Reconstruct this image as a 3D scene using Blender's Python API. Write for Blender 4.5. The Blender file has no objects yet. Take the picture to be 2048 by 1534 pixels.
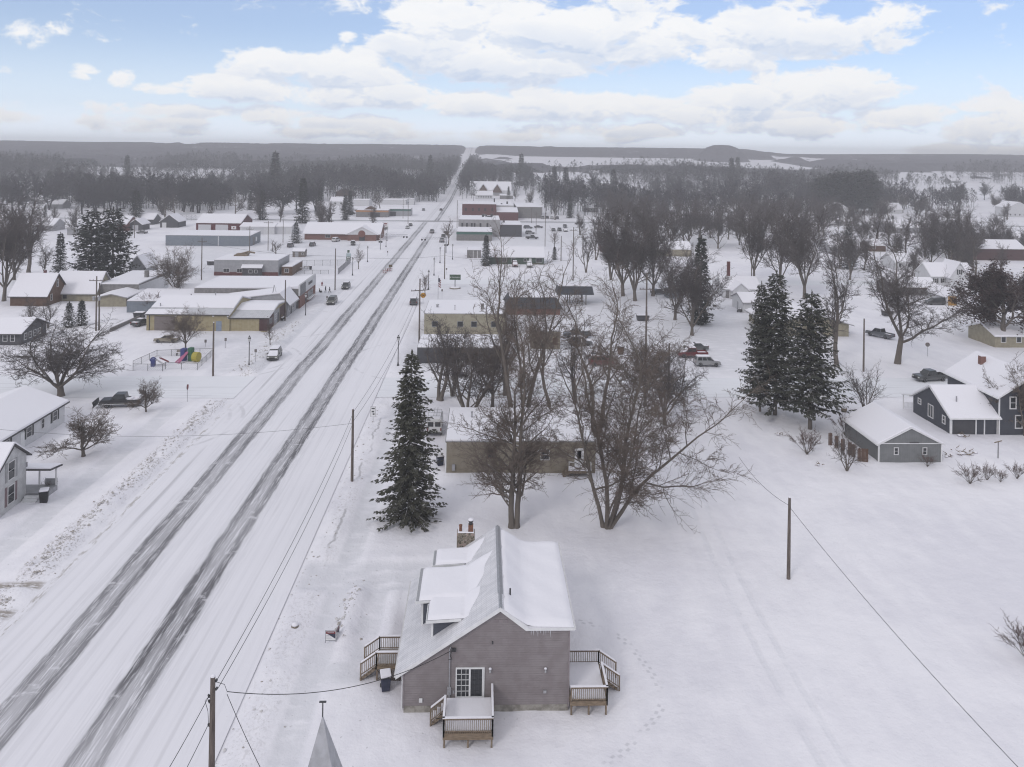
import bpy, bmesh, math, random
import numpy as np
from mathutils import Vector, Matrix
R = math.radians
SC = bpy.context.scene
COL = SC.collection
# ------------------------------------------------------------------ camera model (world Y runs along the highway)
CAM_H, YAW, ROLL, FPX, HOR = 38.0, R(2.08), R(0.8), 1600.0, 308.0
def ramp(v, a, b):
    t = min(1.0, max(0.0, (v - a) / (b - a))); return t * t * (3 - 2 * t)
def crest(X):
    return 47.5 + 4.5 * ramp(X, -900, -100) + 0.5 * ramp(X, 0, 450) - 9.5 * ramp(X, 560, 660) + 4.5 * ramp(X, 720, 1050)
def terrain(X, Y):
    t = max(0.0, Y - 640.0)
    return min(0.0000172 * t * t + 0.022 * t, crest(X))
def ray(px, py):
    u, v = (px - 1024.0) / FPX, (HOR - py) / FPX
    c, s = math.cos(ROLL), math.sin(ROLL)
    return c * u - s * v, s * u + c * v          # lateral, up per metre of depth
def at(px, py, d):
    lx, up = ray(px, py); xr = lx * d
    return Vector((xr * math.cos(YAW) + d * math.sin(YAW), -xr * math.sin(YAW) + d * math.cos(YAW), CAM_H + up * d))
def G(px, py, z=None):
    """where the line of sight of a photo pixel meets the ground (or the level z)"""
    lx, up = ray(px, py)
    if z is not None:
        return at(px, py, (z - CAM_H) / up)
    d = 20.0
    p = at(px, py, d)
    prev = d
    while d < 6000:
        p = at(px, py, d)
        if p.z <= terrain(p.x, p.y): break
        prev = d; d *= 1.03
    lo, hi = prev, d
    for _ in range(24):
        m = 0.5 * (lo + hi); p = at(px, py, m)
        if p.z <= terrain(p.x, p.y): hi = m
        else: lo = m
    p = at(px, py, hi); p.z = terrain(p.x, p.y)
    return p
def depth(P): return P.x * math.sin(YAW) + P.y * math.cos(YAW)
def HT(px, base, top):
    P = G(px, base); d = depth(P)
    return CAM_H + ray(px, top)[1] * d - P.z
def PX(P, n): return n * depth(P) / FPX         # metres of n photo pixels at point P
# ------------------------------------------------------------------ materials
MATS = {}
def mat(name, col=(.5, .5, .5), rough=.7, metal=0, build=None, spec=.3):
    if name in MATS: return MATS[name]
    m = bpy.data.materials.new(name); m.use_nodes = True; MATS[name] = m
    b = m.node_tree.nodes['Principled BSDF']
    b.inputs['Base Color'].default_value = (*col, 1); b.inputs['Roughness'].default_value = rough
    b.inputs['Metallic'].default_value = metal; b.inputs['Specular IOR Level'].default_value = spec
    if build: build(m.node_tree, b)
    return m
class N:
    """small helper to write node trees"""
    def __init__(s, nt): s.nt = nt
    def node(s, t, **kw):
        n = s.nt.nodes.new(t)
        for k, v in kw.items(): setattr(n, k, v)
        return n
    def _set(s, sock, v):
        if v is None: return
        if hasattr(v, 'is_linked') or hasattr(v, 'links'): s.nt.links.new(v, sock)
        else: sock.default_value = v
    def m(s, op, a, b=None, c=None, clamp=False):
        n = s.node('ShaderNodeMath', operation=op, use_clamp=clamp)
        for i, v in enumerate((a, b, c)): s._set(n.inputs[i], v)
        return n.outputs[0]
    def noise(s, vec, scale, detail=3, rough=.55, dist=0, out=0):
        n = s.node('ShaderNodeTexNoise')
        s._set(n.inputs['Vector'], vec); n.inputs['Scale'].default_value = scale
        n.inputs['Detail'].default_value = detail; n.inputs['Roughness'].default_value = rough
        n.inputs['Distortion'].default_value = dist
        return n.outputs[out]
    def mapv(s, vec, scale=(1, 1, 1), loc=(0, 0, 0), rot=(0, 0, 0)):
        n = s.node('ShaderNodeMapping'); s._set(n.inputs[0], vec)
        n.inputs['Scale'].default_value = scale; n.inputs['Location'].default_value = loc; n.inputs['Rotation'].default_value = rot
        return n.outputs[0]
    def geo(s, o='Position'): return s.node('ShaderNodeNewGeometry').outputs[o]
    def obj(s): return s.node('ShaderNodeTexCoord').outputs['Object']
    def sep(s, vec):
        n = s.node('ShaderNodeSeparateXYZ'); s._set(n.inputs[0], vec); return n.outputs
    def step(s, v, lo, hi):
        n = s.node('ShaderNodeMapRange', interpolation_type='SMOOTHSTEP'); s._set(n.inputs[0], v)
        n.inputs[1].default_value = lo; n.inputs[2].default_value = hi
        return n.outputs[0]
    def mix(s, f, a, b):
        n = s.node('ShaderNodeMix', data_type='RGBA')
        s._set(n.inputs['Factor'], f)
        for k, v in ((6, a), (7, b)):
            if isinstance(v, tuple): v = (*v[:3], 1)
            s._set(n.inputs[k], v)
        return n.outputs[2]
    def bump(s, h, strength, dist, b):
        n = s.node('ShaderNodeBump'); n.inputs['Strength'].default_value = strength; n.inputs['Distance'].default_value = dist
        s._set(n.inputs['Height'], h); s.nt.links.new(n.outputs[0], b.inputs['Normal'])
SNOW = (.80, .785, .835)
def mottled(name, c1, c2, scale=2.0, rough=.8, bump=.0, stretch=(1, 1, 1), detail=4, metal=0, lo=.35, hi=.65, spec=.3):
    def bl(nt, b):
        k = N(nt); v = k.mapv(k.obj(), stretch); f = k.noise(v, scale, detail)
        nt.links.new(k.mix(k.step(f, lo, hi), c1, c2), b.inputs['Base Color'])
        if bump: k.bump(f, bump, .03, b)
    return mat(name, c1, rough, metal, bl, spec)
def snow_topped(name, c1, c2, thr=.5, amt=.5, scale=3.0, rough=.9):
    """bark or needles with snow lying on the faces that look up"""
    def bl(nt, b):
        k = N(nt); nz = k.sep(k.geo('True Normal'))[2]
        f = k.noise(k.geo(), scale, 2)
        base = k.mix(k.noise(k.geo(), scale * .35, 2), c1, c2)
        s = k.m('MULTIPLY', k.step(nz, thr, thr + .25), k.step(f, 1 - amt - .08, 1 - amt + .08))
        nt.links.new(k.mix(s, base, SNOW), b.inputs['Base Color'])
    return mat(name, c1, rough, 0, bl, .1)
def siding(name, c, pitch=.15, axis=2, depthv=.35, var=.06, rough=.6, groove=.68):
    """lap siding, vertical boards or courses: grooves every pitch metres along an axis"""
    def bl(nt, b):
        k = N(nt); o = k.obj(); s = k.sep(o)
        fr = k.m('FRACT', k.m('DIVIDE', s[axis], pitch))
        g = k.step(fr, .0, .16)
        v = k.noise(o, 1.3, 4)
        c2 = tuple(max(0, x - var) for x in c)
        base = k.mix(k.step(v, .35, .65), c, c2)
        nt.links.new(k.mix(g, tuple(x * groove for x in c), base), b.inputs['Base Color'])
        k.bump(fr, depthv, .03, b)
    return mat(name, c, rough, 0, bl)
def brick(name, c1, c2, mortar, scale=1.0, bw=.24, bh=.08):
    def bl(nt, b):
        k = N(nt); o = k.obj(); s = k.sep(o)
        cx = k.node('ShaderNodeCombineXYZ')
        nt.links.new(k.m('ADD', s[0], s[1]), cx.inputs[0]); nt.links.new(s[2], cx.inputs[1])
        t = k.node('ShaderNodeTexBrick'); nt.links.new(cx.outputs[0], t.inputs[0])
        t.inputs['Scale'].default_value = scale
        for n_, v in (('Color1', c1), ('Color2', c2), ('Mortar', mortar)): t.inputs[n_].default_value = (*v, 1)
        t.inputs['Brick Width'].default_value = bw; t.inputs['Row Height'].default_value = bh; t.inputs['Mortar Size'].default_value = .012
        nt.links.new(k.mix(k.m('MULTIPLY', k.noise(o, 1.1, 4), .5), t.outputs[0], tuple(x * .7 for x in c1)), b.inputs['Base Color'])
    return mat(name, c1, .85, 0, bl)
# ------------------------------------------------------------------ mesh builder
class MB:
    def __init__(s): s.v = []; s.f = []; s.mi = []; s.cur = 0; s.M = None
    def add(s, vs, fs):
        o = len(s.v)
        if s.M is not None: vs = [tuple(s.M @ Vector(p)) for p in vs]
        s.v.extend(vs); s.f.extend([tuple(o + i for i in f) for f in fs]); s.mi.extend([s.cur] * len(fs)); return s
    def box(s, x0, x1, y0, y1, z0, z1):
        return s.add([(x0, y0, z0), (x1, y0, z0), (x1, y1, z0), (x0, y1, z0), (x0, y0, z1), (x1, y0, z1), (x1, y1, z1), (x0, y1, z1)],
                     [(3, 2, 1, 0), (4, 5, 6, 7), (0, 1, 5, 4), (1, 2, 6, 5), (2, 3, 7, 6), (3, 0, 4, 7)])
    def poly(s, pts): return s.add([tuple(p) for p in pts], [tuple(range(len(pts)))])
    def ext(s, pts, vec):
        """prism: polygon pts swept by vec"""
        n = len(pts); a = [Vector(p) for p in pts]; v = Vector(vec)
        c = Vector((0, 0, 0))
        for i in range(n): c += (a[i]).cross(a[(i + 1) % n])
        if c.dot(v) > 0: a.reverse()
        vs = [tuple(p) for p in a] + [tuple(p + v) for p in a]
        fs = [tuple(range(n)), tuple(reversed(range(n, 2 * n)))]
        fs = [tuple(range(n)), tuple(range(2 * n - 1, n - 1, -1))]
        for i in range(n):
            j = (i + 1) % n; fs.append((i, n + i, n + j, j))
        return s.add(vs, fs)
    def prof_y(s, prof, y0, y1): return s.ext([(x, y0, z) for x, z in prof], (0, y1 - y0, 0))
    def prof_x(s, prof, x0, x1): return s.ext([(x0, y, z) for y, z in prof], (x1 - x0, 0, 0))
    def tube(s, pts, rad, n=6, cap=True):
        pts = [Vector(p) for p in pts]; m = len(pts)
        if not hasattr(rad, '__len__'): rad = [rad] * m
        vs, fs = [], []
        up = None
        for i, p in enumerate(pts):
            d = (pts[min(i + 1, m - 1)] - pts[max(i - 1, 0)])
            d = d.normalized() if d.length > 1e-9 else Vector((0, 0, 1))
            if up is None: up = d.orthogonal().normalized()
            else:
                up = up - d * up.dot(d)
                up = up.normalized() if up.length > 1e-6 else d.orthogonal().normalized()
            w = d.cross(up)
            for k in range(n):
                a = 2 * math.pi * k / n
                vs.append(tuple(p + (up * math.cos(a) + w * math.sin(a)) * rad[i]))
        for i in range(m - 1):
            for k in range(n):
                l = (k + 1) % n
                fs.append((i * n + k, i * n + l, (i + 1) * n + l, (i + 1) * n + k))
        if cap: fs.append(tuple(reversed(range(n)))); fs.append(tuple(range((m - 1) * n, m * n)))
        return s.add(vs, fs)
    def lathe(s, prof, n=10, c=(0, 0, 0)):
        """prof: list of (r,z)"""
        vs, fs = [], []
        for r, z in prof:
            for k in range(n):
                a = 2 * math.pi * k / n; vs.append((c[0] + r * math.cos(a), c[1] + r * math.sin(a), c[2] + z))
        for i in range(len(prof) - 1):
            for k in range(n):
                l = (k + 1) % n; fs.append((i * n + k, i * n + l, (i + 1) * n + l, (i + 1) * n + k))
        fs.append(tuple(reversed(range(n)))); fs.append(tuple(range((len(prof) - 1) * n, len(prof) * n)))
        return s.add(vs, fs)
    def mesh(s, name, mats, smooth=False, bevel=0, bseg=1):
        me = bpy.data.meshes.new(name)
        me.from_pydata(s.v, [], s.f)
        for m in (mats if isinstance(mats, (list, tuple)) else [mats]): me.materials.append(m)
        if any(s.mi): me.polygons.foreach_set('material_index', s.mi)
        if bevel:
            bm = bmesh.new(); bm.from_mesh(me); bmesh.ops.remove_doubles(bm, verts=bm.verts, dist=1e-4)
            bmesh.ops.bevel(bm, geom=[e for e in bm.edges if len(e.link_faces) == 2 and e.calc_face_angle(0) > .5], offset=bevel, segments=bseg, affect='EDGES', profile=.6)
            bm.to_mesh(me); bm.free()
        if smooth: me.polygons.foreach_set('use_smooth', [True] * len(me.polygons))
        me.update(); return me
    def build(s, name, mats, parent=None, **kw):
        return link(name, s.mesh(name, mats, **kw), parent)
def link(name, me, parent=None, loc=None, rz=None):
    o = bpy.data.objects.new(name, me); COL.objects.link(o)
    if parent is not None: o.parent = parent
    if loc is not None: o.location = loc
    if rz is not None: o.rotation_euler = (0, 0, rz)
    return o
def tag(o, label=None, cat=None, group=None, kind=None):
    if label: o['label'] = label
    if cat: o['category'] = cat
    if group: o['group'] = group
    if kind: o['kind'] = kind
    return o
def thing(name, label, cat, loc=(0, 0, 0), rz=0, group=None):
    o = bpy.data.objects.new(name, None); COL.objects.link(o)
    o.location = loc; o.rotation_euler = (0, 0, rz); o.empty_display_size = .3
    return tag(o, label, cat, group)
def B(x0, x1, y0, y1, z0, z1): return MB().box(x0, x1, y0, y1, z0, z1)
CHILDREN = {}
def copy_tree(root, label=None, loc=None, rz=None, scale=None, group=None):
    """copy of a thing with copies of its parts and sub-parts (mesh data shared)"""
    def kids(o):
        if o.name not in CHILDREN: CHILDREN[o.name] = [c for c in COL.objects if c.parent == o]
        return CHILDREN[o.name]
    def rec(o, par):
        c = o.copy(); COL.objects.link(c)
        if par is not None: c.parent = par
        for k_ in kids(o): rec(k_, c)
        return c
    r = rec(root, None)
    if label: r['label'] = label
    if group: r['group'] = group
    if loc is not None: r.location = loc
    if rz is not None: r.rotation_euler = (0, 0, rz)
    if scale is not None: r.scale = scale if hasattr(scale, '__len__') else (scale,) * 3
    return r
# ------------------------------------------------------------------ numpy value noise
_rng = np.random.RandomState(11)
_tab = _rng.rand(256, 256)
def vnoise(x, y, oct=3):
    out = np.zeros_like(x); amp = 1.0; tot = 0
    for o in range(oct):
        xi = np.floor(x).astype(int); yi = np.floor(y).astype(int); fx = x - xi; fy = y - yi
        fx = fx * fx * (3 - 2 * fx); fy = fy * fy * (3 - 2 * fy)
        a = _tab[xi & 255, yi & 255]; b = _tab[(xi + 1) & 255, yi & 255]; c = _tab[xi & 255, (yi + 1) & 255]; d = _tab[(xi + 1) & 255, (yi + 1) & 255]
        out += amp * ((a * (1 - fx) + b * fx) * (1 - fy) + (c * (1 - fx) + d * fx) * fy); tot += amp
        amp *= .5; x = x * 2.03 + 17.3; y = y * 2.03 + 5.1
    return out / tot
def sstep(v, a, b):
    t = np.clip((v - a) / (b - a), 0, 1); return t * t * (3 - 2 * t)
def band(v, a, b, w): return sstep(v, a - w, a + w) * (1 - sstep(v, b - w, b + w))
def T_np(X, Y):
    t = np.maximum(0, Y - 640.0)
    return np.minimum(0.0000172 * t * t + 0.022 * t, 47.5 + 4.5 * sstep(X, -900, -100) + 0.5 * sstep(X, 0, 450) - 9.5 * sstep(X, 560, 660) + 4.5 * sstep(X, 720, 1050))
def grid_mesh(name, xs, ys, Z, mats):
    nx, ny = len(xs), len(ys)
    X, Y = np.meshgrid(xs, ys)
    co = np.stack([X, Y, Z], -1).reshape(-1, 3)
    i = np.arange(nx * ny).reshape(ny, nx)
    q = np.stack([i[:-1, :-1], i[:-1, 1:], i[1:, 1:], i[1:, :-1]], -1).reshape(-1, 4)
    me = bpy.data.meshes.new(name)
    me.vertices.add(len(co)); me.vertices.foreach_set('co', co.ravel())
    me.loops.add(q.size); me.loops.foreach_set('vertex_index', q.ravel())
    me.polygons.add(len(q)); me.polygons.foreach_set('loop_start', np.arange(0, q.size, 4)); me.polygons.foreach_set('loop_total', np.full(len(q), 4))
    me.polygons.foreach_set('use_smooth', np.ones(len(q), bool))
    me.materials.append(mats); me.update(); me.validate(); return me
def axis(fine0, fine1, step, far0, far1, g):
    a = list(np.arange(fine0, fine1 + 1e-6, step)); s = step
    while a[-1] < far1: s *= g; a.append(min(far1, a[-1] + s))
    s = step; pre = []
    v = fine0
    while v > far0: s *= g; v = max(far0, v - s); pre.append(v)
    return np.array(pre[::-1] + a)
# ------------------------------------------------------------------ snow ground
def snow_mat(nt, b):
    k = N(nt); p = k.geo(); s = k.sep(p); X, Y = s[0], s[1]
    big = k.noise(p, .05, 3); mid = k.noise(p, .6, 4); fine = k.noise(p, 5.0, 3)
    base = k.mix(k.step(k.m('ADD', k.m('MULTIPLY', big, .6), k.m('MULTIPLY', k.noise(k.mapv(p, (1, .35, 1), (0, 0, 0), (0, 0, .5)), .5, 5, .6), .4)), .36, .62), (.745, .728, .782), (.845, .826, .868))
    # grit and leaf litter thrown up along the plough banks
    bankL = k.m('MULTIPLY', k.step(X, -41.2, -40.0), k.m('SUBTRACT', 1, k.step(X, -38.4, -37.6)))
    bankR = k.m('MULTIPLY', k.step(X, -16.2, -15.2), k.m('SUBTRACT', 1, k.step(X, -13.6, -12.6)))
    near = k.m('SUBTRACT', 1, k.step(Y, 150, 200))
    clump = k.step(k.noise(k.mapv(p, (1, .7, 1)), 4.2, 5, .7), .50, .60)
    zone = k.step(k.noise(k.mapv(p, (.6, .12, 1)), 1.0, 2), .42, .56)
    g = k.m('MULTIPLY', k.m('MULTIPLY', k.m('ADD', k.m('MULTIPLY', bankL, .75), k.m('MULTIPLY', bankR, .2)), near), k.m('MULTIPLY', clump, zone))
    base = k.mix(g, base, (.30, .27, .25))
    # trodden and cleared strips: pavements, the drive beside the near house, yards
    def strip(x0, x1, y0, y1, w_):
        fx_ = k.m('MULTIPLY', k.step(X, x0 - w_, x0 + w_), k.m('SUBTRACT', 1, k.step(X, x1 - w_, x1 + w_)))
        return k.m('MULTIPLY', fx_, k.m('MULTIPLY', k.step(Y, y0 - w_, y0 + w_), k.m('SUBTRACT', 1, k.step(Y, y1 - w_, y1 + w_))))
    cl_ = None
    for q in ((-46.2, -43.7, 30, 120, .25), (-12.9, -10.9, 30, 121, .25), (-15.5, -1.5, 69.8, 74.6, .5), (-9.4, -7.7, 58, 70, .3), (-11.5, -8.0, 57.4, 59.9, .3), (-46.5, -37, 139, 165, 1.5), (-60, -37, 160, 169, 1.5), (-47, -37.4, 165, 240, .8), (10, 60, 138, 160, 4), (-72, -46, 250, 330, 3), (-110, -50, 225, 430, 6), (-14, 70, 140, 235, 5), (-12, 110, 330, 460, 6)):
        m_ = strip(*q); cl_ = m_ if cl_ is None else k.m('MAXIMUM', cl_, m_)
    cl_ = k.m('MULTIPLY', cl_, k.step(k.noise(k.mapv(p, (.5, 1.1, 1)), .8, 4), .25, .55))
    base = k.mix(k.m('MULTIPLY', cl_, .75), base, (.665, .66, .70))
    # brown wheel marks where the left drive crosses the bank
    mud = None
    for y_ in (66.4, 70.6):
        d_ = k.m('ABSOLUTE', k.m('SUBTRACT', k.m('ADD', Y, k.m('MULTIPLY', k.noise(k.mapv(p, (.2, .05, 1)), 1, 2), 1.2)), y_ + .6)); m_ = k.m('SUBTRACT', 1, k.step(d_, .25, .95)); mud = m_ if mud is None else k.m('MAXIMUM', mud, m_)
    mud = k.m('MULTIPLY', k.m('MULTIPLY', mud, k.step(k.noise(k.mapv(p, (.6, 2, 1)), 1.4, 5, .7), .36, .52)), k.m('MULTIPLY', k.step(X, -54, -42), k.m('SUBTRACT', 1, k.step(X, -38.2, -37))))
    base = k.mix(k.m('MULTIPLY', mud, .8), base, (.24, .20, .16))
    # shade under the bank edge beside the right-hand pavement, painted as a dark line
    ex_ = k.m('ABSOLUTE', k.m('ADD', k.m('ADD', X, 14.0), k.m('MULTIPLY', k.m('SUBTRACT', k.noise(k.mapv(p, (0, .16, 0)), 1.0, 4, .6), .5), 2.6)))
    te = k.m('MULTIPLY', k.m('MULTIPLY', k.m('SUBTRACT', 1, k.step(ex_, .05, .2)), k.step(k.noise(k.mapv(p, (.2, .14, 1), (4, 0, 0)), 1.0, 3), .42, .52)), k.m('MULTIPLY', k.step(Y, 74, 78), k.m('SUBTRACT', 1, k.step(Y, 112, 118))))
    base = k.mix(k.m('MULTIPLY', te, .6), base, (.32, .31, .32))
    # footprints tramped round the near house
    ex2, ey2 = k.m('DIVIDE', k.m('SUBTRACT', X, 2.2), 10.9), k.m('DIVIDE', k.m('SUBTRACT', Y, 57.5), 9.2)
    ang = k.m('ARCTAN2', ey2, ex2); rr2 = k.m('ADD', k.m('SQRT', k.m('ADD', k.m('MULTIPLY', ex2, ex2), k.m('MULTIPLY', ey2, ey2))), k.m('MULTIPLY', k.m('SINE', k.m('MULTIPLY', ang, 7)), .02))
    foot = None
    for ph_, of_ in ((0, .985), (.5, 1.015)):
        f1 = k.m('MULTIPLY', k.m('SUBTRACT', 1, k.step(k.m('ABSOLUTE', k.m('SUBTRACT', rr2, of_)), .006, .016)), k.m('SUBTRACT', 1, k.step(k.m('ABSOLUTE', k.m('SUBTRACT', k.m('FRACT', k.m('ADD', k.m('MULTIPLY', ang, 12.5), ph_)), .5)), .14, .26)))
        foot = f1 if foot is None else k.m('MAXIMUM', foot, f1)
    foot = k.m('MULTIPLY', k.m('MULTIPLY', foot, k.step(X, -4, 0)), k.step(k.noise(p, .4, 2), .35, .5))
    base = k.mix(k.m('MULTIPLY', foot, .5), base, (.5, .495, .53))
    # scattered specks
    sp = k.m('MULTIPLY', k.step(k.noise(p, 3.3, 2), .69, .73), k.m('MULTIPLY', k.m('SUBTRACT', 1, k.step(X, -2, 10)), near))
    base = k.mix(k.m('MULTIPLY', sp, .35), base, (.3, .29, .29))
    # two faint wheel ruts wandering over the open lot on the right
    yy = k.m('SUBTRACT', Y, 62.0)
    cx = k.m('ADD', k.m('ADD', 22.6, k.m('MULTIPLY', yy, .02)), k.m('MULTIPLY', k.m('MULTIPLY', yy, yy), .0016))
    dx = k.m('ABSOLUTE', k.m('SUBTRACT', k.m('ABSOLUTE', k.m('SUBTRACT', X, cx)), .85))
    rut = k.m('MULTIPLY', k.m('SUBTRACT', 1, k.step(dx, .1, .38)), k.m('SUBTRACT', 1, k.step(Y, 96, 112)))
    rut2 = k.m('MULTIPLY', rut, k.step(k.noise(p, .35, 3), .3, .55))
    base = k.mix(k.m('MULTIPLY', rut2, .35), base, (.66, .66, .71))
    nt.links.new(base, b.inputs['Base Color'])
    h = k.m('ADD', k.m('ADD', k.m('MULTIPLY', mid, 1.3), k.m('MULTIPLY', fine, .2)), k.m('MULTIPLY', rut2, -.35))
    k.bump(h, .5, .25, b)
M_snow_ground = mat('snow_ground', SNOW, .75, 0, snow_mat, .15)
M_snow = mat('snow', SNOW, .75, 0, lambda nt, b: N(nt).bump(N(nt).noise(N(nt).geo(), 1.6, 3), .25, .15, b), .15)
xs = axis(-62, 48, .5, -1900, 1900, 1.045); ys = axis(28, 142, .5, -60, 1980, 1.03)
X, Y = np.meshgrid(xs, ys)
Z = T_np(X, Y)
nearf = 1 - sstep(Y, 150, 260)
und = (vnoise(X * .09, Y * .09, 3) - .5) * .22 + (vnoise(X * .5 + 9, Y * .5, 3) - .5) * .14
lump = vnoise(X * .8 + 3, Y * .8, 3)
side = band(Y, 122, 137, 1.2)
lump2 = vnoise(X * 2.3, Y * 1.5, 3)
bl = (band(X, -42.4, -38.2, .7) * .2 + band(X, -40.6, -38.3, .45) * (.12 + .75 * np.maximum(0, lump2 - .3))) * (1 - side)
bl *= 1 - .9 * np.maximum(band(Y, 65.6, 68.2, .4), band(Y, 70.0, 72.4, .4))
br = band(X, -15.9, -13.6, .5) * (.10 + .35 * np.maximum(0, lump - .4)) * (1 - side)
walk = band(X, -46.2, -43.6, .3) + band(X, -12.9, -10.9, .3)
Zn = und + bl + br - .20 * np.minimum(1, walk) * (1 - side)
# drifts round the sunny-side walk of the near house
Zn += .45 * band(X, -11.2, -9.6, .5) * band(Y, 62.5, 71.5, .9) * (.6 + lump * .8) + .3 * band(X, -7.4, -6.4, .4) * band(Y, 61, 70, .9) * (.5 + lump)
dr_ = band(X, -15.5, -1.5, .4) * band(Y, 69.8, 74.6, .4); Zn = Zn * (1 - .85 * dr_) - .10 * dr_
Zn -= .15 * band(X, -9.4, -7.6, .3) * band(Y, 58.5, 73, .8)
Zn += .25 * band(X, -40, 60, 4) * band(Y, 74.4, 76.2, .5) * (lump * .8) * band(X, -11, -2, .6)
road = band(X, -37.9, -15.8, .15)
st_ = np.clip(band(Y, 123.3 + np.maximum(0, X) * .012, 136 + np.maximum(0, X) * .012, .9) + band(Y, 232 + .034 * X, 241.5 + .034 * X, 1.2) * (X > -16), 0, 1)
Z += Zn * nearf * (1 - road) * (1 - st_)
Z -= .05 * road + .02 * st_
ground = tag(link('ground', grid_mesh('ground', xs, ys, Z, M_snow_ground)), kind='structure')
def clods(name, n, seed, fx, m, kind='stuff'):
    rs = np.random.RandomState(seed); V = []; F = []; o = 0
    base = np.array([(1, 0, 0), (.3, .95, 0), (-.8, .6, 0), (-.8, -.6, 0), (.3, -.95, 0), (.1, .1, .75), (-.2, -.1, .7)])
    faces = [(0, 1, 5), (1, 2, 5), (2, 6, 5), (2, 3, 6), (3, 4, 6), (4, 0, 5), (4, 5, 6)]
    for i in range(n):
        x, y, s = fx(rs)
        q = base * s * rs.uniform(.7, 1.3, (7, 3)); a = rs.uniform(0, 6.28); c, sn = math.cos(a), math.sin(a)
        q = np.stack([q[:, 0] * c - q[:, 1] * sn + x, q[:, 0] * sn + q[:, 1] * c + y, q[:, 2]], -1); V.append((q, x, y)); F.extend([tuple(o + j for j in f) for f in faces]); o += 7
    pts = []
    for q, x, y in V:
        j = int(np.clip(np.searchsorted(ys, y), 1, len(ys) - 1)); i = int(np.clip(np.searchsorted(xs, x), 1, len(xs) - 1)); q[:, 2] += Z[j, i] - .03; pts.extend(map(tuple, q))
    me = bpy.data.meshes.new(name); me.from_pydata(pts, [], F); me.materials.append(m); return tag(link(name, me), kind=kind)
M_clod = mottled('dirty_snow', (.60, .59, .60), (.34, .31, .29), 1.4, .9, .2)
def _l(rs):
    y = 44 + 78 * rs.rand(); return -39.3 + rs.normal() * .55, y, .03 + .15 * rs.rand() ** 3
def _r(rs):
    y = 46 + 74 * rs.rand(); return -14.6 + rs.normal() * .8, y, .04 + .12 * rs.rand() ** 3
def _p(rs): return -10.4 + rs.normal() * .5, 62.5 + 9 * rs.rand(), .05 + .16 * rs.rand() ** 3
def _w(rs):
    y = 138 + 40 * rs.rand(); return -41.0 + rs.normal() * .9, y, .08 + .2 * rs.rand() ** 3
for i_, (n_, f_) in enumerate(((3000, _l), (320, _r), (120, _p), (260, _w))): clods('snow_clods', n_, 30 + i_, f_, M_clod)
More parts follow.
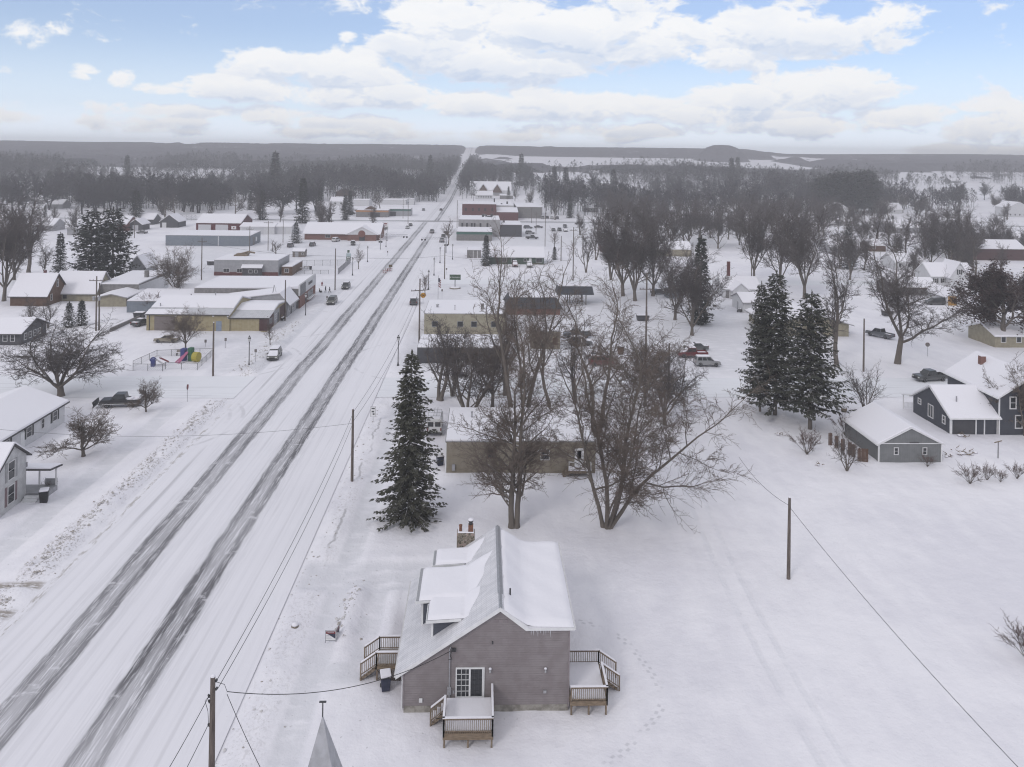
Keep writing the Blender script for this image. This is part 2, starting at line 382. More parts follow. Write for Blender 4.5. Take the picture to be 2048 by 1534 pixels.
# ------------------------------------------------------------------ highway and streets
def road_mat(nt, b):
    k = N(nt); p = k.geo(); s = k.sep(p); X0, Y = s[0], s[1]
    wob = k.m('MULTIPLY', k.m('SUBTRACT', k.noise(k.mapv(p, (.02, .05, 1)), 1.0, 2), .5), .5)
    X = k.m('ADD', X0, wob)
    st = k.noise(k.mapv(p, (3.6, .05, 1)), 1.0, 5, .62, .25)
    st2 = k.noise(k.mapv(p, (9.0, .25, 1)), 1.0, 3)
    crack = k.noise(k.mapv(p, (.8, 1.5, 1)), .5, 5, .7)
    fx = k.noise(k.mapv(p, (7.0, .22, 1), (3, 0, 0)), 1.0, 5, .66, .5); fx2 = k.noise(k.mapv(p, (11., .42, 1), (9, 4, 0)), 1.0, 4, .65, .4)
    rag = k.m('MULTIPLY', k.m('SUBTRACT', k.noise(k.mapv(p, (1.5, .25, 1)), 1.0, 4, .65), .5), .8)
    def lane(c, y_fade0, y_fade1, tail, amt=1.0):
        d = k.m('ABSOLUTE', k.m('SUBTRACT', X, c))
        core = k.m('SUBTRACT', 1, k.step(k.m('ADD', d, rag), 1.12, 1.5))
        wheel = k.m('SUBTRACT', 1, k.step(k.m('ABSOLUTE', k.m('SUBTRACT', d, .88)), .22, .55))
        lines = k.m('MULTIPLY', k.step(fx, .53, .62), k.m('SUBTRACT', .95, k.m('MULTIPLY', wheel, .45)))
        lines2 = k.m('MULTIPLY', k.step(fx2, .54, .62), .6)
        v = k.m('MULTIPLY', k.m('ADD', .72, k.m('MULTIPLY', wheel, .45)), k.m('MULTIPLY', k.m('SUBTRACT', 1, lines), k.m('SUBTRACT', 1, lines2)))
        skirt = k.m('MULTIPLY', k.m('SUBTRACT', 1, k.step(d, 1.2, 3.0)), k.m('MULTIPLY', k.step(fx, .42, .55), .18))
        mk = k.m('MULTIPLY', k.m('MAXIMUM', k.m('MULTIPLY', v, core), skirt), amt)
        fade = k.m('ADD', k.m('MULTIPLY', k.m('SUBTRACT', 1, k.step(Y, y_fade0, y_fade1)), 1 - tail), tail)
        return k.m('MULTIPLY', mk, fade)
    L = lane(-30.95, 425, 450, .25, .85)
    Rn = lane(-24.0, 352, 385, .12)
    R2 = k.m('MULTIPLY', lane(-25.4, 900, 1500, .5), k.step(Y, 435, 452))
    thin = None
    for c, w, a in ((-34.9, .16, .45), (-27.6, .10, .22), (-21.3, .14, .28), (-19.6, .10, .2), (-33.4, .08, .25)):
        d = k.m('ABSOLUTE', k.m('SUBTRACT', X, c))
        t = k.m('MULTIPLY', k.m('SUBTRACT', 1, k.step(d, w * .5, w * 2.2)), k.m('MULTIPLY', k.step(k.noise(k.mapv(p, (.5, .03, 1), (c * 3, c, 0)), 1.0, 3), .44, .6), a))
        thin = t if thin is None else k.m('MAXIMUM', thin, t)
    thin = k.m('MULTIPLY', thin, k.m('SUBTRACT', 1, k.step(Y, 220, 330)))
    for ax_, ay_, ar_ in ((-47.5, 113, 12.2), (-47.5, 113, 14.0), (-46, 147, 13.0), (-46, 147, 11.3), (-44, 178, 15), (-8, 148, 15.5)):
        ex, ey = k.m('SUBTRACT', X0, ax_), k.m('SUBTRACT', Y, ay_); rr = k.m('SQRT', k.m('ADD', k.m('MULTIPLY', ex, ex), k.m('MULTIPLY', ey, ey)))
        arc = k.m('MULTIPLY', k.m('SUBTRACT', 1, k.step(k.m('ABSOLUTE', k.m('SUBTRACT', rr, ar_)), .12, .4)), k.step(k.noise(p, .22, 2), .42, .58))
        thin = k.m('MAXIMUM', thin, k.m('MULTIPLY', arc, .28))
    edge = k.m('MULTIPLY', k.m('MULTIPLY', k.m('SUBTRACT', 1, k.step(k.m('ABSOLUTE', k.m('ADD', X0, 37.0)), .1, .5)), k.step(k.noise(k.mapv(p, (2.2, .5, 1)), 1.0, 6, .7), .47, .62)), k.m('SUBTRACT', 1, k.step(Y, 110, 125)))
    cross = k.m('MULTIPLY', k.m('SUBTRACT', 1, k.step(k.m('ABSOLUTE', k.m('SUBTRACT', Y, k.m('ADD', 447, k.m('MULTIPLY', X, .03)))), 3.2, 6.2)), .8)
    film = k.m('MULTIPLY', k.step(k.noise(k.mapv(p, (1.7, .02, 1), (5, 0, 0)), 1.0, 5, .6), .46, .72), .24)
    mk = k.m('MAXIMUM', k.m('MAXIMUM', L, Rn), k.m('MAXIMUM', R2, cross))
    mk = k.m('MULTIPLY', mk, k.m('SUBTRACT', 1, k.m('MULTIPLY', k.step(crack, .60, .66), .55)))
    mk = k.m('MULTIPLY', mk, k.m('ADD', .62, k.m('MULTIPLY', k.step(k.noise(k.mapv(p, (.10, .035, 1), (2, 7, 0)), 1.0, 3), .3, .62), .42)))
    asph = k.mix(k.noise(k.mapv(p, (2, .3, 1)), 1.0, 4), (.095, .09, .10), (.20, .195, .21))
    base = k.mix(k.noise(p, .08, 3), (.745, .73, .778), (.825, .808, .85))
    base = k.mix(film, base, (.50, .495, .53))
    base = k.mix(k.m('MULTIPLY', edge, .7), base, (.34, .31, .28))
    base = k.mix(thin, base, (.33, .32, .34))
    base = k.mix(k.m('MULTIPLY', mk, .9), base, asph)
    nt.links.new(base, b.inputs['Base Color'])
    k.bump(k.m('ADD', k.noise(k.mapv(p, (4, .25, 1)), 1.0, 4), k.m('MULTIPLY', mk, -.6)), .3, .06, b)
M_road = mat('ploughed_road', SNOW, .7, 0, road_mat, .2)
rx = np.linspace(-37.5, -16.1, 12); ry = np.concatenate([np.arange(28, 640, 8), np.arange(640, 1900, 12)])
RX, RY = np.meshgrid(rx, ry)
nar = sstep(RY, 560, 700); RX = RX * (1 - nar) + (-26.5 + (RX + 26.8) * .42) * nar
hw = grid_mesh('highway', rx, ry, T_np(RX, RY) + .02, M_road); hw.vertices.foreach_set('co', np.stack([RX, RY, T_np(RX, RY) + .02], -1).ravel()); hw.update(); tag(link('highway', hw), kind='structure')
def street_mat(axis_):
    def f(nt, b):
        k = N(nt); p = k.geo()
        sc = (.06, 1.6, 1) if axis_ == 0 else (1.6, .06, 1)
        t = k.step(k.noise(k.mapv(p, sc), 1.0, 5, .6, .6), .5, .68)
        t = k.m('MULTIPLY', t, k.step(k.noise(p, .06, 2), .35, .6))
        base = k.mix(k.noise(p, .1, 3), (.74, .74, .785), (.81, .81, .845))
        nt.links.new(k.mix(k.m('MULTIPLY', t, .34), base, (.36, .355, .375)), b.inputs['Base Color'])
        k.bump(k.noise(k.mapv(p, sc), 1.0, 5), .4, .08, b)
    return f
M_stx = mat('snowy_street_a', SNOW, .75, 0, street_mat(0), .15)
def sheet(name, pts, m, z):
    mb = MB(); mb.poly([(x, y, z) for x, y in pts]); return tag(mb.build(name, m), kind='structure')
sheet('street', [(-170, 124), (-37.6, 124), (-37.6, 136), (-170, 136)], M_stx, .012)
sheet('street', [(-16.0, 124.6), (170, 126.6), (170, 137.5), (-16.0, 135.5)], M_stx, .012)
sheet('street', [(-16.0, 232), (230, 240), (230, 249), (-16.0, 241)], M_stx, .012)
M_cross = mat('wet_crossroad', (.2, .2, .21), .7, 0, lambda nt, b: nt.links.new(N(nt).mix(N(nt).step(N(nt).noise(N(nt).mapv(N(nt).geo(), (.02, .5, 1)), 1, 4), .3, .62), (.16, .155, .165), (.55, .55, .58)), b.inputs['Base Color']), .2)
sheet('street', [(-16.0, 443.5), (330, 452), (330, 459.5), (-16.0, 451)], M_cross, .03)
sheet('street', [(-330, 433), (-37.6, 442.5), (-37.6, 450), (-330, 440.5)], M_cross, .03)
# ------------------------------------------------------------------ wooded hills on the horizon
def hill_mat(nt, b):
    k = N(nt); p = k.geo()
    f = k.noise(k.mapv(p, (1, .45, 1)), .03, 5, .7)
    f2 = k.noise(p, .22, 4, .7)
    c = k.mix(k.step(f2, .3, .7), (.05, .045, .055), (.125, .118, .135))
    nt.links.new(k.mix(k.m('MULTIPLY', k.step(f, .60, .70), .5), c, (.55, .55, .58)), b.inputs['Base Color'])
M_hill = mat('wooded_hill', (.1, .1, .1), .95, 0, hill_mat, .05)
hx = np.arange(-1750, 1750, 13.0); hy = np.arange(1080, 1960, 13.0)
HX, HY = np.meshgrid(hx, hy)
hz = T_np(HX, HY)
canopy = 13 * sstep(vnoise(HX * .008, HY * .012, 3), .36, .46) + 5 * (vnoise(HX * .06, HY * .06, 2) - .5)
fld = band(HX, 40, 560, 50) * band(HY, 1150, 1560, 60) + band(HX, -44, -12, 10) * .999 + band(HX, 690, 900, 40) * (HY < 1250)
canopy = canopy * (1 - np.clip(fld, 0, 1)) - 3.0 * np.clip(fld, 0, 1)
crst = T_np(HX, HY * 0 + 1950)
hz = np.minimum(hz + canopy - 1.2, crst + 3.2 + .35 * (canopy - 8) * (canopy > 0) * .3)
hz = np.maximum(hz, (60.6 + 1.2 * (vnoise(HX * .06, HY * .06, 2) - .5)) * np.exp(-(np.abs(HX - 447) / 52.) ** 3.5) * band(HY, 1440, 1530, 35) + 0)
tag(link('hills', grid_mesh('hills', hx, hy, hz, M_hill)), kind='structure')
# ------------------------------------------------------------------ air
hm = bpy.data.materials.new('winter_haze'); hm.use_nodes = True
nt = hm.node_tree; nt.nodes.remove(nt.nodes['Principled BSDF'])
pv = nt.nodes.new('ShaderNodeVolumePrincipled'); pv.inputs['Color'].default_value = (.93, .92, .97, 1); pv.inputs['Density'].default_value = .00060
pv.inputs['Anisotropy'].default_value = .0
nt.links.new(pv.outputs[0], nt.nodes['Material Output'].inputs['Volume'])
haze = MB().box(-2000, 2000, -120, 2020, -1.6, 62.5).build('haze', hm); haze['kind'] = 'stuff'
# ------------------------------------------------------------------ sky, sun
SUN_EL, SUN_AZ = R(34), R(215)             # azimuth measured from +Y towards +X
w = bpy.data.worlds.new('World'); SC.world = w; w.use_nodes = True
nt = w.node_tree; k = N(nt); bg = nt.nodes['Background']
sky = k.node('ShaderNodeTexSky', sky_type='NISHITA'); sky.sun_disc = False
sky.sun_elevation = SUN_EL; sky.sun_rotation = SUN_AZ; sky.altitude = 200; sky.air_density = 1.0; sky.dust_density = .6; sky.ozone_density = 2.0
d = k.node('ShaderNodeTexCoord').outputs['Generated']
ds = k.sep(d)
yy = k.m('MAXIMUM', ds[1], .05)
az = k.m('DIVIDE', ds[0], yy)              # tangent of bearing
hyp = k.m('SQRT', k.m('ADD', k.m('MULTIPLY', ds[0], ds[0]), k.m('MULTIPLY', yy, yy)))
el = k.m('DIVIDE', ds[2], k.m('MAXIMUM', hyp, .05))
# cloud banks: bearing tangent, elevation tangent, half-width, height up, depth down, weight
CL = [(-.06, .142, .085, .060, .050, 1.0), (.07, .155, .14, .040, .040, 1.0), (.02, .118, .14, .03, .030, .9), (.22, .150, .17, .03, .036, .8), (.37, .145, .14, .035, .03, .7), (.31, .118, .07, .02, .02, .8), (.50, .150, .08, .03, .02, .35),
      (-.27, .100, .055, .026, .024, .8), (-.17, .098, .08, .030, .035, .95), (-.30, .072, .09, .018, .016, 1.0), (-.15, .068, .11, .020, .018, .9), (-.02, .060, .11, .022, .016, .95), (.12, .056, .17, .027, .018, 1.0),
      (.33, .072, .09, .022, .03, 1.0), (.42, .080, .11, .028, .03, 1.0), (.30, .052, .14, .014, .018, .8), (.17, .030, .15, .012, .008, .6), (.40, .036, .16, .015, .013, .8), (.55, .046, .09, .016, .01, .7), (.67, .040, .09, .028, .024, 1.0), (.64, .010, .08, .008, .012, .7),
      (-.555, .124, .042, .016, .018, .75), (-.49, .083, .022, .012, .010, .8), (-.445, .077, .022, .012, .012, .8), (-.40, .070, .042, .010, .009, .9), (-.27, .042, .034, .013, .015, .8), (-.19, .035, .05, .008, .008, .5), (-.13, .034, .05, .01, .01, .5), (-.35, .045, .16, .006, .007, .22), (-.5, .03, .16, .006, .006, .22), (-.17, .142, .012, .008, .008, .6), (-.10, .022, .25, .006, .006, .3), (.12, .19, .3, .015, .02, .2)]
# one field of cumulus worked out over the northern sky (bearing tangent -.75..75, elevation tangent 0...25)
NW, NH = 2000, 334
U, V = np.meshgrid(np.linspace(-.75, .75, NW), np.linspace(0, .25, NH))
def fbm(x, y, o, g=.55):
    out = np.zeros_like(x); a_ = 1.; t_ = 0
    for i in range(o):
        out += a_ * vnoise(x, y, 1); t_ += a_; a_ *= g; x = x * 2.02 + 3.7; y = y * 2.02 + 11.3
    return out / t_
w1 = fbm(U * 14 + 40, V * 30 + 7, 4) - .5; w2 = fbm(U * 14 + 80, V * 30 + 57, 4) - .5
n1 = fbm(U * 17 + w1 * 1.6 + 5, V * 40 + w2 * 1.6, 7, .56)
n2 = 1 - np.abs(2 * fbm(U * 42 + w2 * 2, V * 80 + w1 * 2 + 31, 5, .55) - 1)
field = np.full_like(U, -.6); low = np.zeros_like(U)
for (u, v, a_, hu, hd, wt) in CL:
    du = (U - u) / a_; dv = V - v
    q = (1 - du ** 2 - np.maximum(dv / hu, -dv / hd) ** 2) * wt
    low = np.where(q > field, np.clip((.35 * hu - dv) / (hd + .35 * hu), 0, 1), low); field = np.maximum(field, q)
dens = field * .62 + (n1 - .5) * 1.45 + (n2 - .6) * .34 - .01
alpha = sstep(dens, -.07, .30) * sstep(V, -.01, .004)
thick = sstep(dens, .05, .75)
# undersides are greyer: compare with the cloud a little higher up
up1 = np.roll(dens, -9, 0); up2 = np.roll(dens, -22, 0)
shade = np.clip(.55 * sstep(up2 - dens, -.10, .35) + .55 * low * thick + .5 * (n1 - .5), 0, 1)
c0 = np.array([.97, .98, 1.0]); c1_ = np.array([.60, .70, .88])
rgb = c0 * (1 - shade[..., None]) + c1_ * shade[..., None]
buf = np.concatenate([rgb, alpha[..., None]], -1).astype(np.float32)
img = bpy.data.images.new('cloud_field', NW, NH, alpha=True, float_buffer=True); img.colorspace_settings.name = 'Non-Color'
img.alpha_mode = 'CHANNEL_PACKED'
img.pixels.foreach_set(buf.ravel()); img.update(); img.pack()
uvn = k.node('ShaderNodeCombineXYZ')
nt.links.new(k.m('DIVIDE', k.m('ADD', az, .75), 1.5), uvn.inputs[0]); nt.links.new(k.m('DIVIDE', el, .25), uvn.inputs[1])
tex = k.node('ShaderNodeTexImage', extension='CLIP', interpolation='Cubic'); tex.image = img; nt.links.new(uvn.outputs[0], tex.inputs[0])
front = k.step(ds[1], .25, .45)
over = k.step(ds[2], .20, .42)             # a bright deck of cloud overhead and behind
fr2 = k.m('MULTIPLY', front, k.m('SUBTRACT', 1, over))
cl = k.m('MULTIPLY', tex.outputs[1], fr2); ccol = tex.outputs[0]
deck = k.m('SUBTRACT', 1, fr2)
dcol = k.mix(k.noise(d, 2.2, 2), (.62, .65, .74), (.82, .83, .86))
SKY_K, CLOUD_K = .10, 1.04
w.cycles.sampling_method = 'MANUAL'; w.cycles.sample_map_resolution = 256
skyc = k.node('ShaderNodeVectorMath', operation='SCALE'); nt.links.new(sky.outputs[0], skyc.inputs[0]); skyc.inputs['Scale'].default_value = 1.0
inv = 1.0 / SKY_K
def up_(c):
    n_ = k.node('ShaderNodeVectorMath', operation='SCALE'); nt.links.new(c, n_.inputs[0]); n_.inputs['Scale'].default_value = CLOUD_K * inv; return n_.outputs[0]
# thin high veil whitens the blue
tint = k.node('ShaderNodeMix', data_type='RGBA', blend_type='MULTIPLY'); tint.inputs['Factor'].default_value = 1
nt.links.new(skyc.outputs[0], tint.inputs[6]); tint.inputs[7].default_value = (.86, .97, 1.25, 1)
veil = k.mix(k.m('ADD', .30, k.m('MULTIPLY', k.m('SUBTRACT', 1, k.step(el, 0, .16)), .60)), tint.outputs[2], up_(k.mix(.5, (.90, 1.02, 1.18), (.90, 1.02, 1.18))))
veil = k.mix(k.m('SUBTRACT', 1, k.step(el, .0, .055)), veil, up_(k.mix(.5, (1.10, 1.19, 1.32), (1.10, 1.19, 1.32))))
c1 = k.mix(cl, veil, up_(ccol))
c2 = k.mix(deck, c1, up_(dcol))
nt.links.new(c2, bg.inputs['Color']); bg.inputs['Strength'].default_value = SKY_K
sun = bpy.data.lights.new('sun', 'SUN'); sun.energy = 1.0; sun.angle = R(14); sun.color = (1, .965, .93)
so = bpy.data.objects.new('sun', sun); COL.objects.link(so)
dirv = Vector((math.sin(SUN_AZ) * math.cos(SUN_EL), math.cos(SUN_AZ) * math.cos(SUN_EL), math.sin(SUN_EL)))
so.rotation_euler = dirv.to_track_quat('Z', 'Y').to_euler(); so.location = (0, -40, 60)
# ------------------------------------------------------------------ camera
cam = bpy.data.cameras.new('camera'); co = bpy.data.objects.new('camera', cam); COL.objects.link(co); SC.camera = co
fwd = Vector((math.sin(YAW), math.cos(YAW), 0)); rgt = Vector((math.cos(YAW), -math.sin(YAW), 0)); upv = Vector((0, 0, 1))
cx_ = math.cos(ROLL) * rgt + math.sin(ROLL) * upv; cy_ = -math.sin(ROLL) * rgt + math.cos(ROLL) * upv
mt = Matrix((cx_, cy_, -fwd)).transposed().to_4x4(); mt.translation = (0, 0, CAM_H); co.matrix_world = mt
cam.sensor_width = 36; cam.lens = 36 * FPX / 2048; cam.shift_y = (HOR - 767) / 2048; cam.clip_end = 6000; cam.clip_start = .5
SC.view_settings.view_transform = 'Standard'; SC.view_settings.look = 'None'; SC.view_settings.exposure = -.05; SC.view_settings.gamma = 1
SC.cycles.use_denoising = True; SC.cycles.denoising_prefilter = 'ACCURATE'; SC.cycles.max_bounces = 6; SC.cycles.diffuse_bounces = 3; SC.cycles.volume_bounces = 0; SC.cycles.glossy_bounces = 2; SC.cycles.transmission_bounces = 2; SC.cycles.transparent_max_bounces = 4
SC.cycles.pixel_filter_type = 'BLACKMAN_HARRIS'; SC.cycles.filter_width = 1.15
SC.cycles.use_adaptive_sampling = False
# ------------------------------------------------------------------ shared materials
M_white = mottled('white_paint', (.74, .74, .75), (.66, .66, .67), 1.5, .5)
M_trim = mottled('trim_white', (.66, .65, .66), (.58, .57, .58), 2, .5)
M_glass = mat('dark_glass', (.025, .028, .032), .12, 0, None, .6)
M_dark = mottled('dark_metal', (.035, .035, .038), (.06, .06, .065), 4, .5)
M_black = mottled('black_plastic', (.018, .018, .02), (.035, .035, .038), 5, .5)
M_galv = mottled('galvanised', (.42, .42, .44), (.34, .34, .36), 6, .45, metal=.5)
M_concrete = mottled('concrete', (.34, .32, .29), (.20, .185, .165), 2.5, .9, .2)
M_wood = mottled('weathered_wood', (.255, .20, .15), (.15, .115, .085), 3, .85, .2, (6, 6, .7))
M_woodlt = mottled('treated_wood', (.25, .19, .135), (.16, .12, .085), 3, .85, .2, (1, 6, 6))
M_pole = mottled('pole_wood', (.17, .14, .125), (.09, .075, .068), 2, .9, .25, (8, 8, .5))
def window(par, P, u, w, h, fr=.09, grid=(1, 2), frame=M_trim, glass=M_glass, name='window', shutters=None, t=.07):
    """P: (origin, ux, n) local frame of the wall: origin point at u=0,z=0, ux unit along wall, n unit outward; u=(s,z) lower left"""
    o, ux, n = (Vector(v) for v in P)
    def bar(mb, s0, s1, z0, z1, d0, d1):
        p = [o + ux * s0 + n * d0 + Vector((0, 0, z0)), o + ux * s1 + n * d0 + Vector((0, 0, z0)), o + ux * s1 + n * d0 + Vector((0, 0, z1)), o + ux * s0 + n * d0 + Vector((0, 0, z1))]
        mb.ext(p, n * (d1 - d0))
    s, z = u; f = MB()
    bar(f, s, s + w, z, z + fr, .0, t); bar(f, s, s + w, z + h - fr, z + h, .0, t)
    bar(f, s, s + fr, z + fr, z + h - fr, .0, t); bar(f, s + w - fr, s + w, z + fr, z + h - fr, .0, t)
    gx, gz = grid; m = fr * .45
    for i in range(1, gx): bar(f, s + w * i / gx - m / 2, s + w * i / gx + m / 2, z + fr, z + h - fr, .018, t * .72)
    for i in range(1, gz): bar(f, s + fr, s + w - fr, z + h * i / gz - m / 2, z + h * i / gz + m / 2, .016, t * .68)
    wo = f.build(name, frame, par)
    g = MB(); bar(g, s + fr * .5, s + w - fr * .5, z + fr * .5, z + h - fr * .5, .004, .014); g.build('pane', glass, wo)
    if shutters:
        for q in (s - .42, s + w + .06):
            b_ = MB(); bar(b_, q, q + .36, z - .02, z + h + .02, .0, .05); b_.build('shutter', shutters, wo)
    return wo
# ------------------------------------------------------------------ the grey house in front
M_shingle = siding('grey_shingle_siding', (.262, .234, .238), .16, 2, .7, .04, .6, .8)
def metal_roof(nt, b):
    k = N(nt); s = k.sep(k.obj())
    fr = k.m('FRACT', k.m('DIVIDE', s[1], .23)); rib = k.m('SUBTRACT', 1, k.step(k.m('ABSOLUTE', k.m('SUBTRACT', fr, .5)), .05, .16))
    f = k.noise(k.mapv(k.obj(), (.7, 1.4, .7)), 1.2, 4)
    c = k.mix(k.step(f, .3, .7), (.60, .595, .63), (.74, .73, .765))
    c = k.mix(k.m('MULTIPLY', k.step(k.m('FRACT', k.m('DIVIDE', s[0], .34)), .9, .95), .25), c, (.36, .36, .38))
    nt.links.new(k.mix(k.m('MULTIPLY', rib, .55), c, (.47, .465, .495)), b.inputs['Base Color'])
    k.bump(rib, .5, .03, b)
M_metalroof = mat('frosted_metal_roof', (.5, .5, .53), .55, .1, metal_roof)
M_bluegrey = siding('blue_grey_siding', (.085, .092, .115), .12, 2, .4, .015)
def stone_nodes(nt, b):
    k = N(nt); v = k.node('ShaderNodeTexVoronoi'); nt.links.new(k.obj(), v.inputs[0]); v.inputs['Scale'].default_value = 5.5
    v2 = k.node('ShaderNodeTexVoronoi', feature='DISTANCE_TO_EDGE'); nt.links.new(k.obj(), v2.inputs[0]); v2.inputs['Scale'].default_value = 5.5
    c = k.mix(k.sep(v.outputs['Color'])[0], (.09, .08, .06), (.24, .20, .16)); c = k.mix(k.step(k.sep(v.outputs['Color'])[1], .8, .85), c, (.30, .22, .19))
    nt.links.new(k.mix(k.step(v2.outputs['Distance'], .01, .06), (.33, .31, .28), c), b.inputs['Base Color'])
    k.bump(v2.outputs['Distance'], .8, .08, b)
M_stone = mat('field_stone', (.15, .13, .1), .9, 0, stone_nodes)
HX0, HX1, HY0, HY1 = -4.9, 6.35, 54.5, 65.9
RXc, RZ, KL = 1.62, 7.22, .648
def zl(x): return RZ - KL * (RXc - x)
house = thing('gambrel_house', 'grey shingled two storey house with snowy dormered roof and timber decks beside the highway', 'house', (0, 0, 0))
w = MB()
w.prof_y([(HX0, .45), (HX1, .45), (HX1, 5.66), (3.45, 5.66), (3.35, 5.9), (RXc, RZ - .12), (HX0, zl(HX0) - .12)], HY0, HY1)
w.build('wall', M_shingle, house)
B(HX0 + .03, HX1 - .03, HY0 + .03, HY1 - .03, -.1, .46).build('foundation', M_concrete, house)
for x in (HX0, HX1):
    c = MB(); c.box(x - .06, x + .06, HY0 - .03, HY0 + .1, .3, (zl(HX0) - .16) if x < 0 else 5.62)
    c.build('corner_board', mottled('corner_paint', (.25, .22, .225), (.22, .19, .2), 3), house)
# roof: bare ribbed metal on the left slope, ridge cap, deep snow on the right
roof = MB(); xe = -5.42; YF, YB = HY0 - .22, HY1 + .35
roof.prof_y([(xe, zl(xe)), (RXc, RZ), (RXc, RZ - .1), (xe, zl(xe) - .1)], YF, YB)
ro = roof.build('roof', M_metalroof, house)
rr = MB(); rr.prof_y([(RXc, RZ - .005), (3.52, 5.92), (6.68, 5.80), (6.68, 5.68), (3.45, 5.78), (RXc, RZ - .12)], YF, YB)
rr.build('roof', M_metalroof, house)
fa = MB()
for y0 in (YF - .03,):
    fa.prof_y([(xe, zl(xe) - .02), (RXc, RZ - .02), (3.5, 5.86), (3.5, 5.62), (3.38, 5.62), (RXc, RZ - .28), (xe, zl(xe) - .26)], y0, y0 + .05)
    fa.box(3.38, 6.70, y0 + .003, y0 + .05, 5.62, 5.79)
fa.build('fascia', M_white, house)
gt = MB(); gt.box(xe - .1, xe, YF, YB, zl(xe) - .14, zl(xe) - .02); gt.build('gutter', M_trim, house); gt = MB(); gt.box(6.68, 6.78, YF, YB, 5.66, 5.79); gt.build('gutter', M_trim, house); gt = MB(); gt.tube([(-5.0, HY0 - .05, 2.6), (-4.97, HY0 - .05, 2.2), (-4.97, HY0 - .05, .2)], .045); gt.build('downpipe', M_trim, house)
# deep snow, right side
def snow_strip(name, prof, y0, y1, par, ny=24, jag=.0, seed=0, thick=.16, edge=.12):
    """soft snow lying on a roof profile: prof list of (x,z) on the roof, rounded at all edges"""
    n = 22; P = []
    L = [0]
    for (a, b), (c_, d_) in zip(prof, prof[1:]): L.append(L[-1] + math.hypot(c_ - a, d_ - b))
    def pt(t):
        t *= L[-1]
        for i in range(len(L) - 1):
            if t <= L[i + 1] + 1e-9:
                f = (t - L[i]) / (L[i + 1] - L[i]); return prof[i][0] + f * (prof[i + 1][0] - prof[i][0]), prof[i][1] + f * (prof[i + 1][1] - prof[i][1])
        return prof[-1]
    rnd = random.Random(seed); mb = MB(); vs = []
    for j in range(ny + 1):
        v = j / ny
        for i in range(n + 1):
            u = i / n; x, z = pt(u); y = y0 + (y1 - y0) * v
            du = min(u, 1 - u) * L[-1]; dv = min(v, 1 - v) * (y1 - y0)
            e = min(1, min(du, dv) / .35); h = thick * (1 - (1 - e) ** 2)
            h *= .9 + .2 * math.sin(x * 2.1 + y * 1.3 + seed) * math.sin(y * .9 + seed * 2)
            if jag and u < .02: x += (math.sin(y * 2.7 + seed) * .4 + math.sin(y * 7.1) * .2) * jag
            vs.append((x, y, z + h + .004))
    fs = [(j * (n + 1) + i, j * (n + 1) + i + 1, (j + 1) * (n + 1) + i + 1, (j + 1) * (n + 1) + i) for j in range(ny) for i in range(n)]
    mb.add(vs, fs); return mb.build(name, M_snow, par, smooth=True)
snow_strip('roof_snow', [(RXc + .26, RZ - .2), (3.4, 6.02), (3.9, 5.90), (6.66, 5.81)], YF + .02, YB - .02, house, 30, .12, 1, .24)
cap = MB(); cap.prof_y([(RXc - .16, RZ - .07), (RXc, RZ + .05), (RXc + .22, RZ - .11), (RXc + .22, RZ - .15), (RXc, RZ + .02), (RXc - .16, RZ - .11)], YF + 1.9, YB)
cap.prof_y([(RXc - .11, RZ - .05), (RXc, RZ + .03), (RXc + .13, RZ - .06), (RXc, RZ)], YF, YF + 1.9)
cap.build('ridge_cap', M_galv, house)
vp = MB(); vp.tube([(2.35, 56.4, 6.7), (2.35, 56.4, 7.35)], .06, 8); vp.build('vent_pipe', M_dark, house)
# shed dormers on the left slope
def dormer(x0, y0, y1, ze, x1, z1, wx, seed, over=.25, fx=None):
    dm = MB(); dm.prof_y([(wx, zl(wx) - .3), (x1, z1 - .14), (wx, ze - .12)], y0 + over, y1 - over)
    d_ = dm.build('dormer', M_bluegrey, house)
    dr = MB(); dr.prof_y([(x0, ze), (x1, z1), (x1, z1 - .13), (x0, ze - .13)], y0, y1); dr.build('dormer_roof', M_galv, d_)
    fx = fx or x1; f_ = (fx - x0) / (x1 - x0); fz = ze + (z1 - ze) * f_
    tr = MB(); tr.prof_y([(x0 - .02, ze - .005), (fx - .1, fz - .01), (fx - .1, fz - .15), (fx - .3, fz - .19), (x0 - .02, ze - .19)], y0 - .04, y0); tr.box(x0 - .05, x0, y0, y1, ze - .19, ze - .02)
    tr.box(wx - .03, wx + .12, y0 + over - .03, y0 + over + .05, zl(wx) - .05, ze - .14); tr.build('fascia', M_white, d_)
    return d_
d1 = dormer(-3.47, 55.75, 57.9, 5.48, -.95, 5.62, -3.13, 3, .34)
d2 = dormer(-4.40, 58.15, 62.75, 5.50, -.8, 5.72, -4.0, 4, .3, -3.3)
d3 = dormer(-3.50, 63.2, 65.6, 5.48, -.9, 5.65, -3.13, 5, .3)
